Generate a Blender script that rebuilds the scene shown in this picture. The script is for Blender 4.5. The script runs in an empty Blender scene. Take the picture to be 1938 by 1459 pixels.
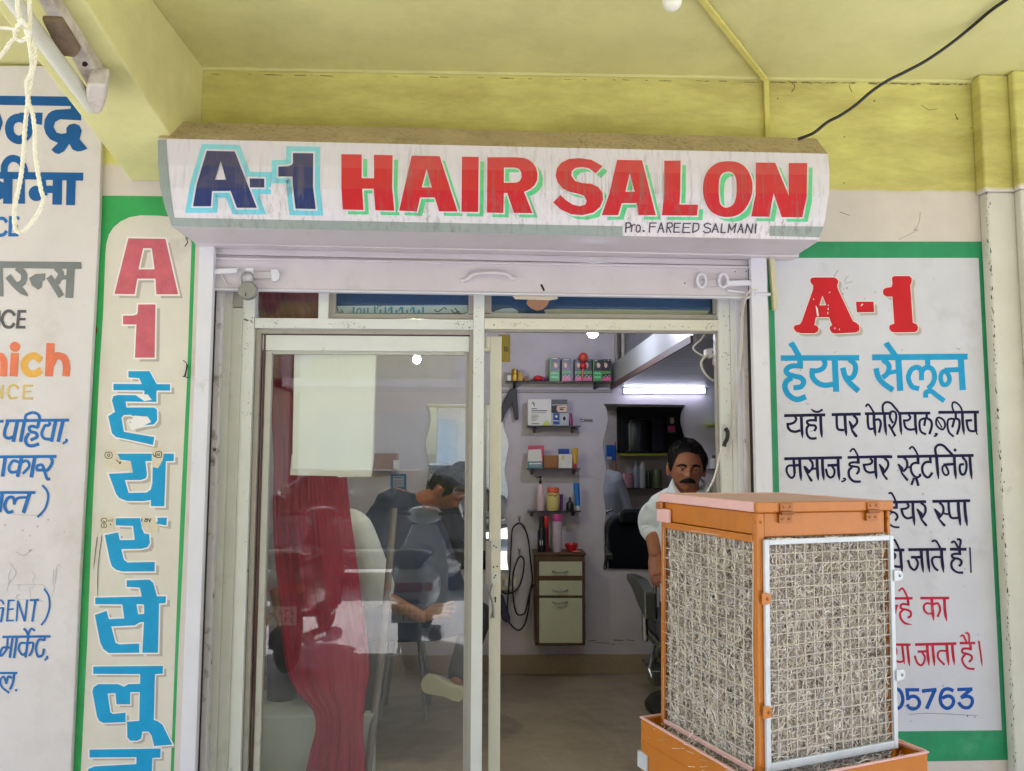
import bpy, bmesh, math, random
from math import sin, cos, pi, radians, sqrt, atan2, hypot
from mathutils import Vector, Matrix, noise
from mathutils.geometry import tessellate_polygon

SC = bpy.context.scene
COL = SC.collection
random.seed(7)

# ------------------------------------------------------------------ camera
CAM = Vector((0.0, -3.07, 1.455))
FPX, CX, CY = 1458.0, 969.0, 729.5
PITCH, YAW, ROLL = radians(4.9), radians(1.7), radians(0.15)
fwd = Vector((sin(YAW)*cos(PITCH), cos(YAW)*cos(PITCH), sin(PITCH)))
rt0 = Vector((cos(YAW), -sin(YAW), 0))
up0 = rt0.cross(fwd)
RT = rt0*cos(ROLL) + up0*sin(ROLL)
UP = -rt0*sin(ROLL) + up0*cos(ROLL)
cam_d = bpy.data.cameras.new('camera')
cam = bpy.data.objects.new('camera', cam_d)
COL.objects.link(cam)
m3 = Matrix((RT, UP, -fwd)).transposed()
cam.matrix_world = Matrix.Translation(CAM) @ m3.to_4x4()
cam_d.sensor_fit = 'HORIZONTAL'; cam_d.sensor_width = 36.0
cam_d.lens = FPX/1938.0*36.0
cam_d.clip_start = 0.02; cam_d.clip_end = 300
SC.camera = cam

# ------------------------------------------------------------------ world, sun, exposure
SUN_EL, SUN_AZ = radians(58), radians(205)     # azimuth measured from +Y clockwise
world = bpy.data.worlds.new('World'); SC.world = world
world.use_nodes = True
wn = world.node_tree
sky = wn.nodes.new('ShaderNodeTexSky'); sky.sky_type = 'NISHITA'; sky.sun_disc = False
sky.sun_elevation = SUN_EL; sky.sun_rotation = SUN_AZ
sky.air_density = 1.0; sky.dust_density = 3.0; sky.ozone_density = 1.0
bg = wn.nodes['Background']; bg.inputs['Strength'].default_value = 0.15
wn.links.new(sky.outputs[0], bg.inputs['Color'])
sd = bpy.data.lights.new('sun', 'SUN'); sd.energy = 4.0; sd.angle = radians(0.5); sd.color = (1, .98, .955)
so = bpy.data.objects.new('sun', sd); COL.objects.link(so)
sdir = Vector((sin(SUN_AZ)*cos(SUN_EL), cos(SUN_AZ)*cos(SUN_EL), sin(SUN_EL)))
so.rotation_euler = sdir.to_track_quat('Z', 'Y').to_euler()
so.location = (0, -8, 12)
SC.view_settings.view_transform = 'Standard'; SC.view_settings.look = 'None'
SC.view_settings.gamma = 1.0; SC.view_settings.exposure = 2.15
SC.render.engine = 'CYCLES'
SC.cycles.use_denoising = True
SC.cycles.max_bounces = 10; SC.cycles.diffuse_bounces = 5; SC.cycles.glossy_bounces = 5
SC.cycles.transparent_max_bounces = 12
SC.cycles.caustics_reflective = False; SC.cycles.caustics_refractive = False
SC.cycles.sample_clamp_indirect = 6

# ------------------------------------------------------------------ pixel -> world on a plane Y = const
def W(px, py, Y=0.0):
    d = RT*((px-CX)/FPX) - UP*((py-CY)/FPX) + fwd
    return CAM + d*((Y-CAM.y)/d.y)
def mm(Y):            # metres per photo pixel at plane Y
    return (Y-CAM.y)/FPX

# ------------------------------------------------------------------ materials
def lin(c):
    return tuple(((v/255.0)/12.92 if v/255.0 <= .04045 else ((v/255.0+.055)/1.055)**2.4) for v in c)
MATS = {}
def mat(name, rgb, rough=.6, var=.12, vscale=4.0, bump=0.0, bscale=60.0, metal=0.0, spec=.5,
        dirt=None, dscale=3.0, damt=.5, dlo=.55, dhi=.75, streak=None, samt=.5, chips=None, clo=.68, cscale=14.0,
        emit=None, estr=0.0, coat=0.0, trans=0.0, alpha=1.0, sheen=0.0, raw=False):
    if name in MATS: return MATS[name]
    m = bpy.data.materials.new(name); m.use_nodes = True
    nt = m.node_tree; N = nt.nodes; L = nt.links
    b = N['Principled BSDF']
    col = tuple(rgb) if raw else lin(rgb)
    tc = N.new('ShaderNodeTexCoord')
    cur = None
    def rgbn(c):
        n = N.new('ShaderNodeRGB'); n.outputs[0].default_value = (*c, 1); return n.outputs[0]
    def noise_n(scale, detail=5, rough=.6, stretch=None):
        n = N.new('ShaderNodeTexNoise'); n.inputs['Scale'].default_value = scale
        n.inputs['Detail'].default_value = detail; n.inputs['Roughness'].default_value = rough
        if stretch:
            mp = N.new('ShaderNodeMapping'); mp.inputs['Scale'].default_value = stretch
            L.new(tc.outputs['Object'], mp.inputs['Vector']); L.new(mp.outputs[0], n.inputs['Vector'])
        else:
            L.new(tc.outputs['Object'], n.inputs['Vector'])
        return n.outputs['Fac']
    def ramp(fac, lo, hi):
        r = N.new('ShaderNodeMapRange'); r.inputs['From Min'].default_value = lo; r.inputs['From Max'].default_value = hi
        L.new(fac, r.inputs['Value']); return r.outputs[0]
    def mix(fac, a, c, amt=1.0, mode='MIX'):
        x = N.new('ShaderNodeMix'); x.data_type = 'RGBA'; x.blend_type = mode
        if amt != 1.0:
            q = N.new('ShaderNodeMath'); q.operation = 'MULTIPLY'; q.inputs[1].default_value = amt
            L.new(fac, q.inputs[0]); fac = q.outputs[0]
        L.new(fac, x.inputs[0]); L.new(a, x.inputs[6]); L.new(c, x.inputs[7]); return x.outputs[2]
    cur = rgbn(col)
    if var > 0:
        dk = rgbn(tuple(v*(1-var) for v in col)); br = rgbn(tuple(min(1, v*(1+var)) for v in col))
        cur = mix(ramp(noise_n(vscale, 6, .65), .3, .7), dk, br)
    if streak:
        s = noise_n(1.0, 4, .7, (58, 58, .45)); s2 = noise_n(2.6, 3, .6)
        mu = N.new('ShaderNodeMath'); mu.operation = 'MULTIPLY'
        L.new(ramp(s, .5, .64), mu.inputs[0]); L.new(ramp(s2, .36, .62), mu.inputs[1])
        cur = mix(mu.outputs[0], cur, rgbn(lin(streak)), samt)
    if dirt:
        cur = mix(ramp(noise_n(dscale, 8, .7), dlo, dhi), cur, rgbn(lin(dirt)), damt)
    if chips:
        cur = mix(ramp(noise_n(cscale, 6, .75), clo, clo+.02), cur, rgbn(lin(chips)), .9)
    L.new(cur, b.inputs['Base Color'])
    b.inputs['Roughness'].default_value = rough; b.inputs['Metallic'].default_value = metal
    b.inputs['Specular IOR Level'].default_value = spec
    if coat: b.inputs['Coat Weight'].default_value = coat; b.inputs['Coat Roughness'].default_value = .12
    if trans: b.inputs['Transmission Weight'].default_value = trans
    if sheen: b.inputs['Sheen Weight'].default_value = sheen
    if emit:
        b.inputs['Emission Color'].default_value = (*lin(emit), 1); b.inputs['Emission Strength'].default_value = estr
    if bump > 0:
        bp = N.new('ShaderNodeBump'); bp.inputs['Strength'].default_value = bump; bp.inputs['Distance'].default_value = .004
        L.new(noise_n(bscale, 6, .65), bp.inputs['Height']); L.new(bp.outputs[0], b.inputs['Normal'])
    MATS[name] = m
    return m

def glass_mat(name, tint=(1, 1, 1), ior=1.5, haze=0.0):
    """thin window pane: fresnel mirror over a clear (slightly tinted) pane, with a film of dust"""
    m = bpy.data.materials.new(name); m.use_nodes = True
    nt = m.node_tree; N = nt.nodes; L = nt.links
    N.remove(N['Principled BSDF'])
    out = N['Material Output']
    tr = N.new('ShaderNodeBsdfTransparent'); tr.inputs[0].default_value = (*tint, 1)
    gl = N.new('ShaderNodeBsdfGlossy'); gl.inputs['Roughness'].default_value = .004
    geo = N.new('ShaderNodeNewGeometry')
    mr = N.new('ShaderNodeMapRange'); mr.inputs['To Min'].default_value = ior; mr.inputs['To Max'].default_value = 1/ior
    L.new(geo.outputs['Backfacing'], mr.inputs['Value'])
    fr = N.new('ShaderNodeFresnel'); L.new(mr.outputs[0], fr.inputs['IOR'])
    mx = N.new('ShaderNodeMixShader'); L.new(fr.outputs[0], mx.inputs[0]); L.new(tr.outputs[0], mx.inputs[1]); L.new(gl.outputs[0], mx.inputs[2])
    last = mx
    if haze:
        df = N.new('ShaderNodeBsdfDiffuse'); df.inputs[0].default_value = (.62, .64, .6, 1)
        tc = N.new('ShaderNodeTexCoord'); nz = N.new('ShaderNodeTexNoise'); nz.inputs['Scale'].default_value = 3.2; nz.inputs['Detail'].default_value = 8
        nz.inputs['Roughness'].default_value = .7
        L.new(tc.outputs['Object'], nz.inputs['Vector'])
        rg = N.new('ShaderNodeMapRange'); rg.inputs['From Min'].default_value = .3; rg.inputs['From Max'].default_value = .75
        rg.inputs['To Min'].default_value = haze*.5; rg.inputs['To Max'].default_value = haze*1.6
        L.new(nz.outputs['Fac'], rg.inputs['Value'])
        m2 = N.new('ShaderNodeMixShader'); L.new(rg.outputs[0], m2.inputs[0]); L.new(mx.outputs[0], m2.inputs[1]); L.new(df.outputs[0], m2.inputs[2])
        last = m2
    L.new(last.outputs[0], out.inputs['Surface'])
    MATS[name] = m
    return m

# ------------------------------------------------------------------ mesh builder
def catmull(pts, closed=False, sub=5):
    P = [Vector((p[0], p[1], p[2] if len(p) > 2 else 0)) for p in pts]
    n = len(P); out = []
    segs = n if closed else n-1
    for i in range(segs):
        p1, p2 = P[i], P[(i+1) % n]
        p0 = P[(i-1) % n] if (closed or i > 0) else p1*2-p2
        p3 = P[(i+2) % n] if (closed or i < n-2) else p2*2-p1
        for k in range(sub):
            t = k/sub
            out.append(.5*((2*p1)+(p2-p0)*t+(2*p0-5*p1+4*p2-p3)*t*t+(3*p1-p0-3*p2+p3)*t**3))
    if not closed: out.append(P[-1].copy())
    return out

class MB:
    def __init__(s): s.v = []; s.f = []; s.m = []; s.mats = []
    def mi(s, m):
        if m not in s.mats: s.mats.append(m)
        return s.mats.index(m)
    def add(s, verts, faces, m):
        o = len(s.v); i = s.mi(m)
        s.v += [Vector(v) for v in verts]
        for f in faces: s.f.append(tuple(o+k for k in f)); s.m.append(i)
    def quad(s, a, b, c, d, m): s.add([a, b, c, d], [(0, 1, 2, 3)], m)
    def box(s, lo, hi, m, rot=None, at=None):
        x0, y0, z0 = lo; x1, y1, z1 = hi
        V = [Vector(p) for p in ((x0,y0,z0),(x1,y0,z0),(x1,y1,z0),(x0,y1,z0),(x0,y0,z1),(x1,y0,z1),(x1,y1,z1),(x0,y1,z1))]
        if rot is not None:
            c = Vector(at) if at is not None else (Vector(lo)+Vector(hi))/2
            V = [rot @ (p-c) + c for p in V]
        s.add(V, [(3,2,1,0),(4,5,6,7),(0,1,5,4),(1,2,6,5),(2,3,7,6),(3,0,4,7)], m)
    def slab(s, q, Y, th, m, back=None):
        """front face: polygon of photo pixels on plane Y, extruded th along +Y (a real prism)"""
        a = [W(p[0], p[1], Y) for p in q]; n = len(a)
        b = [p+Vector((0, th, 0)) for p in a]
        s.add(a+b, [tuple(range(n)), tuple(range(2*n-1, n-1, -1))]+[(i, n+i, n+(i+1) % n, (i+1) % n) for i in range(n)], m)
    def rect(s, x0, y0, x1, y1, Y, th, m): s.slab([(x0,y0),(x1,y0),(x1,y1),(x0,y1)], Y, th, m)
    def prism(s, poly, h0, h1, m, ax=2):
        """polygon of (a,b) extruded along axis ax"""
        def mk(a, b, h): return (a,b,h) if ax == 2 else ((h,a,b) if ax == 0 else (a,h,b))
        n = len(poly)
        s.add([mk(p[0],p[1],h0) for p in poly]+[mk(p[0],p[1],h1) for p in poly],
              [tuple(range(n-1,-1,-1)), tuple(range(n,2*n))]+[(i,(i+1)%n,n+(i+1)%n,n+i) for i in range(n)], m)
    def tube(s, path, r, m, n=8, caps=True, flat=None):
        P = [Vector(p) for p in path]; k = len(P); rings = []
        up = None
        for i in range(k):
            t = (P[min(i+1,k-1)]-P[max(i-1,0)]).normalized()
            if up is None:
                up = Vector((0,0,1)) if abs(t.z) < .9 else Vector((1,0,0))
            a = (up - t*up.dot(t)).normalized(); b = t.cross(a); up = a
            rr = r[i] if isinstance(r, (list, tuple)) else r
            rings.append([P[i]+(a*cos(2*pi*j/n)+b*sin(2*pi*j/n))*rr for j in range(n)])
        s.loft(rings, m, caps)
    def loft(s, rings, m, caps=True):
        k, n = len(rings), len(rings[0]); V = [p for r in rings for p in r]; F = []
        for i in range(k-1):
            for j in range(n):
                F.append((i*n+j, i*n+(j+1)%n, (i+1)*n+(j+1)%n, (i+1)*n+j))
        if caps: F += [tuple(range(n-1,-1,-1)), tuple((k-1)*n+j for j in range(n))]
        s.add(V, F, m)
    def lathe(s, c, prof, m, n=20, axis=Vector((0,0,1))):
        c = Vector(c); ax = axis.normalized()
        u = ax.orthogonal().normalized(); w = ax.cross(u)
        s.loft([[c+ax*h+(u*cos(2*pi*j/n)+w*sin(2*pi*j/n))*max(r,1e-5) for j in range(n)] for r, h in prof], m)
    def ball(s, c, r, m, n=14, k=9, sc=(1,1,1)):
        c = Vector(c); rings = []
        for i in range(k+1):
            t = pi*i/k
            rings.append([c+Vector((r*sc[0]*max(sin(t),1e-4)*cos(2*pi*j/n), r*sc[1]*max(sin(t),1e-4)*sin(2*pi*j/n), -r*sc[2]*cos(t))) for j in range(n)])
        s.loft(rings, m)
    # ---- flat paint: polygons / strokes in 2D mapped through fn(x, y, lift)
    def poly(s, outer, m, fn, lift, holes=()):
        loops = [[Vector((p[0],p[1],0)) for p in outer]]+[[Vector((p[0],p[1],0)) for p in h] for h in holes]
        tris = tessellate_polygon(loops)
        flat = [p for l in loops for p in l]
        s.add([fn(p.x, p.y, lift) for p in flat], [tuple(t) for t in tris], m)
    def ribbon(s, pts, w, m, fn, lift, closed=False, taper=0.0, rows=1):
        P = [Vector((p[0],p[1],0)) for p in pts]; n = len(P); L, R = [], []
        for i in range(n):
            a = P[(i-1)%n] if (closed or i > 0) else None
            b = P[(i+1)%n] if (closed or i < n-1) else None
            d0 = (P[i]-a).normalized() if a is not None else None
            d1 = (b-P[i]).normalized() if b is not None else None
            if d0 is None: d0 = d1
            if d1 is None: d1 = d0
            n0 = Vector((-d0.y,d0.x,0)); n1 = Vector((-d1.y,d1.x,0))
            nn = n0+n1
            if nn.length < .3: nn = n1
            nn.normalize()
            sc = 1/max(.5, nn.dot(n1))
            ww = w*.5
            if taper and not closed:
                t = i/(n-1); ww *= (1-taper*max(0, (t-.78)/.22))
            L.append(P[i]+nn*ww*sc); R.append(P[i]-nn*ww*sc)
        V = []
        for q in range(rows+1):
            V += [fn(*(a.lerp(b, q/rows)).xy, lift) for a, b in zip(L, R)]
        k = n if closed else n-1
        s.add(V, [(q*n+i,q*n+(i+1)%n,(q+1)*n+(i+1)%n,(q+1)*n+i) for q in range(rows) for i in range(k)], m)
    def build(s, name, parent=None, smooth=0, bev=0.0, bseg=2, org=None, local=False):
        me = bpy.data.meshes.new(name)
        o_ = Vector((0,0,0))
        if parent is not None and not local: o_ = ORG[parent.name]
        if parent is None:
            o_ = Vector(org) if org is not None else Vector((0,0,0))
        me.from_pydata([tuple(v-o_) for v in s.v], [], s.f)
        for m in s.mats: me.materials.append(m)
        for p, i in zip(me.polygons, s.m): p.material_index = i
        bm = bmesh.new(); bm.from_mesh(me)
        bmesh.ops.recalc_face_normals(bm, faces=bm.faces[:])
        bm.to_mesh(me); bm.free()
        if smooth:
            for p in me.polygons: p.use_smooth = True
            me.set_sharp_from_angle(angle=radians(smooth))
        ob = bpy.data.objects.new(name, me); COL.objects.link(ob)
        if parent is not None: ob.parent = parent; ORG[ob.name] = o_
        else: ob.location = o_; ORG[ob.name] = o_
        if bev:
            bv = ob.modifiers.new('bevel','BEVEL'); bv.width = bev; bv.segments = bseg; bv.limit_method = 'ANGLE'; bv.angle_limit = radians(40)
            bv.harden_normals = False
        return ob
ORG = {}
def tag(o, label, cat, group=None, kind=None):
    if kind: o['kind'] = kind
    if label: o['label'] = label
    if cat: o['category'] = cat
    if group: o['group'] = group
    return o
def thing(name, label, cat, loc=(0,0,0), group=None, rot=None):
    o = bpy.data.objects.new(name, None); COL.objects.link(o)
    o.empty_display_size = .05
    o.location = loc; ORG[o.name] = Vector(loc)
    if rot is not None: o.rotation_euler = rot
    return tag(o, label, cat, group)
def lab(o, l): o['label'] = l; return o

def wallfn(Y):
    return lambda x, y, lift: W(x, y, Y-lift)
def zoomfn(fn, ox, oy, sc):
    return lambda x, y, lift: fn(ox+x/sc, oy+y/sc, lift)
def circ(cx, cy, rx, ry=None, n=24):
    ry = ry or rx
    return [(cx+rx*cos(2*pi*i/n), cy+ry*sin(2*pi*i/n)) for i in range(n)]
def pts(st): 
    st = st.replace(')(', ' ').replace('(', '').replace(')', '')
    return [tuple(float(c) for c in p.split(',')) for p in st.split()]
class Ink:
    """lettering: every stroke sits a hair above the previous one"""
    def __init__(s, fn, m, base=.0012, step=.000012):
        s.fn = fn; s.m = m; s.l = base; s.step = step; s.mb = MB()
    def z(s, ox, oy, sc): s.zf = zoomfn(s.fn, ox, oy, sc); return s
    def up(s): s.l += s.step; return s.l
    def draw(s, text, m=None):
        """lines: 'S w (x,y)(x,y)' straight/miter; 'C w ...' smooth; 'O w ...' smooth closed; 'P ...' polygon; 'D r (x,y)' disc; 'T w ...' tapering"""
        m = m or s.m
        for ln in text.strip().split(';'):
            ln = ln.strip()
            if not ln: continue
            k, rest = ln[0], ln[1:].strip()
            if k == 'P':
                s.mb.poly(pts(rest), m, s.zf, s.up()); continue
            w, rest = rest.split(None, 1); w = float(w); p = pts(rest)
            if k == 'S': s.mb.ribbon(p, w, m, s.zf, s.up())
            elif k in 'CT':
                q = catmull(p) if len(p) > 2 else [Vector((a[0],a[1],0)) for a in p]
                s.mb.ribbon(q, w, m, s.zf, s.up(), taper=.75 if k == 'T' else 0)
            elif k == 'O': s.mb.ribbon(catmull(p, True), w, m, s.zf, s.up(), closed=True)
            elif k == 'D': s.mb.poly(circ(p[0][0], p[0][1], w), m, s.zf, s.up())
        return s
# ------------------------------------------------------------------ paint and plaster
M_YEL = mat('yellow_limewash', (210,204,118), .85, .10, 2.2, bump=.25, bscale=30, dirt=(120,104,52), dscale=1.6, damt=.45, dlo=.52, dhi=.8)
M_CEIL = mat('yellow_ceiling', (211,207,144), .85, .10, 1.4, bump=.45, bscale=18, dirt=(140,130,84), dscale=1.1, damt=.4, dlo=.5, dhi=.78)
M_CREAM = mat('cream_wall_paint', (214,208,196), .75, .06, 5, bump=.35, bscale=28, dirt=(150,130,110), dscale=4, damt=.5, dlo=.58, dhi=.8)
M_PANEL = mat('pale_grey_paint', (204,204,213), .6, .05, 5, bump=.12, bscale=40, dirt=(150,142,140), dscale=3.2, damt=.5, dlo=.55, dhi=.8)
M_LEFT = mat('off_white_board', (212,206,206), .6, .05, 3, bump=.1, bscale=30, dirt=(176,160,142), dscale=2.4, damt=.55, dlo=.5, dhi=.8)
M_GREEN = mat('green_paint', (26,140,92), .5, .12, 8, bump=.15, bscale=40, dirt=(120,190,150), dscale=5, damt=.3)
M_GREENL = mat('light_green_paint', (40,160,84), .5, .14, 6, bump=.3, bscale=36, dirt=(110,200,150), dscale=4, damt=.35, chips=(90,60,40), clo=.74, cscale=9)
M_PILLAR = mat('grey_green_whitewash', (208,206,194), .8, .07, 3, bump=.3, bscale=30, dirt=(92,84,66), dscale=5.5, damt=.8, dlo=.62, dhi=.8)
M_WHITE = mat('white_enamel', (218,217,226), .4, .04, 5, bump=.05, bscale=30, dirt=(140,128,122), dscale=6, damt=.6, dlo=.62, dhi=.8, chips=(120,110,104), clo=.73, cscale=16)
M_LILAC = mat('lilac_shutter_paint', (206,198,202), .45, .06, 4, bump=.08, bscale=30, dirt=(140,120,116), dscale=5, damt=.45, dlo=.58, dhi=.82)
M_MOULD = mat('black_mould', (46,40,34), .9, .3, 30)
M_DARK = mat('dark_gap', (40,24,26), .9, .2, 10)
INKW = dict(rough=.5, var=.1, vscale=12)
M_RED = mat('red_sign_paint', (196,26,40), .5, .1, 10, spec=.25, chips=(226,150,150), clo=.76, cscale=20)
M_SKY = mat('sky_blue_paint', (26,152,204), .55, .09, 8, spec=.25, chips=(190,220,228), clo=.78, cscale=16)
M_NAVY = mat('navy_paint', (22,18,60), .6, .2, 14, spec=.2)
M_CRIM = mat('crimson_paint', (184,28,60), .6, .25, 22, spec=.25, dirt=(206,150,165), dscale=12, damt=.6)
M_PHONE = mat('blue_number_paint', (18,80,162), .55, .14, 14, spec=.25)
M_SHADOW = mat('grey_letter_paint', (176,168,158), .6, .06, 8)
M_HALO = mat('white_letter_paint', (232,228,226), .5, .03, 8)
M_PINKRED = mat('faded_red_paint', (196,92,106), .55, .14, 16, bump=.6, bscale=46, dirt=(150,60,72), dscale=10, damt=.35)
M_BLUEB = mat('board_blue_paint', (22,88,150), .6, .1, 10, spec=.25, chips=(170,190,210), clo=.77, cscale=22)
M_BLUEC = mat('brush_blue_paint', (36,106,176), .6, .14, 12, spec=.25)
M_GREYL = mat('board_grey_paint', (118,122,124), .5, .1, 10)
M_CHAR = mat('charcoal_paint', (84,82,88), .5, .1, 10)
M_ORR = mat('orange_red_paint', (222,112,74), .5, .14, 12, dirt=(226,160,70), dscale=9, damt=.5)
M_ORY = mat('amber_paint', (222,166,66), .5, .14, 12)
M_OCH = mat('ochre_paint', (206,178,102), .5, .14, 12)
M_TAPE = mat('torn_paper', (212,202,180), .8, .1, 14, dirt=(150,130,100), dscale=14, damt=.5)

def Wx(px, py, X):
    d = RT*((px-CX)/FPX) - UP*((py-CY)/FPX) + fwd
    return CAM + d*((X-CAM.x)/d.x)
def Wz(px, py, Z):
    d = RT*((px-CX)/FPX) - UP*((py-CY)/FPX) + fwd
    return CAM + d*((Z-CAM.z)/d.z)

# ------------------------------------------------------------------ facade wall: cream below, yellow limewash above
def two_tone():
    m = mat('two_tone_wall', (210,200,192), .8, .06, 5, bump=.3, bscale=28, dirt=(150,130,112), dscale=4, damt=.45, dlo=.56, dhi=.8)
    nt = m.node_tree; N = nt.nodes; L = nt.links; b = N['Principled BSDF']
    src = b.inputs['Base Color'].links[0].from_socket
    tc = N.new('ShaderNodeTexCoord'); sx = N.new('ShaderNodeSeparateXYZ'); L.new(tc.outputs['Object'], sx.inputs[0])
    nz = N.new('ShaderNodeTexNoise'); nz.inputs['Scale'].default_value = 9; L.new(tc.outputs['Object'], nz.inputs['Vector'])
    st = N.new('ShaderNodeMath'); st.operation = 'GREATER_THAN'; st.inputs[1].default_value = 0.0; L.new(sx.outputs['X'], st.inputs[0])
    zl, zr = W(230,324,0).z, W(1700,374,0).z
    th = N.new('ShaderNodeMapRange'); th.inputs['To Min'].default_value = zl; th.inputs['To Max'].default_value = zr; L.new(st.outputs[0], th.inputs['Value'])
    n2 = N.new('ShaderNodeMath'); n2.operation = 'MULTIPLY_ADD'; n2.inputs[1].default_value = .03; L.new(nz.outputs['Fac'], n2.inputs[0]); L.new(th.outputs[0], n2.inputs[2])
    df = N.new('ShaderNodeMath'); df.operation = 'SUBTRACT'; L.new(sx.outputs['Z'], df.inputs[0]); L.new(n2.outputs[0], df.inputs[1])
    rg = N.new('ShaderNodeMapRange'); rg.inputs['From Min'].default_value = .008; rg.inputs['From Max'].default_value = .02; L.new(df.outputs[0], rg.inputs['Value'])
    nb = N.new('ShaderNodeTexNoise'); nb.inputs['Scale'].default_value = 2.6; nb.inputs['Detail'].default_value = 9; nb.inputs['Roughness'].default_value = .72
    mp = N.new('ShaderNodeMapping'); mp.inputs['Scale'].default_value = (.7, 1, 2.4); L.new(tc.outputs['Object'], mp.inputs[0]); L.new(mp.outputs[0], nb.inputs['Vector'])
    cr = N.new('ShaderNodeValToRGB'); L.new(nb.outputs['Fac'], cr.inputs[0])
    cr.color_ramp.elements[0].position = .36; cr.color_ramp.elements[0].color = (*lin((214,208,124)),1)
    cr.color_ramp.elements[1].position = .68; cr.color_ramp.elements[1].color = (*lin((172,160,90)),1)
    mx = N.new('ShaderNodeMix'); mx.data_type = 'RGBA'; L.new(rg.outputs[0], mx.inputs[0]); L.new(src, mx.inputs[6]); L.new(cr.outputs[0], mx.inputs[7])
    L.new(mx.outputs[2], b.inputs['Base Color'])
    return m
M_TWO = two_tone()
XL, XR = W(395.8,720,.0).x, W(1426.5,720,.0).x        # opening
ZC = 3.017
mb = MB()
mb.box((-4.2,0,-.3),(XL,.2,ZC+.2),M_TWO); mb.box((XR,0,-.3),(4.2,.2,ZC+.2),M_TWO); mb.box((XL,0,2.27),(XR,.2,ZC+.2),M_TWO)
wall = tag(mb.build('shop_wall'), 'cream and yellow painted plaster wall around the salon doorway', 'wall')

mb = MB(); mb.box((-4.2,-3.7,ZC),(4.2,-.002,ZC+.12),M_CEIL)
ceil = tag(mb.build('ceiling'), None, None, kind='structure')

# thin plaster lip where ceiling meets wall
mb = MB()
a, b_ = W(385,131,0), W(1447,147,0)
mb.box((a.x,-.012,ZC-.012),(W(1855,152,0).x,-.0005,ZC-.0005),M_CEIL)
tag(mb.build('ceiling_lip'), 'thin painted plaster bead where yellow ceiling meets the shop wall', 'moulding')

# left cantilever beam, deeper at the wall
BXR = W(383,200,0).x; BXL = W(250,322,0).x
pa, pb = Wx(160,0,BXR), Wx(309,236,BXR)
k = (pa.z-pb.z)/(pa.y-pb.y); zb = pb.z-k*pb.y
print('beam', BXL, BXR, zb, k)
yk = (2.93-zb)/k
mb = MB(); mb.prism([(-.0006,zb),(-.0006,ZC-.0006),(-3.68,ZC-.0006),(-3.68,2.93),(yk,2.93)], BXL, BXR, M_CEIL, ax=0)
tag(mb.build('concrete_beam', bev=.006), 'yellow tapering concrete beam beside the tube light above the sign', 'beam')
# front edge beam of the porch roof
mb = MB(); mb.box((-4.2,-3.95,2.6),(4.2,-3.702,ZC+.12),M_YEL)
tag(mb.build('porch_edge_beam'), 'yellow edge beam along the street side of the porch roof', 'beam')

# right pillar: two steps toward the street
px0, px1 = W(1871,455,-.05).x, W(1926,300,-.1).x
mb = MB()
zt = W(1700,374,0).z+.012
mb.box((px0,-.05,-.3),(3.2,-.0006,zt),M_PILLAR); mb.box((px0-.012,-.062,zt),(3.2,-.0006,ZC-.0006),M_TWO)
mb.box((px1,-.1,zt),(3.2,-.0624,ZC-.0006),M_TWO); mb.box((px1+.01,-.09,-.3),(3.2,-.0504,zt-.0004),M_PILLAR)
pil = tag(mb.build('pillar', bev=.008), 'pale stained pillar with yellow top right of the green framed panel', 'pillar')
# mouldy joint between pillar and wall
mb = MB()
rr = random.Random(3)
for i in range(300):
    y = 160+1300*i/300+rr.uniform(-6,6); x = 1866+(y-455)*.0497+rr.gauss(.5,2.2) if y > 300 else 1861+(y-150)*.02+rr.uniform(-2,2)
    x += 5.5; c = W(x,y,-.051); r = rr.uniform(.001,.0042)
    if rr.random() < .65: mb.ball(c, r, M_MOULD, 7, 5, (.55,.25,rr.uniform(.7,2.8)))
tag(mb.build('mould_crust'), 'black mould crust along the joint beside the right pillar', 'mould', kind='stuff')

# ------------------------------------------------------------------ neighbour's insurance board (left)
FL = -.022
mb = MB()
mb.slab([(-420,124),(196,124),(188,411),(172,707),(151.5,1080),(134,1459),(125,1545),(-420,1545)], FL, .0214, M_LEFT)
board = thing('insurance_board', 'off-white hand painted insurance board with blue and orange lettering', 'sign', W(0,1545,0))
mb.build('board_panel', board, bev=.003)
wf = wallfn(FL)
def board_text(name, mtl, zs):
    k = Ink(wf, mtl)
    for (z, txt, *mm_) in zs:
        k.z(*z); k.draw(txt, mm_[0] if mm_ else None)
    return k.mb.build(name, board)
L1=(0,160,5.61); L2=(0,390,3.74); L3=(0,770,6.08); L4=(0,1080,5.835)
o = board_text('lettering', M_BLUEB, [(L1, '''P (-30,118)(770,128)(860,240)(862,380)(640,368)(585,395)(568,450)(600,510)(650,522)(705,515)(705,460)(735,425)(790,412)(845,435)(868,490)(845,580)(930,680)(870,704)(820,710)(770,690)(735,628)(680,710)(620,738)(580,725)(545,690)(615,620)(530,580)(485,520)(465,450)(475,370)(510,310)(550,280)(600,266)(750,258)(750,228)(-30,215);
O 92 (98,465)(125,385)(200,352)(280,385)(305,465)(275,550)(200,587)(125,548);P (200,298)(452,298)(445,428)(330,410);P (-40,310)(0,310)(30,400)(0,500)(-40,520);
P (-20,925)(885,935)(880,1020)(-20,1000);C 74 (45,960)(48,860)(95,795)(155,785)(220,820)(258,900)(255,960);S 78 (225,930)(225,1265);S 96 (85,1000)(80,1265);P (-20,1010)(50,1050)(50,1200)(-20,1230);
D 82 (385,1155);S 88 (440,1000)(462,1180);S 78 (420,1112)(610,1112);S 100 (610,1000)(605,1275);S 96 (755,1000)(748,1280)''')])
lab(o, 'big blue Hindi lettering')
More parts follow.
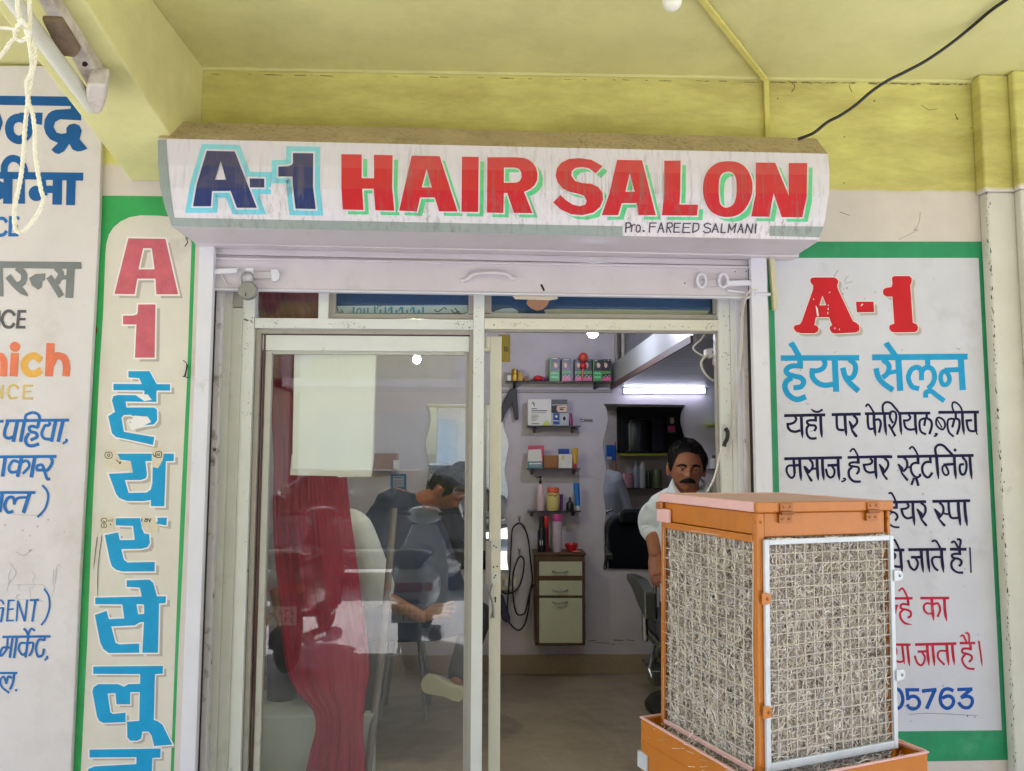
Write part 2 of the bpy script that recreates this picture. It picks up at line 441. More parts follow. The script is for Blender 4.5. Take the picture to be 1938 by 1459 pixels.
o = board_text('lettering', M_BLUEC, [(L2, '''C 24 (48,115)(25,88)(-15,95)(-40,150)(-15,200)(22,203)(48,175);S 24 (75,70)(70,215);S 24 (72,85)(136,85);S 22 (72,142)(126,142);S 24 (66,203)(130,203)'''),
 (L3, '''S 32 (-20,165)(40,165);S 34 (65,160)(795,152);C 38 (88,175)(55,270)(55,335)(95,360)(150,345);S 42 (200,160)(150,402);S 42 (282,160)(235,402);C 32 (290,160)(300,95)(375,65)(440,90)(462,160);S 38 (450,155)(432,240);C 36 (440,238)(365,222)(335,245)(355,285)(410,300)(425,345)(350,382);C 38 (335,300)(295,365)(310,430)(370,448)(450,425);C 34 (575,175)(560,212)(510,212);C 34 (518,212)(480,300)(508,362)(600,375);S 42 (640,160)(590,402);S 42 (725,155)(668,402);C 26 (755,370)(768,390)(722,425);
S 34 (-20,575)(650,570);S 42 (60,580)(28,802);S 42 (250,575)(200,805);C 34 (230,640)(150,622)(102,700)(130,752)(212,740);C 32 (235,640)(310,622)(335,685)(260,770);S 42 (400,575)(358,812);C 36 (585,580)(600,640)(550,722)(500,735);C 34 (500,725)(430,725)(428,682)(482,668)(512,740)(540,825)(578,828);
S 32 (-20,985)(405,985);S 42 (25,990)(-2,1212);C 36 (152,1200)(90,1212)(52,1140)(90,1050)(152,1045)(166,1125);C 30 (160,1110)(205,1050)(310,1040);S 44 (342,985)(268,1220);C 26 (485,900)(542,970)(552,1060)(512,1180)(430,1270)'''),
 (L4, '''S 18 (-10,412)(42,412);S 24 (35,410)(8,570);C 20 (-10,322)(20,335)(42,372);S 22 (95,320)(75,562);S 18 (88,330)(162,328);S 18 (82,428)(150,422);S 20 (70,552)(152,550);S 18 (180,560)(196,328);S 22 (194,328)(272,562);S 20 (272,560)(300,318);S 22 (328,326)(432,322);S 24 (390,325)(355,562);C 20 (485,198)(536,280)(546,400)(510,522)(455,602);
S 26 (25,732)(555,725);C 24 (85,735)(72,860)(20,935)(2,920)(30,850)(115,850);S 26 (138,735)(106,962);S 26 (186,735)(152,966);S 26 (312,725)(280,960);C 24 (290,800)(225,802)(205,870)(250,930)(290,900);C 24 (310,800)(365,800)(350,890)(320,942);C 26 (260,638)(292,670)(312,722);C 22 (386,665)(345,640)(318,680)(312,722);S 22 (494,730)(490,775);C 26 (492,768)(430,762)(396,850)(418,945)(468,930)(486,860);C 22 (512,942)(522,960)(492,990);
S 24 (-10,1130)(190,1130);C 26 (155,1135)(142,1230)(108,1312);C 26 (132,1185)(90,1172)(66,1252);C 22 (65,1240)(42,1172)(5,1205)(18,1280)(100,1350);D 15 (178,1320)''')])
lab(o, 'smaller brush blue lettering')
o = board_text('lettering', M_GREYL, [(L2, '''P (-30,390)(575,395)(578,445)(-30,437);P (-30,437)(20,437)(25,640)(-30,636);C 44 (118,435)(168,480)(160,540)(105,565);T 46 (55,495)(110,560)(195,635);P (205,510)(250,480)(320,476)(318,525)(300,528)(295,575)(270,592)(225,562);C 44 (398,435)(432,480)(400,545);C 46 (345,498)(380,550)(435,640);S 30 (405,512)(490,500);S 56 (502,400)(490,650)''')])
lab(o, 'grey Hindi lettering')
o = board_text('lettering', M_CHAR, [(L2, '''C 22 (105,775)(78,745)(40,748)(14,800)(36,850)(78,855)(102,828);S 22 (135,738)(122,866);S 20 (126,745)(186,745);S 18 (128,800)(182,800);S 20 (114,857)(180,857);S 14 (-2,738)(-8,862)''')])
lab(o, 'charcoal capital lettering')
o = board_text('lettering', M_ORR, [(L2, '''S 58 (358,970)(346,1205);C 52 (360,1120)(395,1062)(450,1075)(470,1130)(466,1205);S 58 (105,1040)(95,1205);D 36 (105,996);C 50 (-40,1080)(0,1062)(25,1100)(24,1205);C 50 (292,1092)(240,1060)(182,1088)(170,1140)(200,1182)(250,1186)(292,1160)@'''.replace(';C 50 (292,1092)(240,1060)(182,1088)(170,1140)(200,1182)(250,1186)(292,1160)@','')), (L2, 'C 50 (292,1092)(240,1060)(182,1088)(170,1140)(200,1182)(250,1186)(292,1160)', M_ORY)])
lab(o, 'thick orange lettering')
o = board_text('lettering', M_OCH, [(L2, '''S 15 (20,1265)(14,1366);S 15 (-18,1266)(14,1362);C 16 (130,1292)(105,1266)(66,1280)(55,1322)(76,1360)(122,1356);S 16 (170,1265)(164,1368);S 14 (166,1271)(235,1271);S 12 (166,1314)(222,1312);S 15 (160,1362)(235,1362)''')])
lab(o, 'ochre capital lettering')

# ------------------------------------------------------------------ painted column strip left of the door
wf0 = wallfn(0)
strip = thing('painted_wall_strip', 'narrow vertical painted strip with blue Hindi salon lettering in green border', 'sign', W(240,1545,0))
mb = MB()
mb.poly([(194,370),(188,411),(183,496),(172,707),(160,968),(151.7,1080),(134,1459),(128,1545),(325,1545),(329,1459),(337,1248),(351,960),(361,720),(370,461),(372,372)], M_GREENL, wf0, .0004)
mb.build('border', strip)
mb = MB()
mb.poly([(149,1545),(153,1459),(165,1220),(175,968),(189,690),(195,597),(199.5,480),(201,462),(206,444),(215,430),(228,419),(245,411),(266,407.5),(300,408),(340,412),(356,430),(362.5,461),(354,720),(342,960),(331,1248),(323,1459),(319,1545)], M_CREAM, wf0, .0008)
mb.build('panel_face', strip)
def shadowed(polys, zz, mtl, sh=(40,34), halo=14, holes=None):
    """sign-writer's letters: grey drop shade, white outline, colour on top"""
    fn = zoomfn(wf0, *zz); holes = holes or {}
    a, b2, c = MB(), MB(), MB()
    for i, p in enumerate(polys):
        P = pts(p); H = [pts(h) for h in holes.get(i, [])]
        a.poly([(x+sh[0],y+sh[1]) for x,y in P], M_SHADOW, fn, .0012+.00001*i, [[(x+sh[0],y+sh[1]) for x,y in h] for h in H])
        b2.ribbon(P, halo*2, M_HALO, fn, .0016+.00001*i, closed=True)
        for h in H: b2.ribbon(h, halo*2, M_HALO, fn, .0016+.00001*i, closed=True)
        c.poly(P, mtl, fn, .002+.00001*i, H)
    return a, b2, c
Z5=(160,400,4.559); Z6=(160,690,5.032); Z7=(160,960,5.032); Z8=(150,1220,6.105)
def strip_letters(mtl, items, label):
    A, B2, C2 = MB(), MB(), MB()
    for polys, zz, hol in items:
        a, b2, c = shadowed(polys, zz, mtl, holes=hol)
        for src, dst in ((a,A),(b2,B2),(c,C2)):
            o = len(dst.v); dst.v += src.v
            for f, i in zip(src.f, src.m): dst.f.append(tuple(o+k for k in f)); dst.m.append(dst.mi(src.mats[i]))
    A.build('letter_shadow', strip); B2.build('letter_outline', strip); lab(C2.build('lettering', strip), label)
strip_letters(M_PINKRED, [(['(378,232)(698,237)(808,715)(620,715)(612,580)(455,580)(432,715)(258,712)','(462,803)(612,803)(605,1262)(435,1262)(448,975)(332,975)(332,900)(420,898)(450,890)(460,870)'], Z5, {0:['(505,318)(580,318)(605,500)(465,500)']})], 'faded red A and 1')
strip_letters(M_SKY, [
 (['(418,62)(618,62)(690,190)(690,250)(560,250)(545,185)(520,128)(418,122)','(275,183)(815,187)(815,248)(275,243)','(570,240)(685,244)(685,310)(570,310)',
   '(315,288)(570,292)(685,300)(685,355)(390,352)(400,408)(665,408)(690,430)(692,530)(660,570)(575,578)(455,608)(425,545)(520,520)(440,478)(375,480)(352,505)(375,640)(665,690)(652,765)(400,710)(300,690)(262,655)(225,490)(290,450)(260,340)(275,300)',
   '(315,848)(850,848)(850,918)(775,920)(760,1350)(632,1348)(632,1290)(560,1300)(400,1298)(330,1270)(300,1230)(230,1040)(460,1028)(440,918)(330,905)'], Z6, {4:['(580,918)(650,918)(645,1130)(630,1190)(590,1218)(420,1222)(385,1100)(540,1098)(585,1080)(595,1050)']}),
 (['(298,105)(530,103)(545,200)(570,250)(615,255)(622,340)(600,380)(540,395)(350,398)(375,500)(410,525)(668,520)(668,610)(360,612)(300,595)(260,560)(240,500)(192,265)(320,238)(335,312)(478,310)(462,178)(298,172)',
   '(690,100)(785,98)(780,172)(665,155)(700,130)',
   '(402,695)(620,688)(655,720)(690,848)(775,848)(772,912)(710,916)(700,1385)(550,1385)(565,1092)(525,1095)(480,1125)(255,1135)(295,1290)(330,1305)(522,1298)(522,1385)(230,1388)(180,1350)(150,1290)(98,1025)(210,985)(232,1065)(378,1058)(360,925)(102,922)(102,860)(545,850)(525,765)(402,758)'], Z7, {2:['(495,922)(565,925)(568,1015)(510,1018)']}),
 (['(160,252)(968,245)(965,335)(875,340)(862,870)(910,885)(965,930)(1075,1155)(865,1172)(835,1050)(800,1005)(730,1005)(715,1085)(670,1110)(590,1110)(555,1070)(552,890)(692,880)(700,548)(590,550)(590,690)(430,690)(418,560)(328,565)(360,780)(390,800)(535,785)(535,895)(280,905)(230,880)(205,830)(150,540)(165,490)(220,455)(450,455)(515,485)(570,455)(703,452)(703,340)(160,338)',
   '(118,1212)(940,1200)(938,1305)(845,1308)(825,1900)(690,1900)(690,1500)(160,1500)(95,1480)(105,1435)(180,1405)(660,1380)(660,1300)(118,1305)'], Z8, {})], 'blue Hindi letters stacked down the strip')
# peeled paint and torn sticker remnants on the strip
k = Ink(wf0, M_TAPE, .0026)
k.z(*Z6).draw('''P (190,812)(290,805)(330,880)(345,925)(440,920)(455,1025)(330,1000)(200,965);P (640,800)(720,785)(760,800)(745,910)(700,985)(645,975)(640,900)''')
k.draw('P (430,565)(470,485)(600,495)(635,545)(570,578)(455,612);P (490,292)(600,282)(640,335)(570,348)', M_HALO)
k.draw('O 7 (200,840)(255,838)(258,885)(202,886);O 7 (217,862)(230,850)(243,862)(230,876)', M_MOULD)
k.draw('O 8 (680,835)(728,832)(730,880)(682,880);S 9 (648,850)(672,878);S 9 (700,845)(702,870);S 7 (690,848)(690,872);S 7 (716,845)(716,872);S 8 (300,905)(345,945);S 8 (330,945)(350,920)', M_MOULD)
k.z(*Z7).draw('P (150,88)(280,84)(290,130)(270,238)(146,238);P (540,110)(640,100)(705,170)(705,235)(580,238)(540,180)')
k.draw('O 6 (165,110)(205,108)(207,140)(165,142);C 6 (175,118)(180,132)(196,136);O 6 (165,160)(203,158)(205,190)(165,192);O 5 (178,175)(186,168)(193,175)(186,183);S 7 (225,118)(228,135);S 7 (242,116)(244,136);S 7 (262,112)(262,140);S 8 (240,155)(255,170)', M_MOULD)
k.draw('S 9 (545,105)(545,135);C 8 (575,108)(600,112)(595,135)(572,132)(580,118)(600,122);C 8 (610,108)(620,130)(632,106)(618,145)', M_MOULD)
k.draw('T 6 (122,280)(100,450)(86,590);T 6 (165,270)(130,560)(122,870)', M_MOULD)
o = k.mb.build('torn_sticker', strip); lab(o, 'torn paper scraps and peeled paint')
# rust blot on the border
k = Ink(wf0, mat('rust', (110,58,36), .8, .2, 20), .0018); k.z(*Z5).draw('P (82,1000)(110,996)(108,1052)(80,1045)')
k.mb.build('rust_spot', strip)

# ------------------------------------------------------------------ painted price panel right of the door
pan = thing('painted_wall_panel', 'grey-white painted wall panel with red A-1 and Hindi service lines in green border', 'sign', W(1680,1445,0))
mb = MB()
mb.poly([(1452,488),(1505,487),(1512,474),(1526,463),(1545,457),(1868,457),(1919,1438),(1476,1446)], M_GREEN, wf0, .0004)
mb.build('border', pan)
mb = MB(); mb.poly([(1463,488),(1852,488),(1896,1382),(1487,1386)], M_PANEL, wf0, .0008); mb.build('panel_face', pan)
R1=(1480,500,6.921)
A_ = '(370,200)(385,180)(420,172)(680,172)(715,185)(738,215)(735,250)(722,280)(740,340)(930,745)(975,765)(1010,800)(1018,840)(1005,880)(960,895)(690,910)(650,895)(622,850)(625,820)(655,795)(615,695)(445,695)(425,795)(460,805)(482,840)(470,880)(430,905)(250,905)(190,890)(155,850)(152,820)(175,800)(235,785)(260,745)(405,330)(408,285)(395,265)(372,235)'
D_ = '(968,490)(1200,488)(1208,628)(980,632)'
O_ = '(1440,175)(1465,155)(1670,153)(1700,185)(1700,225)(1682,280)(1715,765)(1765,785)(1785,825)(1775,870)(1740,890)(1470,895)(1430,880)(1403,840)(1410,800)(1470,775)(1445,425)(1370,425)(1330,400)(1320,360)(1335,320)(1380,305)(1430,300)(1445,265)'
a, b2, c = shadowed([A_, D_, O_], R1, M_RED, sh=(45,40), halo=9, holes={0:['(530,412)(580,537)(490,537)']})
a.build('letter_shadow', pan); b2.build('letter_outline', pan)
k = Ink(wf0, M_HALO, .0024); k.z(*R1).draw('P (440,535)(468,580)(482,680)(460,680)(448,600);S 9 (605,530)(605,545);S 9 (605,570)(605,600);S 9 (600,625)(600,655);S 14 (1035,545)(1058,520);S 10 (690,830)(694,850);S 10 (748,845)(756,862);S 7 (612,375)(635,362);S 8 (412,450)(416,470)')
c2 = k.mb; o = len(c.v); c.v += c2.v
for f, i in zip(c2.f, c2.m): c.f.append(tuple(o+q for q in f)); c.m.append(c.mi(c2.mats[i]))
lab(c.build('lettering', pan), 'red A-1')
k = Ink(wf0, M_SKY, .0012); k.z(1470,640,5.238).draw('''S 55 (40,197)(818,194);S 55 (150,52)(222,180);S 36 (122,72)(172,46);S 58 (232,200)(232,300);C 52 (262,277)(150,276)(95,312)(108,352)(170,375)(235,390)(268,430)(240,480)(165,492);C 56 (150,390)(95,430)(82,490)(120,565)(200,607)(290,580);
C 50 (465,212)(480,255)(455,300)(400,322)(328,320);C 54 (350,318)(358,390)(410,445)(480,466)(570,455);S 62 (575,200)(590,532);C 52 (720,210)(775,260)(778,330)(745,390)(680,395);C 56 (655,292)(675,370)(720,440)(812,525);
S 60 (945,190)(1893,182);S 56 (1092,58)(1178,175);S 34 (1066,72)(1118,48);C 52 (1050,210)(1112,270)(1100,345)(1050,390);C 56 (985,298)(1005,380)(1060,450)(1155,516);S 42 (1085,350)(1200,325);S 62 (1205,195)(1225,522);
C 50 (1412,500)(1340,478)(1305,390)(1335,312)(1390,288)(1432,320)(1435,418);C 50 (1435,330)(1480,292)(1540,305)(1566,380)(1545,450)(1500,500);S 52 (1495,195)(1500,300);C 50 (1478,590)(1480,540)(1530,525)(1590,570)(1662,622);
O 46 (1625,395)(1640,340)(1672,328)(1705,370)(1712,420)(1685,458)(1645,455);S 50 (1665,317)(1820,310);S 62 (1825,190)(1845,515)''')
lab(k.mb.build('lettering', pan), 'large sky blue Hindi lettering')
k = Ink(wf0, M_NAVY, .0012)
k.z(1475,755,9.454).draw('''S 54 (85,298)(822,284);C 45 (280,315)(302,360)(270,415)(200,445)(125,450);C 48 (148,450)(160,520)(210,570)(290,585)(375,560);T 54 (392,300)(400,500)(415,700);S 50 (650,295)(650,405);C 44 (672,385)(560,380)(498,400)(505,440)(560,470)(630,475)(655,520)(620,575);C 44 (530,465)(490,530)(500,640)(560,705)(668,702);T 54 (738,290)(745,500)(762,695);T 38 (775,188)(700,230)(625,222)(566,175);
S 54 (935,280)(1458,270);C 46 (1025,285)(1030,480)(1060,545)(1160,558);T 54 (1172,280)(1182,480)(1200,665);C 46 (1325,295)(1380,350)(1385,430)(1300,525);P (1235,395)(1265,390)(1330,480)(1310,540)(1405,660)(1385,690)(1350,680)(1290,590);
S 52 (1530,264)(2010,258);C 36 (1542,140)(1580,95)(1620,130)(1695,250);C 44 (1580,280)(1585,440)(1612,532)(1690,528);T 54 (1690,262)(1700,480)(1722,665);C 44 (1718,372)(1788,370)(1815,450)(1782,605);T 52 (1880,258)(1890,450)(1915,655)''')
k.z(1670,755,9.69).draw('''C 42 (15,250)(5,130)(60,62)(150,75)(230,160)(318,270);C 42 (195,445)(140,340)(148,250)(195,228)(245,260)(255,350)(225,460)(170,545);C 44 (115,462)(170,560)(240,685);S 52 (285,263)(878,258);T 52 (322,265)(330,450)(350,660);C 42 (480,285)(512,340)(470,390)(378,392);C 44 (395,392)(420,510)(490,560)(590,555);T 52 (600,265)(608,480)(632,662);C 42 (802,652)(710,600)(682,500)(690,400)(750,362)(835,352);S 44 (790,355)(768,495);C 46 (818,352)(890,400)(905,500)(862,648);S 46 (812,262)(812,365);C 34 (958,640)(1000,640)(985,672)(942,685);
O 38 (985,430)(1000,355)(1060,345)(1130,400)(1150,490)(1110,558)(1050,540)(1000,490);S 26 (1005,372)(1095,528);C 40 (1308,692)(1225,612)(1195,500)(1205,390)(1260,362)(1335,372);S 44 (1322,370)(1282,522);C 46 (1340,352)(1405,390)(1412,500)(1368,655);S 46 (1345,250)(1347,365);S 54 (1025,246)(1772,240);C 34 (1308,232)(1280,130)(1300,62)(1360,72)(1430,140)(1465,225);T 52 (1465,235)(1475,450)(1500,660);S 46 (1522,398)(1645,390);C 42 (1545,395)(1560,500)(1600,580)(1700,592);S 54 (1702,240)(1715,600);T 26 (1718,590)(1730,630)(1752,660)''')
k.z(1475,840,9.454).draw('''S 52 (88,266)(1120,245);S 50 (255,265)(275,525);C 40 (275,500)(260,580)(205,605)(140,520)(132,430)(180,388)(265,390);S 48 (265,385)(368,380);T 54 (362,265)(372,450)(392,662);C 44 (540,275)(590,340)(590,430)(510,525);P (430,395)(460,388)(545,470)(520,540)(600,650)(580,682)(550,668)(490,550)(440,450);S 40 (585,447)(672,440);T 54 (672,258)(680,450)(698,656);T 54 (770,255)(776,450)(798,656);S 50 (860,386)(1045,378);C 42 (940,395)(985,470)(975,560)(920,602)(862,560)(832,445);T 54 (1050,250)(1056,450)(1075,652);C 30 (1138,615)(1182,628)(1160,660)(1108,675);
S 50 (1220,243)(1975,224);C 34 (1262,142)(1310,92)(1350,110)(1412,228);S 54 (1410,240)(1412,355);C 42 (1440,335)(1320,330)(1258,352)(1268,390)(1340,405)(1412,420)(1422,480)(1382,545);C 44 (1300,415)(1245,480)(1255,590)(1330,668)(1458,675);C 42 (1625,255)(1662,310)(1620,362)(1492,375);C 44 (1510,372)(1540,470)(1610,512)(1712,500);T 54 (1718,240)(1722,450)(1742,632);C 44 (1880,255)(1942,320)(1938,415)(1855,535);P (1775,365)(1800,355)(1880,440)(1868,530)(1945,625)(1930,650)(1905,640)(1845,560)''')
k.z(1670,830,9.69).draw('''S 54 (-25,338)(182,332);S 54 (272,332)(1674,308);C 34 (492,195)(540,150)(590,190)(655,310);C 44 (390,345)(447,410)(452,520)(380,608);P (275,465)(305,458)(390,540)(370,620)(480,750)(465,782)(435,768)(350,650);S 36 (440,520)(518,525);S 56 (652,315)(655,470);C 44 (682,452)(590,447)(530,492)(525,570)(560,660)(630,712)(690,682)(682,645);S 44 (582,720)(532,850);S 48 (618,715)(662,868);S 50 (880,330)(882,450);C 46 (908,432)(800,432)(738,500)(738,610)(800,700)(860,702)(918,622);T 56 (992,290)(1005,480)(1032,745);C 46 (985,310)(972,180)(1030,115)(1120,130)(1200,210)(1298,308);O 38 (1100,560)(1115,505)(1155,500)(1200,570)(1212,640)(1165,672)(1120,630);S 50 (1118,480)(1315,466);T 54 (1318,305)(1328,500)(1352,745);P (1330,172)(1368,208)(1335,248)(1298,212);C 44 (1465,335)(1532,420)(1542,540)(1510,645)(1450,652)(1420,570)(1430,482)(1498,470);T 54 (1602,305)(1615,500)(1640,745)''')
k.z(1680,925,10.767).draw('''S 58 (0,276)(785,262);C 38 (15,98)(70,82)(120,150)(168,260);S 56 (178,262)(180,405);S 48 (90,385)(207,382);C 46 (115,385)(45,400)(50,448)(110,480);C 46 (60,482)(130,480)(190,530)(198,590)(152,652);C 40 (60,500)(0,580)(20,700)(90,758)(150,780)(240,785);C 46 (395,292)(428,350)(380,400)(262,415);C 48 (280,410)(320,540)(400,602)(505,580);T 58 (512,265)(522,500)(550,752);C 48 (675,285)(762,360)(768,480)(682,612);P (582,410)(615,402)(715,500)(712,620)(812,735)(795,770)(765,760)(680,640);
S 58 (912,258)(1682,242);C 48 (1058,280)(1128,360)(1132,480)(1050,590);P (938,408)(970,400)(1080,500)(1062,610)(1185,735)(1165,772)(1130,760)(1030,620);C 40 (1130,480)(1180,512)(1260,512);C 50 (1240,270)(1260,500)(1310,592)(1455,590);T 60 (1438,255)(1455,500)(1485,752);T 60 (1568,250)(1585,500)(1622,760)''')
k.z(1680,1010,10.2).draw('''S 56 (-40,317)(325,315);C 42 (80,132)(130,120)(180,200)(225,300);C 50 (60,350)(140,400)(130,470)(40,500);C 50 (40,540)(130,625)(250,640);T 56 (248,310)(260,520)(280,750);S 56 (400,308)(1128,300);S 52 (450,455)(660,452);C 44 (540,468)(585,560)(560,660)(510,697)(440,640)(398,508);T 58 (648,315)(660,500)(688,752);T 54 (768,310)(780,500)(808,748);C 40 (850,150)(920,132)(970,190)(1022,290);C 44 (1040,455)(910,450)(862,492)(870,580)(920,670)(978,712);T 58 (1038,305)(1050,500)(1082,752);S 56 (1205,300)(1522,300);C 38 (1228,180)(1285,147)(1330,210)(1368,290);C 42 (1335,112)(1395,112)(1410,170)(1385,285);S 56 (1390,305)(1392,410);C 46 (1422,390)(1290,390)(1242,422)(1272,465)(1350,480)(1420,520)(1422,580)(1378,628);C 44 (1300,478)(1235,560)(1250,670)(1340,742)(1460,752);S 26 (1590,265)(1612,755)''')
lab(k.mb.build('lettering', pan), 'navy Hindi service lines')
k = Ink(wf0, M_CRIM, .0012)
k.z(1680,1100,10.2).draw('''S 50 (-60,332)(482,328);C 38 (212,192)(280,135)(330,200)(385,320);S 50 (390,325)(400,465);C 44 (418,455)(290,440)(248,482)(270,530)(370,550)(440,590)(442,670)(385,705);T 44 (300,548)(240,620)(260,730)(340,812)(468,835);C 36 (80,500)(120,475)(205,470);S 42 (172,478)(140,628);S 52 (630,326)(1188,324);T 58 (850,325)(865,550)(890,760);C 42 (840,440)(760,425)(700,470)(710,560)(770,622)(850,620);C 46 (880,440)(970,430)(1012,520)(1000,600)(962,688);T 56 (1095,330)(1105,550)(1138,772)''')
k.z(1680,1190,8.58).draw('''S 42 (30,255)(375,258);C 34 (110,275)(142,350)(130,420)(80,450);C 34 (80,450)(130,512)(200,540)(265,515);T 40 (235,265)(250,400)(272,575);T 44 (318,260)(332,400)(355,605);S 46 (445,256)(1118,240);S 38 (485,372)(640,365);C 34 (560,385)(602,450)(590,540)(545,592)(480,550)(438,435);T 48 (640,255)(650,400)(672,598);T 44 (728,255)(740,400)(762,605);C 34 (958,360)(850,360)(815,412)(830,490)(925,585);T 48 (958,255)(970,400)(992,598);T 46 (1048,250)(1060,400)(1085,585);S 42 (1168,233)(1422,230);T 34 (1285,228)(1255,160)(1220,105)(1168,132);T 36 (1318,228)(1325,140)(1305,75)(1248,70);S 44 (1345,230)(1347,350);C 36 (1368,325)(1240,320)(1208,352)(1225,390)(1300,410)(1360,440)(1365,490)(1318,540);C 34 (1260,415)(1210,490)(1240,580)(1310,642)(1412,652);T 30 (1480,195)(1510,400)(1535,610)''')
lab(k.mb.build('lettering', pan), 'crimson Hindi lines')
k = Ink(wf0, M_PHONE, .0012)
k.z(1680,1190,8.58).draw('''O 58 (60,985)(140,975)(210,1020)(246,1140)(215,1255)(140,1300)(60,1292)(0,1250)(-35,1140)(0,1020);S 56 (512,990)(285,990);S 58 (314,970)(330,1160);C 56 (325,1135)(390,1097)(470,1112)(517,1190)(490,1270)(410,1302)(345,1275)(318,1225);S 58 (555,1010)(795,986);S 62 (768,985)(632,1300);D 30 (590,1012);C 58 (1070,1008)(985,975)(900,1000)(855,1110)(872,1222)(950,1290)(1032,1262)(1070,1180)(1040,1112)(970,1092)(885,1125);S 56 (1130,986)(1378,978);S 58 (1350,985)(1190,1120);C 56 (1190,1118)(1290,1095)(1365,1130)(1370,1210)(1320,1275)(1240,1278)(1180,1235)(1152,1190)''')
lab(k.mb.build('lettering', pan), 'blue phone digits')
# dried drips, scratches and spider threads on the panel
k = Ink(wf0, mat('grime', (120,112,106), .8, .2, 20), .0016)
rr = random.Random(11)
fn0 = lambda x, y, l: W(x, y, -l)
k.z(0,0,1)
for i in range(46):
    x = rr.uniform(1490,1860); y = rr.uniform(500,1370); a = rr.uniform(0,pi); l = rr.uniform(1.5,7)
    k.draw('S %.2f (%.1f,%.1f)(%.1f,%.1f)' % (rr.uniform(.5,1.5), x, y, x+l*cos(a), y+l*sin(a)*.6))
k.draw('C .8 (1586,512)(1580,520)(1577,528);C .8 (1606,522)(1600,528)(1598,534);S .8 (1600,536)(1613,533);D 1.4 (1603,545);D 1 (1597,547);D 1.2 (1595,556);C .8 (1697,1337)(1712,1336)(1740,1339);C .8 (1720,1352)(1760,1350)(1850,1354);D 1.6 (1831,1355);D 1.3 (1845,1357)')
o = k.mb.build('grime_mark', pan); o['kind'] = 'stuff'

# cobwebs, soot lines and scuffs on the upper wall, and pencil lines on the insurance board
M_SOOT = mat('soot_mark', (112,98,58), .9, .25, 30)
M_SOOTL = mat('faint_stain', (178,164,84), .9, .2, 20)
k = Ink(wf0, M_SOOT, .0008); k.z(1250,0,2.817)
k.draw('C 5 (680,430)(705,445)(716,462)(698,492);C 4 (915,376)(960,380)(1000,384);D 6 (972,424);C 4 (1005,455)(1015,480)(1022,490);D 5 (1140,538);C 3 (1390,560)(1430,585)(1475,580);D 6 (1582,632);C 5 (1570,605)(1580,630);D 4 (980,730);D 4 (978,975);D 4 (625,526);D 4 (1658,682);C 3 (1850,850)(1862,910);S 3 (1805,852)(1848,850);S 3 (1835,860)(1845,848);D 3 (1818,964);C 2 (1385,1130)(1380,1180)(1365,1215);C 2.5 (1362,1212)(1352,1228)(1370,1222);S 1.5 (1270,1278)(1375,1225);C 3 (955,1130)(1010,1148)')
rr = random.Random(21)
for i in range(60):
    x = rr.uniform(560,1705); k.draw('S %.1f (%.0f,%.0f)(%.0f,%.0f)' % (rr.uniform(2,6), x, 437+(x-560)*.011+rr.uniform(-3,4), x+rr.uniform(6,40), 438+(x-560)*.011+rr.uniform(-3,5)))
for i in range(0):
    x = rr.uniform(600,1690); y = rr.uniform(450,1020); l = rr.uniform(20,160)
    k.draw('T %.1f (%.0f,%.0f)(%.0f,%.0f)(%.0f,%.0f)' % (rr.uniform(5,14), x, y, x+l*.5, y+rr.uniform(-8,8), x+l, y+rr.uniform(-12,12)), M_SOOTL)
k.z(0,0,1)
for i in range(30):
    x = rr.uniform(388,1440); k.draw('S %.1f (%.0f,%.1f)(%.0f,%.1f)' % (rr.uniform(.7,1.6), x, 139+(x-385)*.015+rr.uniform(-.5,1.2), x+rr.uniform(4,22), 139.5+(x-385)*.015+rr.uniform(-.5,1.4)))
o = tag(k.mb.build('soot_stains'), 'sooty cobweb streaks on the yellow wall above the right panel', 'stains', kind='stuff')
k = Ink(wf, mat('pencil_line', (176,172,172), .8, .1, 20), .0012); k.z(0,1080,5.835)
k.draw('C 5 (120,-10)(95,60)(100,130)(70,230);C 4 (340,-10)(385,60)(360,110)(380,170)(330,200)(338,300);S 4 (140,160)(470,150);C 4 (175,160)(230,150)(200,190)(235,230);C 5 (595,-20)(585,120)(600,190)(575,270);C 4 (180,270)(220,262)(175,290)(200,318);S 4 (200,312)(480,340);C 5 (470,145)(480,170)(510,200)')
k.z(0,720,1.974); k.draw('S 2 (40,500)(160,505);D 4 (140,545);D 3 (85,560);D 3 (112,580);D 5 (112,636);C 2 (35,680)(60,720)(30,760);C 2 (205,760)(215,690)(230,700);D 3 (240,565);D 3 (18,540);D 4 (180,520);C 2 (60,640)(90,655)(120,630)')
rr = random.Random(5)
for i in range(26): x, y = rr.uniform(10,330), rr.uniform(-520,700); k.draw('D %.1f (%.0f,%.0f)' % (rr.uniform(.8,2), x if y > 0 else x, y))
o = k.mb.build('pencil_mark', board); o['kind'] = 'stuff'
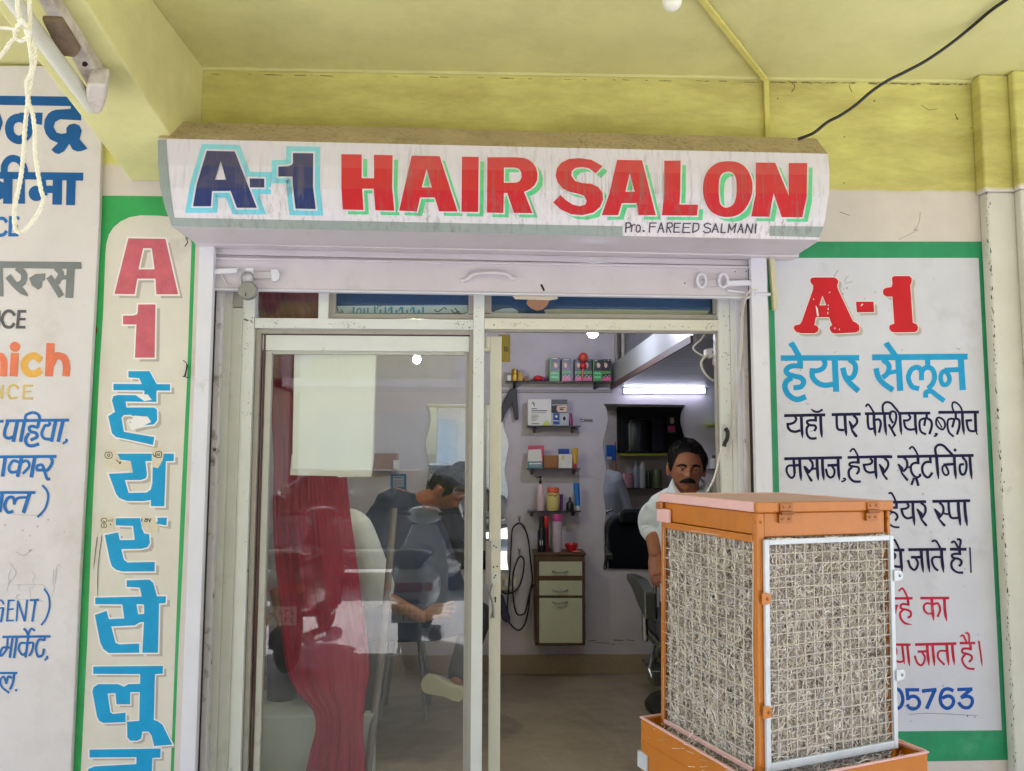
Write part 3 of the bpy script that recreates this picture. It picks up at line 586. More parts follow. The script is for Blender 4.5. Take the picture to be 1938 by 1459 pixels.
# ------------------------------------------------------------------ salon sign board (bulging sheet metal box)
SL = [(325,230),(298,262),(299,312),(303,354),(313,395),(326,429)]
SR = [(1545,262),(1567,291),(1570,332),(1569,367),(1562,413),(1550,454)]
SY = [-.185,-.315,-.328,-.331,-.317,-.293]
def sign_y(px, py):
    s = (px-310)/(1560-310)
    ys = [l[1]+(r[1]-l[1])*s for l, r in zip(SL, SR)]
    for i in range(5):
        if py <= ys[i+1] or i == 4:
            t = (py-ys[i])/(ys[i+1]-ys[i]); return SY[i]+(SY[i+1]-SY[i])*t
def sfn(px, py, lift):
    Y = sign_y(px, py)
    p = W(px, py, Y)
    return p+(CAM-p).normalized()*lift
def sign_poly(mb, outer, m, lift, holes=()):
    loops = [[Vector((p[0],p[1],0)) for p in outer]]+[[Vector((p[0],p[1],0)) for p in h] for h in holes]
    flat = [p for l in loops for p in l]
    bm = bmesh.new(); vs = [bm.verts.new(p) for p in flat]
    for t in tessellate_polygon(loops):
        try: bm.faces.new([vs[i] for i in t])
        except ValueError: pass
    for i in range(1, 5):
        l, r = SL[i], SR[i]; d = Vector((r[0]-l[0], r[1]-l[1], 0))
        bmesh.ops.bisect_plane(bm, geom=bm.verts[:]+bm.edges[:]+bm.faces[:], plane_co=(l[0],l[1],0), plane_no=(-d.y,d.x,0))
    bm.verts.index_update()
    mb.add([sfn(v.co.x,v.co.y,lift) for v in bm.verts], [tuple(v.index for v in f.verts) for f in bm.faces], m)
    bm.free()
def sign_paint(name, rgb, dusty, var=.06):
    """enamel whose up-facing half carries settled dust, with rain streaks"""
    m = mat(name, rgb, .38, var, 9, streak=(112,102,98), samt=.66, dirt=(150,140,134), dscale=5, damt=.3, chips=(214,206,204), clo=.77, cscale=22)
    nt = m.node_tree; N = nt.nodes; L = nt.links; b = N['Principled BSDF']
    src = b.inputs['Base Color'].links[0].from_socket
    geo = N.new('ShaderNodeNewGeometry'); sx = N.new('ShaderNodeSeparateXYZ'); L.new(geo.outputs['True Normal'], sx.inputs[0])
    ab = N.new('ShaderNodeMapRange'); ab.inputs['From Min'].default_value = -.02; ab.inputs['From Max'].default_value = .16
    ab.inputs['To Max'].default_value = .72
    L.new(sx.outputs['Z'], ab.inputs['Value'])
    r = N.new('ShaderNodeRGB'); r.outputs[0].default_value = (*lin(dusty),1)
    mx = N.new('ShaderNodeMix'); mx.data_type = 'RGBA'; L.new(ab.outputs[0], mx.inputs[0]); L.new(src, mx.inputs[6]); L.new(r.outputs[0], mx.inputs[7])
    L.new(mx.outputs[2], b.inputs['Base Color']); return m
S_WHITE = sign_paint('sign_white', (218,213,222), (216,210,218), .04)
S_RED = sign_paint('sign_red', (196,16,34), (204,84,84))
S_NAVY = sign_paint('sign_navy', (24,44,104), (92,84,100))
S_GREEN = sign_paint('sign_green', (84,200,134), (134,206,146))
S_CYAN = sign_paint('sign_cyan', (112,200,222), (150,212,214))
S_GREY = sign_paint('sign_grey_border', (142,154,152), (150,158,158), .05)
S_TAN = mat('sign_dusty_top', (190,172,142), .85, .14, 8, streak=(120,98,72), samt=.6, dirt=(140,116,88), dscale=6, damt=.5, bump=.2, bscale=50)
S_INK = mat('sign_ink', (62,46,74), .5, .15, 14)
sign = thing('salon_sign', 'long bulging white metal sign reading A-1 HAIR SALON over the shutter', 'sign', W(930,450,0))
mb = MB(); n = 24; rows = []
for l, r, y in zip(SL, SR, SY):
    rows.append([W(l[0]+(r[0]-l[0])*i/n, l[1]+(r[1]-l[1])*i/n, y) for i in range(n+1)])
for i in range(5):
    for j in range(n):
        mb.quad(rows[i][j], rows[i+1][j], rows[i+1][j+1], rows[i][j+1], S_TAN if i == 0 else S_WHITE)
for e in (0, n):      # end caps and underside
    col = [rows[i][e] for i in range(6)]; bk = [Vector((p.x, -.001, p.z)) for p in (col[0], col[-1])]
    mb.add([bk[0]]+col+[bk[1]], [tuple(range(8))], S_GREY)
mb.quad(rows[5][0], rows[5][n], Vector((rows[5][n].x,-.001,rows[5][n].z)), Vector((rows[5][0].x,-.001,rows[5][0].z)), M_LILAC)
mb.quad(rows[0][0], rows[0][n], Vector((rows[0][n].x,-.001,rows[0][n].z)), Vector((rows[0][0].x,-.001,rows[0][0].z)), S_TAN)
mb.build('sign_face', sign)
mb = MB()
sign_poly(mb, [(298.5,264),(315,263.5),(318,312),(322,354),(327,394),(330,412),(1178,428),(1178,447),(326,428.5),(313,395),(303,354),(299,312)], S_GREY, .0012)
sign_poly(mb, [(1457,427),(1559,429),(1551,449),(1456,446.5)], S_GREY, .0012)
mb.build('border', sign)
def sz(z, text): return [(z[0]+x/z[2], z[1]+y/z[2]) for x, y in pts(text)]
S1=(350,270,6.252); S2=(630,270,4.727); S3=(1030,280,6.252); S4=(1240,290,5.7)
def roundsz(z, text, sub=4):
    return [(p.x, p.y) for p in catmull(sz(z, text), True, sub)]
navy = [(sz(S1,'(258,95)(590,103)(850,770)(615,770)(540,570)(320,572)(308,752)(95,752)(140,490)'), [sz(S1,'(423,213)(487,438)(355,438)')]),
        (sz(S1,'(765,422)(938,425)(938,530)(770,528)'), []),
        (sz(S1,'(1278,122)(1518,125)(1515,520)(1548,785)(1308,780)(1278,520)(1272,400)(1105,400)(1105,282)(1220,278)(1262,262)(1278,240)'), [])]
red = [(sz(S2,'(75,102)(258,105)(258,318)(368,318)(368,108)(535,112)(530,400)(550,608)(380,605)(365,412)(262,412)(275,602)(88,598)(75,400)'), []),
       (sz(S2,'(705,115)(955,120)(1115,615)(950,615)(912,490)(780,490)(752,615)(592,608)(640,400)'), [sz(S2,'(838,235)(885,400)(795,400)')]),
       (sz(S2,'(1155,125)(1305,127)(1300,620)(1150,618)'), []),
       (sz(S2,'(1382,130)(1640,130)(1700,135)(1750,150)(1790,180)(1818,225)(1832,280)(1828,335)(1805,380)(1765,415)(1710,440)(1785,630)(1620,628)(1560,450)(1530,450)(1525,628)(1378,625)'), [sz(S2,'(1530,222)(1630,223)(1665,235)(1686,265)(1688,310)(1672,342)(1640,358)(1530,358)')]),
       (sz(S3,'(690,215)(610,300)(530,240)(450,225)(370,235)(325,275)(322,330)(365,390)(450,415)(560,425)(640,460)(690,530)(697,610)(660,700)(580,765)(450,795)(320,785)(200,730)(105,645)(190,555)(260,620)(340,670)(420,688)(485,670)(502,625)(470,565)(400,540)(300,520)(220,480)(160,410)(135,330)(150,240)(200,175)(290,130)(420,120)(560,140)'), []),
       (sz(S3,'(862,140)(1158,145)(1320,795)(1118,795)(1095,652)(918,652)(875,795)(680,795)(770,540)'), [sz(S3,'(1012,300)(1070,518)(960,518)')]),
       (sz(S3,'(1420,150)(1615,150)(1610,540)(1600,668)(1820,672)(1808,800)(1392,797)(1418,540)'), []),
       (roundsz(S4,'(785,85)(900,100)(990,170)(1040,280)(1050,380)(1030,490)(970,600)(890,665)(790,688)(690,675)(600,625)(545,540)(520,450)(515,360)(535,250)(590,160)(680,100)',3), [roundsz(S4,'(790,198)(840,215)(870,270)(878,350)(875,450)(850,540)(800,580)(750,585)(705,550)(690,480)(685,380)(695,270)(730,215)',3)]),
       (sz(S4,'(1085,100)(1295,102)(1440,455)(1440,105)(1640,105)(1635,465)(1588,690)(1365,690)(1278,430)(1230,685)(1035,682)(1083,445)'), [])]
def dense(P, step=14):
    out = []
    for i in range(len(P)):
        a, b = P[i], P[(i+1) % len(P)]; q = max(1, int(hypot(b[0]-a[0], b[1]-a[1])/step))
        out += [(a[0]+(b[0]-a[0])*k/q, a[1]+(b[1]-a[1])*k/q) for k in range(q)]
    return out
sh, ol, fc = MB(), MB(), MB()
for i, (p, h) in enumerate(navy):
    sh.ribbon(dense(p,6), 25, S_CYAN, sfn, .0018+.00004*i, closed=True, rows=8)
    ol.ribbon(dense(p,6), 6.5, S_WHITE, sfn, .0026+.00004*i, closed=True, rows=3)
    sign_poly(fc, p, S_NAVY, .0032+.00004*i, h)
for i, (p, h) in enumerate(red):
    q = 10
    sign_poly(sh, [(x+q,y+q*.86) for x,y in p], S_GREEN, .0016+.00004*i, [[(x+q,y+q*.86) for x,y in k] for k in h])
    ol.ribbon(dense(p,6), 5.6, S_WHITE, sfn, .0026+.00004*i, closed=True, rows=3)
    for k in h: ol.ribbon(dense(k,6), 4.8, S_WHITE, sfn, .0026+.00004*i, closed=True, rows=3)
    sign_poly(fc, p, S_RED, .0032+.00004*i, h)
sh.build('letter_shadow', sign); ol.build('letter_outline', sign); lab(fc.build('lettering', sign), 'navy A-1 and red HAIR SALON capitals')
k = Ink(sfn, S_INK, .002)
k.z(1170,410,6.921).draw('''S 18 (105,72)(98,208);C 17 (100,84)(155,84)(162,128)(105,150);S 16 (182,105)(174,202);C 15 (176,130)(200,106)(226,108);O 16 (262,108)(288,130)(284,180)(256,202)(236,180)(240,130);D 15 (335,188);S 18 (416,78)(407,210);S 16 (408,83)(504,83);S 15 (410,134)(490,132);S 17 (515,212)(567,76);S 18 (563,78)(598,212);S 14 (532,158)(590,156);S 18 (645,78)(634,210);C 16 (640,86)(698,84)(704,130)(640,146);S 17 (660,145)(692,212);S 18 (740,82)(727,210);S 16 (734,87)(822,86);S 14 (734,140)(800,140);S 16 (724,203)(808,203);S 18 (858,82)(844,212);S 16 (852,88)(954,90);S 14 (850,142)(936,142);S 16 (840,207)(944,207);S 18 (986,82)(974,212);C 17 (980,88)(1050,96)(1046,170)(972,207);C 17 (1216,106)(1172,86)(1126,110)(1150,140)(1200,155)(1202,195)(1150,212)(1112,188);S 16 (1228,212)(1278,86);S 18 (1274,88)(1312,212);S 13 (1245,166)(1300,166);S 18 (1360,88)(1346,212);S 16 (1342,208)(1408,210);S 17 (1438,214)(1456,90);S 16 (1455,92)(1480,182);S 15 (1478,182)(1548,86);S 18 (1545,88)(1520,214);S 16 (1562,214)(1617,92);S 18 (1612,94)(1636,218);S 13 (1580,167)(1632,166);S 18 (1664,218)(1692,90);S 17 (1690,92)(1746,218);S 16 (1744,216)(1766,90);S 19 (1806,90)(1794,222)''')
lab(k.mb.build('lettering', sign), 'small dark proprietor line')

# ------------------------------------------------------------------ rolling shutter, pulled up
shut = thing('rolling_shutter', 'lilac-white rolling shutter pulled up under the sign', 'shutter', W(900,1545,0))
mb = MB()
def edge(x, pl, pr): return pl[1]+(pr[1]-pl[1])*(x-pl[0])/(pr[0]-pl[0])
mb.slab([(346,429),(1552,454),(1513,479),(366,455)], -.058, .056, M_LILAC)
mb.slab([(366,455),(1513,479),(1513,486),(368,461.5)], -.066, .064, M_LILAC)
mb.build('housing_plate', shut, bev=.004)
mb = MB()
for (a, b, yy) in ((462,468,.012),(468,481,.006),(482,487,.014)):
    mb.slab([(404,a),(1421,a+24*.98),(1421,b+24*.9),(404,b)], yy, .012, M_LILAC)
mb.slab([(404,486),(1421,503),(1421,508),(404,490.5)], -.006, .02, M_LILAC)
mb.build('slat', shut, bev=.003)
mb = MB(); mb.slab([(404,491),(1421,508.5),(1421,561),(404,545)], .004, .018, M_LILAC)
mb.slab([(404,545),(1421,561),(1421,564.5),(404,548.5)], -.004, .03, M_WHITE)
bar = mb.build('bottom_bar', shut, bev=.002)
mb = MB()
Yb = .004
mb.tube(catmull([W(873,531,Yb),W(884,529,Yb-.008),W(898,519,Yb-.026),W(925,516,Yb-.03),W(955,518,Yb-.026),W(966,526,Yb-.008),W(976,527,Yb)]), .009, M_LILAC, 8)
mb.build('handle', bar, smooth=60)
# slide bolts and keepers
mb = MB()
mb.slab([(403,509),(449,507),(449,516),(404,519)], -.02, .006, M_WHITE)
mb.slab([(478,514.5),(514,514),(514,527),(478,527)], -.006, .008, M_LILAC)
mb.slab([(465,507),(478,506),(479,530),(472,533),(466,530)], -.024, .022, M_WHITE)
mb.slab([(512,510),(524,509),(528,514),(528,525),(524,531),(514,532)], -.016, .018, M_WHITE)
mb.tube([W(418,521,-.004),W(430,540,-.006),W(437,542,-.004)], .004, M_LILAC, 6)
mb.build('slide_bolt', bar, bev=.0015)
mb = MB()
mb.slab([(1316,532),(1330,529),(1363,529),(1363,541),(1330,543),(1316,545)], -.006, .008, M_LILAC)
for cx in (1328,1369):
    mb.tube([W(cx+11*cos(t)*.75,531+13*sin(t),-.016) for t in [2*pi*i/14 for i in range(15)]], .006, M_WHITE, 6, caps=False)
mb.slab([(1376,531),(1452,529),(1452,541),(1424,540),(1376,541)], -.026, .008, M_WHITE)
mb.tube([W(1376,549,-.006),W(1410,554,-.008)], .005, M_WHITE, 6); mb.tube([W(1430,556,-.034),W(1458,557,-.034)], .007, M_WHITE, 7)
mb.build('slide_bolt', bar, bev=.0015)
for q_ in ('S 4 (1024,538)(1030,550)','D 1.4 (1296,536)','D 1.2 (1391,514)','D 1.2 (1412,514)'):
    k = Ink(wallfn(.004), M_DARK, .0008); k.z(0,0,1).draw(q_); k.mb.build('paint_nick', bar)
def bx(mb, xa, xb, yref, yt, yb, Y, th, m, z0=None, z1=None):
    X0, X1 = W(xa,yref,Y).x, W(xb,yref,Y).x; xm = (xa+xb)/2
    mb.box((X0, Y, W(xm,yb,Y).z if z0 is None else z0), (X1, Y+th, W(xm,yt,Y).z if z1 is None else z1), m)
M_CRUST = mat('flaking_enamel', (206,200,202), .7, .1, 8, bump=.8, bscale=22, dirt=(96,84,76), dscale=9, damt=.8, dlo=.56, dhi=.66, chips=(70,58,52), clo=.66, cscale=11)
for xa, xb in ((373,401),(1423,1453)):
    mb = MB(); bx(mb, xa, xb, 583, 462 if xa < 900 else 485, 1459, -.03, .0292, M_WHITE, z0=0.0)
    if xa < 900:
        bx(mb, 402, 420, 583, 500, 1459, .03, .05, M_CRUST, z0=0.0); bx(mb, 401.3, 404, 583, 500, 1459, .0, .1, M_DARK, z0=0.0)  # dark strip colours in the shade of the rail gap, both sides
    else:
        bx(mb, 1408, 1420, 720, 560, 1459, .03, .05, M_CRUST, z0=0.0); bx(mb, 1421, 1425.5, 720, 500, 1459, .002, .1, M_DARK, z0=0.0)
    mb.build('guide_rail', shut, bev=.002)

# padlock hanging from the left bolt
M_STEEL = mat('worn_steel', (150,150,148), .42, .12, 20, metal=.6, dirt=(96,88,76), dscale=14, damt=.5)
pl = thing('padlock', 'round steel padlock hanging from the left shutter bolt', 'padlock', W(467,549,-.035))
mb = MB(); c = W(467.5,549,-.042); r = 18.3*mm(-.04)
mb.lathe(c, [(r*.86,-.001),(r*.97,.004),(r,.012),(r,.018),(r*.96,.023),(r*.84,.026),(r*.3,.0265)], M_STEEL, 32, Vector((0,1,0)))
body = mb.build('lock_body', pl, smooth=35)
mb = MB(); mb.tube(catmull([W(458,537,-.03),W(457,526,-.03),W(461,519,-.03),W(468,516,-.03),W(475,519,-.03),W(479,526,-.03),W(478,538,-.03)]), .0055, M_STEEL, 8)
mb.build('shackle', pl, smooth=60)
mb = MB(); fnp = wallfn(-.043)
mb.poly(circ(465,557.5,1.3,2.2,10), M_DARK, fnp, .0012); mb.ribbon([(463.5,560),(466,553)], 1.3, M_DARK, fnp, .0016)
mb.build('keyhole', body)

# ------------------------------------------------------------------ aluminium shopfront
M_ALU = mat('white_aluminium', (220,222,218), .38, .05, 6, bump=.04, bscale=40, dirt=(110,100,90), dscale=9, damt=.7, dlo=.64, dhi=.72)
M_ALUB = mat('beige_aluminium', (190,190,180), .42, .06, 6, dirt=(120,104,90), dscale=6, damt=.5)
M_ALUC = mat('cream_aluminium', (222,218,200), .4, .04, 6, dirt=(120,104,90), dscale=9, damt=.5, dlo=.64, dhi=.74)
M_ALUG = mat('grey_aluminium', (164,158,148), .45, .08, 8, dirt=(96,84,78), dscale=8, damt=.5)
M_SEAL = mat('brown_seal', (88,58,56), .8, .2, 20)
M_GLASS = glass_mat('door_glass', (.99,.995,.99), 1.72, .018)
M_GLASS2 = glass_mat('transom_glass', (.9,.95,.96), 1.5, .03)
fr = thing('aluminium_shopfront', 'off-white aluminium door frame with glazed sliding leaves across the opening', 'shopfront', W(900,1545,.1))
mb = MB()
bx(mb, 421, 438.5, 583, 548, 1459, .06, .06, M_ALUB, z0=0)
bx(mb, 439.5, 459, 583, 582, 1459, .068, .05, M_ALUB, z0=0); bx(mb, 439.5, 459, 583, 540, 581, .074, .05, M_ALUG)
bx(mb, 459.5, 482, 583, 540, 1459, .08, .05, M_ALU, z0=0)
mb.build('frame_jamb', fr, bev=.002)
mb = MB()
bx(mb, 1362, 1383, 700, 545, 1459, .08, .05, M_ALU, z0=0); bx(mb, 1384, 1394, 700, 545, 1459, .076, .05, M_ALU, z0=0); bx(mb, 1395, 1408, 720, 545, 1459, .06, .05, M_WHITE, z0=0)
bx(mb, 1355, 1361.5, 700, 627, 1459, .1, .03, M_ALUG, z0=0)
mb.build('frame_jamb', fr, bev=.002)
mb = MB(); bx(mb, 896, 916.5, 620, 540, 1459, .08, .05, M_ALU, z0=0); mb.build('mullion', fr, bev=.002)
mb = MB(); bx(mb, 482.3, 895.6, 610, 603, 622, .082, .046, M_ALU); mb.build('transom_bar', fr, bev=.002)
mb = MB(); bx(mb, 917, 1361.6, 610, 603.5, 624, .082, .046, M_ALUC); bx(mb, 917, 1361.6, 610, 624.3, 629, .1, .03, M_ALUG); mb.build('transom_bar', fr, bev=.002)
mb = MB(); bx(mb, 602.5, 621, 580, 540, 602.7, .083, .04, M_ALU); mb.build('mullion', fr, bev=.002)
for (xa, xb, nm) in ((484,602,0),(622,895.6,1),(917,1361.6,2)):
    mb = MB()
    if nm:
        bx(mb, xa, xa+13, 580, 540, 594, .1, .02, M_ALUG); bx(mb, xb-9 if nm == 1 else xb-11, xb, 580, 540, 594, .1, .02, M_ALUG)
        bx(mb, xa, xb, 580, 594.2, 603, .1, .02, M_ALUG)
    bx(mb, xa, xb, 580, 530, 594 if nm else 602, .125, .004, M_GLASS2)
    mb.build('transom_pane', fr)
# left glazed leaf
mb = MB()
bx(mb, 482.4, 491.5, 700, 622.5, 1459, .1, .04, M_ALUG, z0=0); bx(mb, 888.5, 895.7, 700, 622.5, 1459, .1, .04, M_ALUG, z0=0)
bx(mb, 491.7, 888.3, 700, 622.5, 632, .1, .04, M_ALUG)
bx(mb, 491.7, 495, 900, 632, 1459, .112, .03, M_SEAL, z0=0); bx(mb, 495, 888.3, 900, 632, 634.6, .112, .03, M_SEAL)
mb.build('leaf_surround', fr, bev=.0015)
leaf = MB()
bx(leaf, 495.2, 507.5, 900, 664, 1459, .118, .03, M_ALUB, z0=.0); bx(leaf, 880, 888.2, 900, 664, 1459, .126, .03, M_ALUG, z0=.0)
bx(leaf, 495.2, 888.2, 700, 635, 664, .115, .035, M_ALU); bx(leaf, 507.6, 879.8, 700, 664.3, 671, .128, .02, M_ALUB)
bx(leaf, 507.6, 879.8, 700, 1500, 1530, .118, .03, M_ALUB, z0=.0, z1=.1)
lf = leaf.build('door_leaf', fr, bev=.0015)
mb = MB(); bx(mb, 506, 882, 900, 668, 1459, .136, .005, M_GLASS, z0=.1); mb.build('glass_pane', lf)
# second leaf, slid open behind the first: only its lock stile shows
mb = MB(); bx(mb, 925.5, 947.5, 1100, 636, 1459, .155, .035, M_ALUC, z0=.02); bx(mb, 560, 925.3, 1100, 636, 664, .157, .03, M_ALUC); bx(mb, 560, 925.3, 1100, 1500, 1530, .157, .03, M_ALUC, z0=.02, z1=.1)
bx(mb, 918, 925, 900, 637, 658, .15, .03, M_ALUC)
lf2 = mb.build('sliding_leaf', fr, bev=.002)
mb = MB(); bx(mb, 919, 929.5, 1064, 1024, 1106, .148, .006, M_ALUG); bx(mb, 930, 943, 1034, 1024, 1041, .149, .006, M_ALU); bx(mb, 930, 943, 1095, 1084, 1103, .149, .006, M_ALU)
for (x, y) in ((935,1033),(939,1036),(938,1089),(935.5,1093),(934,1073),(941,1072)): mb.poly(circ(x,y,1.5,1.7,8), M_DARK, wallfn(.149), .0008)
mb.poly(circ(937.3,1132,1.7,3,10), M_DARK, wallfn(.155), .0012); mb.poly([(936.3,1134),(938.3,1134),(938.8,1140),(936,1140)], M_DARK, wallfn(.155), .0012)
mb.build('lock_plate', lf2, bev=.001)
# old wire twisted on the lock
mb = MB(); mb.tube(catmull([W(931,1106,.147),W(928,1118,.143),W(927,1124,.145),W(931,1138,.142),W(933,1150,.145),W(934,1160,.143),W(932,1168,.147)]), .004, M_STEEL, 7)
mb.tube(catmull([W(934,1158,.146),W(935,1166,.145),W(933.5,1170,.146)]), .0022, M_STEEL, 6); mb.tube(catmull([W(932,1158,.146),W(930,1166,.145),W(929,1170,.146)]), .0022, M_STEEL, 6)
tag(mb.build('wire_twist', smooth=60), 'twist of old wire hanging from the lock of the open leaf', 'wire')

# scuffs, old glue and drill marks on the aluminium
k = Ink(wallfn(.08), mat('scuff', (120,112,100), .8, .2, 20), .0009); k.z(0,0,1); rr = random.Random(8)
for cx_, cy_, wx, wy, n_ in ((520,612,30,6,14),(655,613,60,6,22),(880,613,26,7,26),(990,614,60,6,20),(1200,615,140,6,22),(1345,617,14,7,18),(1372,640,9,60,24),(470,640,9,60,16),(905,700,8,140,18),(1374,820,8,90,22),(468,900,8,250,14)):
    for i in range(n_):
        x, y = cx_+rr.gauss(0,.5)*wx, cy_+rr.uniform(-1,1)*wy; a = rr.uniform(0,pi); l = rr.uniform(.8,4.5)
        k.draw('S %.2f (%.1f,%.1f)(%.1f,%.1f)' % (rr.uniform(.4,1.1), x, y, x+l*cos(a), y+l*sin(a)*.7))
k.draw('D 1.5 (935,615);D 1.2 (478,601);S 3 (462,604)(470,607);S 2 (474,606)(478,611);D 1 (1379,690);D 1 (1381,725);S 1.2 (893,700)(896,707)')
o = k.mb.build('scuff_mark', fr); o['kind'] = 'stuff'

# blue hoardings seen behind the transom panes
M_BLUEF = mat('blue_vinyl', (10,78,132), .3, .12, 5, dirt=(30,110,160), dscale=2.5, damt=.5)
M_STRIP = mat('white_vinyl_strip', (226,234,234), .4, .04, 10)
M_STRIPY = mat('cream_vinyl_strip', (226,216,180), .4, .04, 10)
M_TEAL = mat('teal_vinyl_ink', (60,160,196), .4, .1, 20)
fw = lambda Y: wallfn(Y)
sg = thing('blue_hoarding', 'blue banner with mirrored white strip behind the middle transom pane', 'banner', W(760,592,.15))
mb = MB(); mb.slab([(634,530),(889,530),(889,584),(885,591),(878,594),(648,594),(641,591),(637,584)], .15, .006, M_BLUEF); mb.build('banner_panel', sg)
mb = MB(); mb.poly([(638,579),(885,577.5),(885,590),(878,592.5),(648,592.5),(641,590)], M_STRIP, fw(.15), .001); mb.build('white_strip', sg)
k = Ink(fw(.15), M_TEAL, .0014); k.z(290,200,2.98)
k.draw('S 8 (1050,1180)(1085,1180);S 8 (1060,1150)(1075,1172);S 9 (1118,1182)(1225,1178);S 10 (1130,1135)(1130,1182);C 8 (1148,1178)(1152,1150)(1170,1146)(1172,1176);S 10 (1190,1178)(1190,1142);S 9 (1210,1140)(1210,1178);S 9 (1238,1182)(1530,1178);'+''.join('S 10 (%d,1180)(%d,%d);' % (x,x,y) for x,y in ((1250,1132),(1282,1150),(1310,1134),(1345,1132),(1372,1150),(1405,1134),(1432,1152),(1470,1136),(1498,1150),(1522,1134)))+'C 7 (1262,1150)(1270,1130)(1285,1132);C 7 (1325,1160)(1335,1140)(1345,1160);C 7 (1385,1160)(1395,1138)(1405,1160);C 7 (1450,1160)(1460,1138)(1470,1160)')
k.draw('C 6 (1585,1150)(1605,1162)(1640,1140)(1655,1150);C 6 (1680,1150)(1700,1170)(1720,1160)(1735,1180);C 6 (1700,1140)(1712,1155)(1720,1175)', M_CHAR)
k.mb.build('lettering', sg)
sg = thing('blue_hoarding', 'long blue banner with torn cream strip behind the right transom pane', 'banner', W(1140,592,.15))
mb = MB(); mb.slab([(928,530),(1352,530),(1352,582),(1346,592),(1336,597),(940,597),(933,593),(929,585)], .15, .006, M_BLUEF); mb.build('banner_panel', sg)
mb = MB(); mb.poly([(932,591),(938,588),(952,584),(970,583),(980,588),(980,595),(940,595.5)], M_STRIP, fw(.15), .001)
mb.poly([(1030,586),(1060,584.5),(1200,586),(1342,588),(1338,595),(1033,596.5)], M_STRIPY, fw(.15), .001); mb.build('white_strip', sg)
tg = thing('paper_scrap', 'torn white paper strip with brown rounded tag hanging below the shutter bar', 'scrap', W(1015,560,.03))
mb = MB(); mb.slab([(967,557),(1056,560),(1055,566),(1040,568),(975,566)], .03, .002, M_TAPE); mb.build('paper_strip', tg)
mb = MB(); mb.slab([(999,566),(1005,563),(1036,565),(1040,569),(1036,578),(1028,585),(1016,588),(1004,582),(996,574)], .034, .01, mat('brown_card', (150,108,84), .7, .1, 10)); mb.build('brown_tag', tg, bev=.003)

# ------------------------------------------------------------------ things on the porch ceiling
mb = MB()
M_TRUNK = mat('pale_yellow_conduit', (206,196,108), .7, .08, 8, dirt=(130,116,60), dscale=9, damt=.4)
a, b = Wz(1300,-40,ZC-.01), Vector((W(1447,150,0).x,-.012,ZC-.01))
d = (b-a).normalized(); sd_ = Vector((d.y,-d.x,0))*.011
mb.add([a+sd_,a-sd_,b-sd_,b+sd_]+[p+Vector((0,0,-.012)) for p in (a+sd_,a-sd_,b-sd_,b+sd_)], [(0,1,2,3),(7,6,5,4),(0,4,5,1),(1,5,6,2),(2,6,7,3),(3,7,4,0)], M_TRUNK)
x0 = W(1444,200,0).x; x1 = W(1453,200,0).x
mb.box((x0,-.02,W(1448,264,0).z),(x1,-.0008,ZC-.014),M_TRUNK)
tag(mb.build('cable_conduit', bev=.002), 'thin yellow cable trunking crossing the ceiling and dropping behind the sign', 'conduit')
bl = thing('ceiling_bulb', 'unlit white bulb hanging from the yellow porch ceiling', 'bulb', Wz(1272,8,2.93))
mb = MB(); c = Wz(1272,2,2.945); r = 20*(c.y+3.07)/FPX
mb.ball(c, r, mat('frosted_glass', (232,230,214), .3, .02, 5), 18, 12); mb.build('bulb_globe', bl, smooth=60)
mb = MB(); mb.lathe(c+Vector((0,0,r*.7)), [(.012,0),(.015,.01),(.015,.03),(.035,.034),(.035,ZC-c.z-r*.7-.0004)], M_WHITE, 16); mb.build('bulb_holder', bl, smooth=40)
M_BLACKC = mat('black_cable', (26,24,24), .5, .1, 10)
cab = [(1510,263),(1530,256),(1545,248),(1566,231),(1591,218),(1619,199),(1648,174),(1679,153),(1711,137),(1754,114),(1800,82),(1836,53),(1875,20),(1912,-6),(1960,-40)]
mb = MB(); mb.tube(catmull([W(x,y,min(-.21-.22*(i/13), Wz(x,y,3.004).y if y < 200 else 0)) for i,(x,y) in enumerate(cab)]), .0062, M_BLACKC, 8)
tag(mb.build('black_cable', smooth=60), 'slack black cable running from the sign up to the ceiling', 'cable')

# tube light under the beam
def Wsoff(px, py, off):
    d = RT*((px-CX)/FPX) - UP*((py-CY)/FPX) + fwd
    # plane z = zb + k*y + off
    t = (zb+k_*CAM.y+off-CAM.z)/(d.z-k_*d.y); return CAM+d*t
k_ = (pa.z-pb.z)/(pa.y-pb.y)
nz = Vector((0,-k_,1)).normalized()
tl = thing('tube_light', 'dusty white tube light fixture fixed under the yellow beam', 'lamp', Wsoff(190,190,-.05))
M_TUBE = mat('milky_tube_glass', (206,206,190), .25, .04, 6, dirt=(150,140,120), dscale=5, damt=.4)
M_FIX = mat('lamp_housing_white', (204,196,186), .5, .06, 8, dirt=(120,100,78), dscale=7, damt=.7, dlo=.5, dhi=.7)
M_FIXD = mat('grimy_plastic', (120,100,78), .6, .2, 14, dirt=(60,52,44), dscale=10, damt=.7)
def fixslab(mb, q, off, th, m):
    A = [Wsoff(x,y,off) for x,y in q]; B = [p+nz*th for p in A]; n = len(q)
    mb.add(A+B, [tuple(range(n)), tuple(range(2*n-1,n-1,-1))]+[(i,n+i,n+(i+1)%n,(i+1)%n) for i in range(n)], m)
mb = MB(); fixslab(mb, [(10,-100),(37,-100),(99,0),(201,160),(163,160),(72,0)], -.045, .043, M_FIX); mb.build('housing', tl, bev=.003)
mb = MB(); fixslab(mb, [(165,160),(202,162),(203,178),(198,200),(192,214),(183,219),(172,214),(165,200),(162,175)], -.105, .07, M_FIX); mb.build('end_holder', tl, bev=.012, bseg=3)
mb = MB(); fixslab(mb, [(78,37),(117,39),(153,96),(142,110),(118,107),(97,75)], -.062, .018, M_FIXD); mb.build('starter_box', tl, bev=.006)
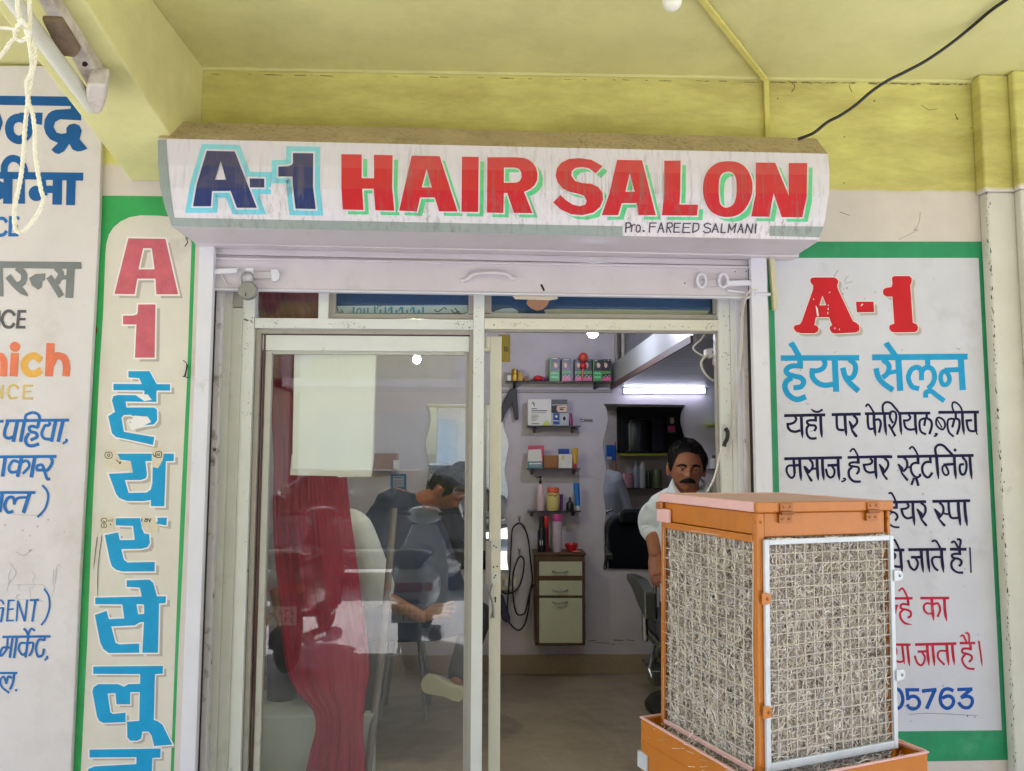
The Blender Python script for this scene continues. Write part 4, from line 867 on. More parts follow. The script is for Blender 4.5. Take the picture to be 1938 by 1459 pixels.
mb = MB(); fixslab(mb, [(156,118),(162,117),(167,122),(162,127),(155,124)], -.0475, .002, M_DARK); mb.build('screw_hole', tl)
mb = MB(); A, B = Wsoff(-45,-95,-.08), Wsoff(174,203,-.085); mb.tube([A, A.lerp(B,.5), B], .024, M_TUBE, 16); mb.build('tube', tl, smooth=60)

# white rope hanging close to the camera
M_ROPE = mat('white_nylon_rope', (236,232,216), .6, .06, 40, dirt=(150,134,110), dscale=26, damt=.35)
rope = MB()
def twist(path, r):
    P = catmull(path, sub=6)
    # resample evenly
    Q = [P[0]]; step = r*.75; acc = 0
    for a, b in zip(P, P[1:]):
        L_ = (b-a).length
        while acc+L_ >= step:
            t = (step-acc)/L_; a = a.lerp(b, t); Q.append(a); L_ = (b-a).length; acc = 0
        acc += L_
    for s in range(3):
        out = []
        for i, p in enumerate(Q):
            t = (Q[min(i+1,len(Q)-1)]-Q[max(i-1,0)]).normalized(); u = Vector((0,1,0)); u = (u-t*u.dot(t)).normalized(); v = t.cross(u)
            a = i*.62+s*2*pi/3; out.append(p+(u*cos(a)+v*sin(a))*r*.5)
        rope.tube(out, r*.56, M_ROPE, 5)
YR = -1.5
twist([W(x,y,YR) for x,y in ((40,-560),(30,-200),(33,0),(36,24),(40,42))], .0046)
twist([W(x,y,YR+.01) for x,y in ((66,-560),(58,-200),(56,0),(57,30),(55,58),(52,70))], .0046)
twist([W(x,y,YR-.004) for x,y in ((-60,46),(0,52),(22,54),(38,58))], .0036)
twist([W(x,y,YR-.006) for x,y in ((40,42),(31,52),(28,64),(34,76),(44,76),(52,68),(56,56),(50,48),(43,38))], .0046)
twist([W(x,y,YR) for x,y in ((30,70),(18,82),(6,100),(-20,125),(-60,150))], .0042)
twist([W(x,y,YR-.004) for x,y in ((54,70),(57,90),(60,118),(58,140),(50,155),(52,178),(55,196),(61,212),(66,246),(67,294),(77,356),(82,378),(71,406),(53,430),(40,441))], .0044)
twist([W(x,y,YR+.004) for x,y in ((57,68),(66,90),(66,115),(60,140),(57,165),(53,186),(51,206),(47,249),(45,285),(39,338),(28.5,388),(27,410),(30,434),(40,442))], .0044)
rope.ball(W(40,40,YR-.008), .0075, M_ROPE, 8, 6); rope.ball(W(53,60,YR-.008), .008, M_ROPE, 8, 6)
tag(rope.build('rope', smooth=60), 'knotted white nylon rope with long loop hanging from the porch ceiling', 'rope')

# loose wire tufts on the facade
for (L_, pth) in (('small tangle of black wire under the left end of the sign', [[(349,437),(353,441),(352,450),(355,458),(350,466)],[(345,440),(351,438),(358,440)],[(353,441),(356,452)]]),
                  ('frayed wire tuft on the green strip beside the door pier', [[(347,682),(353,688),(352,700),(349,712)],[(355,690),(351,712)],[(346,712),(358,715)]])):
    mb = MB()
    for q in pth: mb.tube(catmull([W(x,y,-.006-.012*(i%2)) for i,(x,y) in enumerate(q)]), .0018, M_BLACKC, 6)
    tag(mb.build('wire_tuft', smooth=60), L_, 'wire')
# wooden batten and wires at the right pier
mb = MB(); mb.slab([(1457,487),(1466,487),(1472,585),(1465,586)], -.03, .028, mat('bare_wood_batten', (206,200,160), .8, .1, 12, dirt=(140,130,100), dscale=8, damt=.4))
tag(mb.build('wood_batten', bev=.002), 'pale wooden batten hanging beside the right shutter rail', 'batten')
M_WIRE = mat('white_wire', (222,214,204), .5, .05, 20)
mb = MB(); mb.tube(catmull([W(1432,547,-.034),W(1422,548,-.036),W(1412,560,-.02),W(1406,575,.02),W(1404,600,.03),W(1402,650,.03),W(1396,720,.05),W(1388,800,.06),W(1380,870,.07)]), .0028, M_WIRE, 6)
mb.tube(catmull([W(1424,560,-.03),W(1412,566,-.02),W(1407,590,.02),W(1406,640,.028),W(1400,700,.03)]), .003, M_WIRE, 6)
tag(mb.build('electric_wire', smooth=60), 'white twin wires tied at the right bolt and running down the jamb', 'wire')
# ------------------------------------------------------------------ salon interior shell
YB = 2.13
RX0, RX1 = -2.1, 2.02
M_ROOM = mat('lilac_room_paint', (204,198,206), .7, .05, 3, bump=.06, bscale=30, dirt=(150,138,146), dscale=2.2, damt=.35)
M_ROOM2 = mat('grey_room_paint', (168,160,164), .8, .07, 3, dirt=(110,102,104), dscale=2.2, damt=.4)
M_TERR = mat('tan_terrazzo', (166,148,124), .45, .22, 150, dirt=(112,96,76), dscale=2.2, damt=.35)
M_FLOOR = mat('worn_cement_floor', (168,154,134), .4, .14, 5, dirt=(112,98,80), dscale=2.6, damt=.6, dlo=.45, dhi=.7, bump=.05, bscale=40)
mb = MB(); mb.box((RX0-.1,YB,-.1),(RX1+.1,YB+.15,3.1),M_ROOM)
tag(mb.build('back_wall'), 'lilac rear wall of the salon carrying shelves and mirrors', 'wall')
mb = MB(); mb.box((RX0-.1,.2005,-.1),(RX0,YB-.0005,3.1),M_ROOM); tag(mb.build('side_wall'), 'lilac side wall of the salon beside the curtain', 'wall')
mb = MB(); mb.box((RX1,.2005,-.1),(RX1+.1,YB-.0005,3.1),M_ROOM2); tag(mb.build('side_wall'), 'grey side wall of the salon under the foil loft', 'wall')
mb = MB(); mb.box((RX0,.2005,2.96),(RX1,YB-.0005,3.1),M_ROOM); tag(mb.build('salon_ceiling'), None, None, kind='structure')
mb = MB(); mb.box((RX0,-.02,-.1),(RX1,YB-.0005,0),M_FLOOR); tag(mb.build('floor'), None, None, kind='structure')
mb = MB(); mb.box((RX0,YB-.014,.0005),(RX1,YB-.0006,W(1100,1238,YB).z),M_TERR); tag(mb.build('terrazzo_skirting', bev=.003), 'tan terrazzo skirting along the foot of the rear wall', 'skirting')
mb = MB(); mb.rect(950,737,1160,743,YB-.018,.0174,M_ROOM2); tag(mb.build('wall_trunking', bev=.002), 'grey cable trunking running along the rear wall under the top shelf', 'trunking')
k = Ink(wallfn(YB), M_CHAR, .001); k.z(930,880,3.84).draw('S 5 (700,1280)(760,1275);S 7 (890,1272)(960,1275);S 5 (975,1270)(1040,1276);S 4 (760,1290)(860,1295);S 4 (870,1305)(900,1300)')
tag(k.mb.build('damp_crack'), 'dark flaking cracks in the paint just above the skirting', 'crack')

# ------------------------------------------------------------------ loft with foil underside
M_FOIL = mat('silver_foil', (150,154,160), .28, .10, 3, metal=.85, bump=.9, bscale=9)
M_FOILS = mat('foil_soffit', (150,154,158), .5, .1, 3, metal=.5)
nt = M_FOILS.node_tree; bN = nt.nodes['Principled BSDF']; tcN = nt.nodes.new('ShaderNodeTexCoord'); mpN = nt.nodes.new('ShaderNodeMapping'); mpN.inputs['Scale'].default_value = (1.2,22,1)
nzN = nt.nodes.new('ShaderNodeTexNoise'); nzN.inputs['Scale'].default_value = 1.5; bpN = nt.nodes.new('ShaderNodeBump'); bpN.inputs['Strength'].default_value = .8; bpN.inputs['Distance'].default_value = .02
nt.links.new(tcN.outputs['Object'], mpN.inputs[0]); nt.links.new(mpN.outputs[0], nzN.inputs['Vector']); nt.links.new(nzN.outputs['Fac'], bpN.inputs['Height']); nt.links.new(bpN.outputs[0], bN.inputs['Normal'])
M_BROWN = mat('brown_edge_trim', (92,72,68), .6, .1, 8)
M_LOFT = mat('pale_laminate', (158,162,160), .35, .05, 4)
lo = thing('storage_loft', 'foil lined storage loft with brown edge under the salon ceiling', 'loft', W(1160,735,YB))
A = W(1158,736,YB-.002); B = W(1312,647,.3); up = Vector((0,0,W(1158,690,YB).z-A.z))
mb = MB(); o = Vector((.018,0,0)); mb.add([A,B,B+up,A+up,A+o,B+o,B+up+o,A+up+o],[(0,1,2,3),(7,6,5,4),(0,4,5,1),(1,5,6,2),(2,6,7,3),(3,7,4,0)],M_LOFT); mb.build('front_panel', lo)
mb = MB(); t = Vector((-.012,0,-.004)); h = Vector((0,0,.034)); t2 = Vector((-.0005,0,-.004))
mb.add([A+t,B+t,B+t+h,A+t+h,A+t2,B+t2,B+t2+h,A+t2+h],[(0,1,2,3),(7,6,5,4),(0,4,5,1),(1,5,6,2),(2,6,7,3),(3,7,4,0)],M_BROWN); mb.build('edge_trim', lo)
mb = MB(); A2, B2 = A+Vector((.02,0,.012)), B+Vector((.02,0,.012)); A3, B3 = Vector((RX1-.001,A.y,A2.z)), Vector((RX1-.001,B.y,B2.z)); th = Vector((0,0,.03))
mb.add([A2,B2,B3,A3,A2+th,B2+th,B3+th,A3+th],[(0,1,2,3),(7,6,5,4),(0,4,5,1),(1,5,6,2),(2,6,7,3),(3,7,4,0)],M_FOILS); mb.build('foil_soffit', lo)
mb = MB(); s0 = A+up+Vector((.05,-.02,0)); s1 = B+up+Vector((.05,0,0)); hh = Vector((0,0,2.955-s0.z)); n_ = 16; R0, R1_ = [], []
for i in range(n_+1):
    p = s0.lerp(s1,i/n_)+Vector((.012*sin(i*2.1),0,0)); R0.append(p); R1_.append(Vector((p.x+.01*sin(i*1.3),p.y,2.955)))
for i in range(n_): mb.quad(R0[i],R0[i+1],R1_[i+1],R1_[i],M_FOIL)
mb.build('foil_sheet', lo, smooth=60)
mb = MB(); 
for f in (0.0,.12): mb.tube([s0.lerp(s1,f)+Vector((-.02,0,.0)),s0.lerp(s1,f)+Vector((-.02,0,2.95-s0.z))],.014,M_ALUG,8)
mb.build('loft_post', lo, smooth=60)

# ------------------------------------------------------------------ lamps that are lit
M_LAMP = mat('lit_tube', (255,255,255), .4, 0, emit=(226,228,255), estr=3.6)
M_LED = mat('lit_bulb', (255,255,255), .4, 0, emit=(226,230,255), estr=80)
tb = thing('led_batten', 'lit white LED batten above the wavy mirror', 'lamp', W(1258,740,YB-.03))
mb = MB(); mb.rect(1182,735,1334,743.5,YB-.04,.02,M_LAMP); mb.build('light_tube', tb, bev=.004)
mb = MB(); mb.rect(1180,734,1336,744.5,YB-.0195,.019,M_WHITE); mb.build('lamp_base', tb, bev=.002)
bb = thing('hanging_bulb', 'lit LED bulb hanging near the rear wall of the salon', 'bulb', W(1122,628,1.05))
mb = MB(); c = W(1122,629,1.05); r = 10.5*mm(1.05); mb.ball(c, r, M_LED, 16, 10, (1,1,1.05)); mb.build('bulb_globe', bb, smooth=60)
mb = MB(); mb.lathe(c+Vector((0,0,r*.8)), [(.014,0),(.016,.02),(.013,.05),(.004,.055),(.004,2.958-c.z-r*.8)], M_WHITE, 12); mb.build('bulb_holder', bb, smooth=40)

bb = thing('hanging_bulb', 'lit LED bulb hanging inside behind the door glass', 'bulb', W(789,676,.85))
mb = MB(); c = W(789,680,.85); r = 7*mm(.85); mb.ball(c, r, mat('lit_warm_bulb', (255,255,255), .4, 0, emit=(250,250,214), estr=170), 16, 10, (1,1,1.15)); mb.build('bulb_globe', bb, smooth=60)
mb = MB(); mb.lathe(c+Vector((0,0,r*.9)), [(.012,0),(.014,.02),(.012,.05),(.004,.055),(.004,2.958-c.z-r*.9)], M_WHITE, 12); mb.build('bulb_holder', bb, smooth=40)

# ------------------------------------------------------------------ mirrors
M_MIRROR = mat('mirror_silver', (206,208,206), .015, 0, metal=1.0)
le = [(1142.6,764),(1147,771),(1150,781),(1150.8,797),(1147,815),(1142.6,831),(1141.6,845),(1145.7,870),(1147.8,890),(1144,913),(1142.2,932),(1145.7,958),(1146.7,975),(1143.6,997),(1143,1026),(1144,1056),(1141.6,1076)]
def mirror(dx, label):
    L_ = [(p.x+dx,p.y) for p in catmull(le, sub=3)]
    mdl = 1142.6+dx
    R_ = [(1297+dx-(x-mdl)*1.15, y+.016*152) for x, y in L_]
    t = thing('wall_mirror', label, 'mirror', W(1220+dx,1076,YB), 'wavy edged wall mirrors')
    mb = MB(); mb.slab(L_+R_[::-1], YB-.014, .013, M_CHAR); mb.build('mirror_back', t)
    mb = MB(); q = L_+R_[::-1]; mb.poly([(x,y) for x,y in q], M_MIRROR, wallfn(YB-.014), .0012); mb.build('mirror_glass', t)
    return t
mirror(0, 'wavy edged mirror on the rear wall, reflecting the black barber chair')
mirror(-336, 'wavy edged mirror on the rear wall, mostly behind the glazed door')

# ------------------------------------------------------------------ shelves and goods (everything is placed on the rear wall)
M_SHELF = mat('smoked_glass_shelf', (70,68,72), .12, .05, 6)
M_BRACK = mat('dark_bracket', (54,50,52), .5, .1, 10)
def shelf(x0, x1, y, depth, label, legs):
    Yf = YB-depth
    t = thing('glass_shelf', label, 'shelf', W((x0+x1)/2,y,YB), 'smoked glass wall shelves')
    z = W((x0+x1)/2,y,Yf).z; X0, X1 = W(x0,y,Yf).x, W(x1,y,Yf).x
    mb = MB(); mb.box((X0,Yf,z-.008),(X1,YB-.001,z),M_SHELF); mb.build('shelf_plate', t, bev=.0015)
    for l in legs:
        xl = W(l,y,Yf).x; mb = MB(); mb.prism([(YB-.001,z-.009),(YB-.09,z-.009),(YB-.09,z-.018),(YB-.02,z-.04),(YB-.001,z-.045)], xl-.008, xl+.008, M_BRACK, ax=0); mb.build('bracket', t)
    return z
Z1 = shelf(957,1158,721,.13,'long smoked glass shelf of hair dye boxes high on the rear wall',(974,1130))
Z2 = shelf(998,1099,805.5,.12,'smoked glass shelf holding white and silver boxes',(1013,1086))
Z3 = shelf(998,1099,886,.12,'smoked glass shelf holding card stand and brown box',(1008,1088))
Z4 = shelf(999,1100,966.5,.12,'smoked glass shelf holding pump bottle and yellow jar',(1008,1087))
YI = YB-.115
def pbox(mb, x0, y0, x1, zb, Y, dep, m):
    """box standing on height zb, front face spanning photo columns x0..x1 with top at row y0"""
    a, b = W(x0,y0,Y), W(x1,y0,Y); mb.box((a.x,Y,zb+.0006),(b.x,min(Y+dep,YB-.003),W((x0+x1)/2,y0,Y).z),m)
def pdecal(mb, q, Y, m, lift=.0008): mb.poly(q, m, wallfn(Y), lift)
def lath(mb, cx, zb, prof, Y, m, n=16):
    s = mm(Y); c = W(cx,880,Y); mb.lathe((c.x,Y,zb+.0006), [(r*s,h*s) for r,h in prof], m, n)
P_BLK = mat('black_carton', (24,26,30), .35, .1, 20); P_GRN = mat('green_carton', (70,150,60), .4, .1, 20); P_PNK = mat('pink_print', (220,90,140), .4, .2, 40)
P_WHT = mat('white_carton', (224,222,216), .4, .03, 8); P_SKIN = mat('printed_skin', (222,190,170), .5, .06, 20); P_MINT = mat('mint_print', (120,214,170), .4, .1, 20)
P_GOLD = mat('gold_lid', (176,140,50), .35, .15, 20, metal=.5); P_RED = mat('red_plastic', (204,40,50), .35, .08, 10); P_ORG = mat('orange_plastic', (226,104,60), .4, .1, 10)
P_BLU = mat('blue_print', (24,70,150), .35, .1, 12); P_SIL = mat('silver_carton', (170,176,184), .3, .08, 12); P_MAG = mat('magenta_tube', (150,50,100), .35, .1, 10)
P_YEL = mat('yellow_tube', (206,160,50), .35, .1, 12); P_LIME = mat('lime_card', (190,200,90), .5, .1, 12); P_TEAL = mat('teal_card', (60,130,140), .4, .1, 12)
P_BRN = mat('amber_box', (150,94,40), .25, .1, 10, coat=.3); P_CREAM = mat('cream_jar', (218,204,130), .3, .05, 8); P_PURP = mat('purple_tube', (110,60,120), .4, .1, 10)
P_PALE = mat('pale_pink_bottle', (214,190,196), .25, .05, 8); P_GREY = mat('grey_print', (96,96,100), .5, .1, 20)
def dye(x0, x1, top, kind, label):
    t = thing('dye_box', label, 'box', W((x0+x1)/2,721,YI), 'hair dye boxes on the top shelf')
    mb = MB(); pbox(mb, x0, top, x1, Z1, YI, .07, P_BLK); bdy = mb.build('carton', t)
    w = x1-x0; cx = x0+w*.5; mb = MB(); dz = 720.5
    if kind == 'g':
        pdecal(mb, [(x0,702),(x1,702),(x1,dz),(x0,dz)], YI, P_GRN); pdecal(mb, [(x0,top),(x0+w*.2,top),(x0+w*.08,702),(x0,702)], YI, P_GRN)
        for yy in (705,712.5): mb.ribbon([(x0+w*.16,yy+2.2),(x0+w*.3,yy+.3),(x0+w*.5,yy+2),(x0+w*.68,yy+.6),(x0+w*.86,yy+2.2)], 2.2, P_MINT, wallfn(YI), .0014)
    else:
        pdecal(mb, [(x0,702),(x1,702),(x1,707),(x0,708)], YI, P_GRN); pdecal(mb, [(x0,715),(x1,712.5),(x1,dz),(x0,dz)], YI, P_PNK)
        for i in range(4): pdecal(mb, circ(x0+w*(.2+.2*i), 713-2*(i%2), .9), YI, P_WHT, .0014)
    fx = cx+(.12*w if kind == 'g' else -.08*w)
    pdecal(mb, circ(fx,690,w*.2,6.2,14), YI, P_SKIN, .0012)
    mb.poly([(fx-w*.26,686),(fx-w*.1,680.5),(fx+w*.2,680.5),(fx+w*.32,687),(fx+w*.3,697),(fx+w*.16,688.5),(fx-w*.1,686)], P_BLK, wallfn(YI), .0016)
    pdecal(mb, [(x0+w*.25,top+1.2),(x1-w*.2,top+1.2),(x1-w*.2,top+2.6),(x0+w*.25,top+2.6)], YI, P_WHT)
    mb.build('front_print', bdy)
for a in ((1040,1059,676.5,'g','green edged hair dye box standing alone at the shelf middle'),(1063.5,1079.7,678.5,'p','black and pink hair dye box between two gaps on the top shelf'),
          (1088,1104,679.5,'p','black and pink dye box behind the left of the red ornament'),(1104.3,1120.3,679.5,'p','black and pink dye box behind the right of the red ornament'),
          (1122.2,1139.4,680.5,'g','green banded dye box next to the loft corner pair'),(1139.8,1156,679.5,'p','black and pink dye box against the loft corner')): dye(*a)
orn = thing('red_ornament', 'red and orange tufted ornament sitting before the dye boxes', 'ornament', W(1103,720,YI-.03))
mb = MB(); c = W(1104,676,YI-.03); r = 8*mm(YI)
for i in range(9): a = 2*pi*i/9; mb.ball(c+Vector((cos(a)*r*.75,0,sin(a)*r*.75)), r*.42, P_RED, 8, 6)
mb.ball(c, r*.75, P_ORG, 10, 7); mb.build('tuft', orn, smooth=60)
mb = MB(); mb.ball(W(1104,692,YI-.03), 6.5*mm(YI), P_RED, 10, 7, (1,.7,1)); mb.tube([W(1104,698,YI-.03),W(1102,705,YI-.03),W(1103,720.4,YI-.03)], .006, P_ORG, 6); mb.build('stem', orn, smooth=60)
t = thing('pink_pouch', 'squashed crimson pouch lying on the top shelf', 'pouch', W(1022,720,YI)); mb = MB(); mb.ball((W(1019,714,YI).x,YI+.02,Z1+.021), .028, P_RED, 12, 8, (1.2,1,.72)); mb.ball((W(1028,716,YI).x,YI+.02,Z1+.015), .019, P_MAG, 10, 7, (1.2,1,.76)); mb.build('pouch_body', t, smooth=60)
for (x0,x1,top,m,lb) in ((960,967.5,710,P_WHT,'tiny white box at the door end of the top shelf'),(980.5,989,704,P_GOLD,'small olive gold box beside the gold jar'),(992,1000.5,712,P_BRN,'low amber box right of the gold boxes on the top shelf')):
    mb = MB(); pbox(mb,x0,top,x1,Z1,YI,.05,m); tag(mb.build('small_box',bev=.002), lb, 'box', 'little cosmetic boxes on the top shelf')
t = thing('gold_jar','gold lidded jar at the door end of the top shelf','jar',W(974,720,YI)); mb = MB(); lath(mb,974,Z1,[(6,0),(6.5,3),(6.5,13),(5.5,14)],YI,P_GOLD); mb.build('jar_body',t,smooth=40); mb = MB(); lath(mb,974,Z1+14.2*mm(YI),[(6.6,0),(6.8,4),(6.2,8),(2,9)],YI,P_GOLD); mb.build('lid',t,smooth=40)
cal = thing('wall_calendar','gold wall calendar strip on the rear wall by the open leaf','calendar',W(956,684,YB)); M_CAL = mat('gold_calendar',(168,146,30),.5,.2,30,dirt=(110,96,20),dscale=18,damt=.5)
mb = MB(); mb.rect(943,633,965.5,685,YB-.006,.005,M_CAL); mb.build('calendar_sheet',cal); mb = MB()
for i in range(3):
    for j in range(3): pdecal(mb,[(954+i*3,656+j*3.4),(956+i*3,656+j*3.4),(956+i*3,658.4+j*3.4),(954+i*3,658.4+j*3.4)],YB-.006,P_BLK)
mb.build('date_print',cal)
# shelf 2
t = thing('facial_kit_box','large white facial kit carton with small grey print','box',W(1021,805,YI)); mb = MB(); pbox(mb,999,755.5,1043.5,Z2,YI,.06,P_WHT); b0 = mb.build('carton',t,bev=.002)
k = Ink(wallfn(YI),P_GREY,.0008); k.z(930,600,4.863).draw('S 7 (368,800)(385,780);S 7 (385,780)(392,805);C 6 (398,795)(385,800)(400,812)(388,818);S 7 (368,842)(420,842);S 9 (368,862)(515,862);S 5 (368,880)(500,880);S 4 (368,902)(430,902);S 4 (368,914)(440,914);S 4 (368,926)(420,926);S 4 (368,938)(425,938);S 4 (368,950)(410,950);S 6 (368,980)(440,980)'); k.mb.build('carton_print',b0)
t = thing('photo_carton','dark carton printed with a pair of eyes behind the silver box','box',W(1058,805,YI+.04)); mb = MB(); pbox(mb,1044,756,1073.5,Z2,YI+.045,.05,P_BLK); b0 = mb.build('carton',t)
mb = MB(); pdecal(mb,[(1044,756.5),(1073,756.5),(1073,765),(1044,765)],YI+.045,P_GREY); pdecal(mb,[(1055,768),(1073,767),(1073,780),(1056,780),(1053,774)],YI+.045,P_SKIN); pdecal(mb,circ(1063,774.5,4,1.4,12),YI+.045,P_BLK,.0014); pdecal(mb,[(1058,771.5),(1070,770),(1070,771.5),(1058,772.7)],YI+.045,P_BLK,.0014); pdecal(mb,[(1044,765.6),(1073,765.6),(1073,766.8),(1044,766.8)],YI+.045,P_WHT,.0014); mb.build('front_print',b0)
t = thing('silver_carton','silver box with blue label before the eye carton','box',W(1060,805,YI)); mb = MB(); pbox(mb,1043.6,781.5,1076.5,Z2,YI-.005,.04,P_SIL); b0 = mb.build('carton',t,bev=.002)
mb = MB(); pdecal(mb,[(1047,782),(1059,782),(1059,803),(1047,803)],YI-.005,P_BLU); pdecal(mb,circ(1053,788,2.4),YI-.005,P_WHT,.0014); pdecal(mb,circ(1068,792,4.6,5.4),YI-.005,P_WHT); pdecal(mb,circ(1068,792,3.2,4.4),YI-.005,P_BLK,.0014); pdecal(mb,[(1047,795),(1058,796),(1058,797.5),(1047,796.5)],YI-.005,P_WHT,.0014); mb.build('front_print',b0)
mb = MB(); mb.prism([(W(1025,800,YI).x,Z2+.0006),(W(1041,800,YI).x,Z2+.0006),(W(1034,800,YI).x,Z2+.035)],YI-.03,YI-.012,P_LIME,ax=1); tag(mb.build('lime_tag'),'small lime coloured triangular card before the white carton','card')
t = thing('cream_tube','leaning magenta cream tube at the right end of the box shelf','tube',W(1082,805,YI)); mb = MB(); c = W(1081,804,YI); mb.loft([[Vector((c.x+.014*cos(a)*1,YI+.02+.014*sin(a),Z2+.001)) for a in [2*pi*i/12 for i in range(12)]],[Vector((c.x-.005+.018*cos(a),YI+.02+.012*sin(a),Z2+.03)) for a in [2*pi*i/12 for i in range(12)]],[Vector((c.x-.012+.02*cos(a),YI+.02+.003*sin(a),Z2+.085)) for a in [2*pi*i/12 for i in range(12)]]],P_MAG); mb.build('tube_body',t,smooth=50)
k = Ink(wallfn(YB),P_GREY,.001); k.z(930,600,4.863).draw('S 9 (815,938)(845,944);S 16 (850,948)(932,950);S 6 (815,962)(935,964)'); tag(k.mb.build('tape_mark'),'grey smudge of old tape on the rear wall beside the box shelf','mark')
# shelf 3
t = thing('payment_stand','pink backed white payment card stand on the middle shelf','stand',W(1013,886,YI)); mb = MB(); pbox(mb,999.5,843,1030,Z3,YI+.02,.008,mat('pink_card',(206,84,110),.4,.08,10)); mb.build('back_card',t,bev=.002)
mb = MB(); mb.slab([(1000,851),(1024,850),(1027,886),(998,886)],YI-.01,.006,P_WHT); b0 = mb.build('front_card',t); mb = MB(); pdecal(mb,[(998.6,873.5),(1026.5,873),(1027,885.6),(998.2,885.8)],YI-.01,P_TEAL); pdecal(mb,[(1001,876),(1025,875.6),(1025,878.5),(1001,879)],YI-.01,P_WHT,.0014); pdecal(mb,[(1001,881),(1024,880.6),(1024,882.6),(1001,883)],YI-.01,P_SIL,.0014); mb.build('card_print',b0)
mb = MB(); pbox(mb,1029,861.5,1056,Z3,YI,.07,P_BRN); o = tag(mb.build('amber_box',bev=.004),'glossy amber brown box on the middle shelf','box')
t = thing('white_carton','white box with white hand mark on the middle shelf','box',W(1070,886,YI)); mb = MB(); pbox(mb,1057,859.5,1083,Z3,YI,.06,P_WHT); b0 = mb.build('carton',t,bev=.002); mb = MB(); pdecal(mb,[(1062,868),(1065,863),(1068,862),(1069,866),(1066,871)],YI,P_CREAM); mb.build('front_print',b0)
mb = MB(); zz = W(1070,859.5,YI).z; a, b = W(1057.5,855,YI), W(1078,855,YI); mb.box((a.x,YI+.005,zz+.0008),(b.x,YI+.05,zz+.036),P_BLU); tag(mb.build('blue_tin',bev=.005),'flat blue tin lying on top of the white box','tin')
t = thing('cream_tube','upright yellow cream tube at the right end of the middle shelf','tube',W(1089,886,YI)); mb = MB(); c = W(1089,885,YI); ring = lambda rx,ry,z,dx=0: [Vector((c.x+dx+rx*cos(2*pi*i/12),YI+.02+ry*sin(2*pi*i/12),Z3+z)) for i in range(12)]
mb.loft([ring(.011,.011,.001),ring(.011,.011,.03)],P_RED); mb.loft([ring(.016,.014,.0302),ring(.018,.01,.08),ring(.02,.003,.131)],P_YEL); mb.build('tube_body',t,smooth=50)
# shelf 4
t = thing('pump_bottle','pale pink pump bottle with black pump on the lowest glass shelf','bottle',W(1023,966,YI)); mb = MB(); lath(mb,1023,Z4,[(7,0),(7.6,2),(7.6,26),(6,32),(5.4,48),(3,50)],YI,P_PALE); mb.build('bottle_body',t,smooth=50)
mb = MB(); lath(mb,1022.5,Z4+50.3*mm(YI),[(2.6,0),(2.6,5),(1.2,6),(1.2,11),(3.2,11.4),(3.2,14)],YI,P_BLK,12); mb.tube([W(1022,903,YI),W(1015.5,904.5,YI-.01)],.004,P_BLK,6); mb.build('pump',t,smooth=40)
t = thing('cream_jar','pale yellow jar with orange lid on the lowest glass shelf','jar',W(1046.5,966,YI)); mb = MB(); lath(mb,1046.5,Z4,[(10,0),(12.3,3),(12.4,28),(10.8,33)],YI,P_CREAM,20); b0 = mb.build('jar_body',t,smooth=50); mb = MB(); lath(mb,1046.5,Z4+33.3*mm(YI),[(11.4,0),(11.6,8),(10.6,9.6),(2,9.8)],YI,P_ORG,20); mb.build('lid',t,smooth=40)
mb = MB(); mb.ribbon([(1037,936),(1041,938),(1044,935),(1050,939),(1056,935)],1.6,P_BRN,wallfn(YI-12.6*mm(YI)),.001); mb.build('jar_print',b0)
t = thing('cream_tube','thin purple tube squeezed between jar and black bottle','tube',W(1063,966,YI)); mb = MB(); c = W(1063.5,965,YI); ring = lambda rx,ry,z,dx=0: [Vector((c.x+dx+rx*cos(2*pi*i/12),YI+.03+ry*sin(2*pi*i/12),Z4+z)) for i in range(12)]; mb.loft([ring(.009,.009,.001),ring(.011,.008,.05),ring(.012,.003,.105)],P_PURP); mb.build('tube_body',t,smooth=50)
t = thing('black_bottle','short black bottle with nozzle on the lowest glass shelf','bottle',W(1078.5,966,YI)); mb = MB(); lath(mb,1078.5,Z4,[(7,0),(7.4,2),(7.2,13),(4,17),(2.5,18),(2.5,22),(1,26)],YI,P_BLK); mb.build('bottle_body',t,smooth=50)
t = thing('paste_tube','blue and white paste tube standing at the right end of the lowest shelf','tube',W(1095,966,YI)); mb = MB(); c = W(1094.5,965,YI); ring = lambda rx,ry,z,dx=0: [Vector((c.x+dx+rx*cos(2*pi*i/12),YI+.03+ry*sin(2*pi*i/12),Z4+z)) for i in range(12)]
mb.loft([ring(.014,.014,.001),ring(.014,.014,.03)],P_WHT); mb.loft([ring(.017,.014,.0302),ring(.019,.01,.1,-.004),ring(.02,.003,.178,-.01)],mat('bright_blue_tube',(30,110,190),.35,.06,10)); mb.build('tube_body',t,smooth=50)

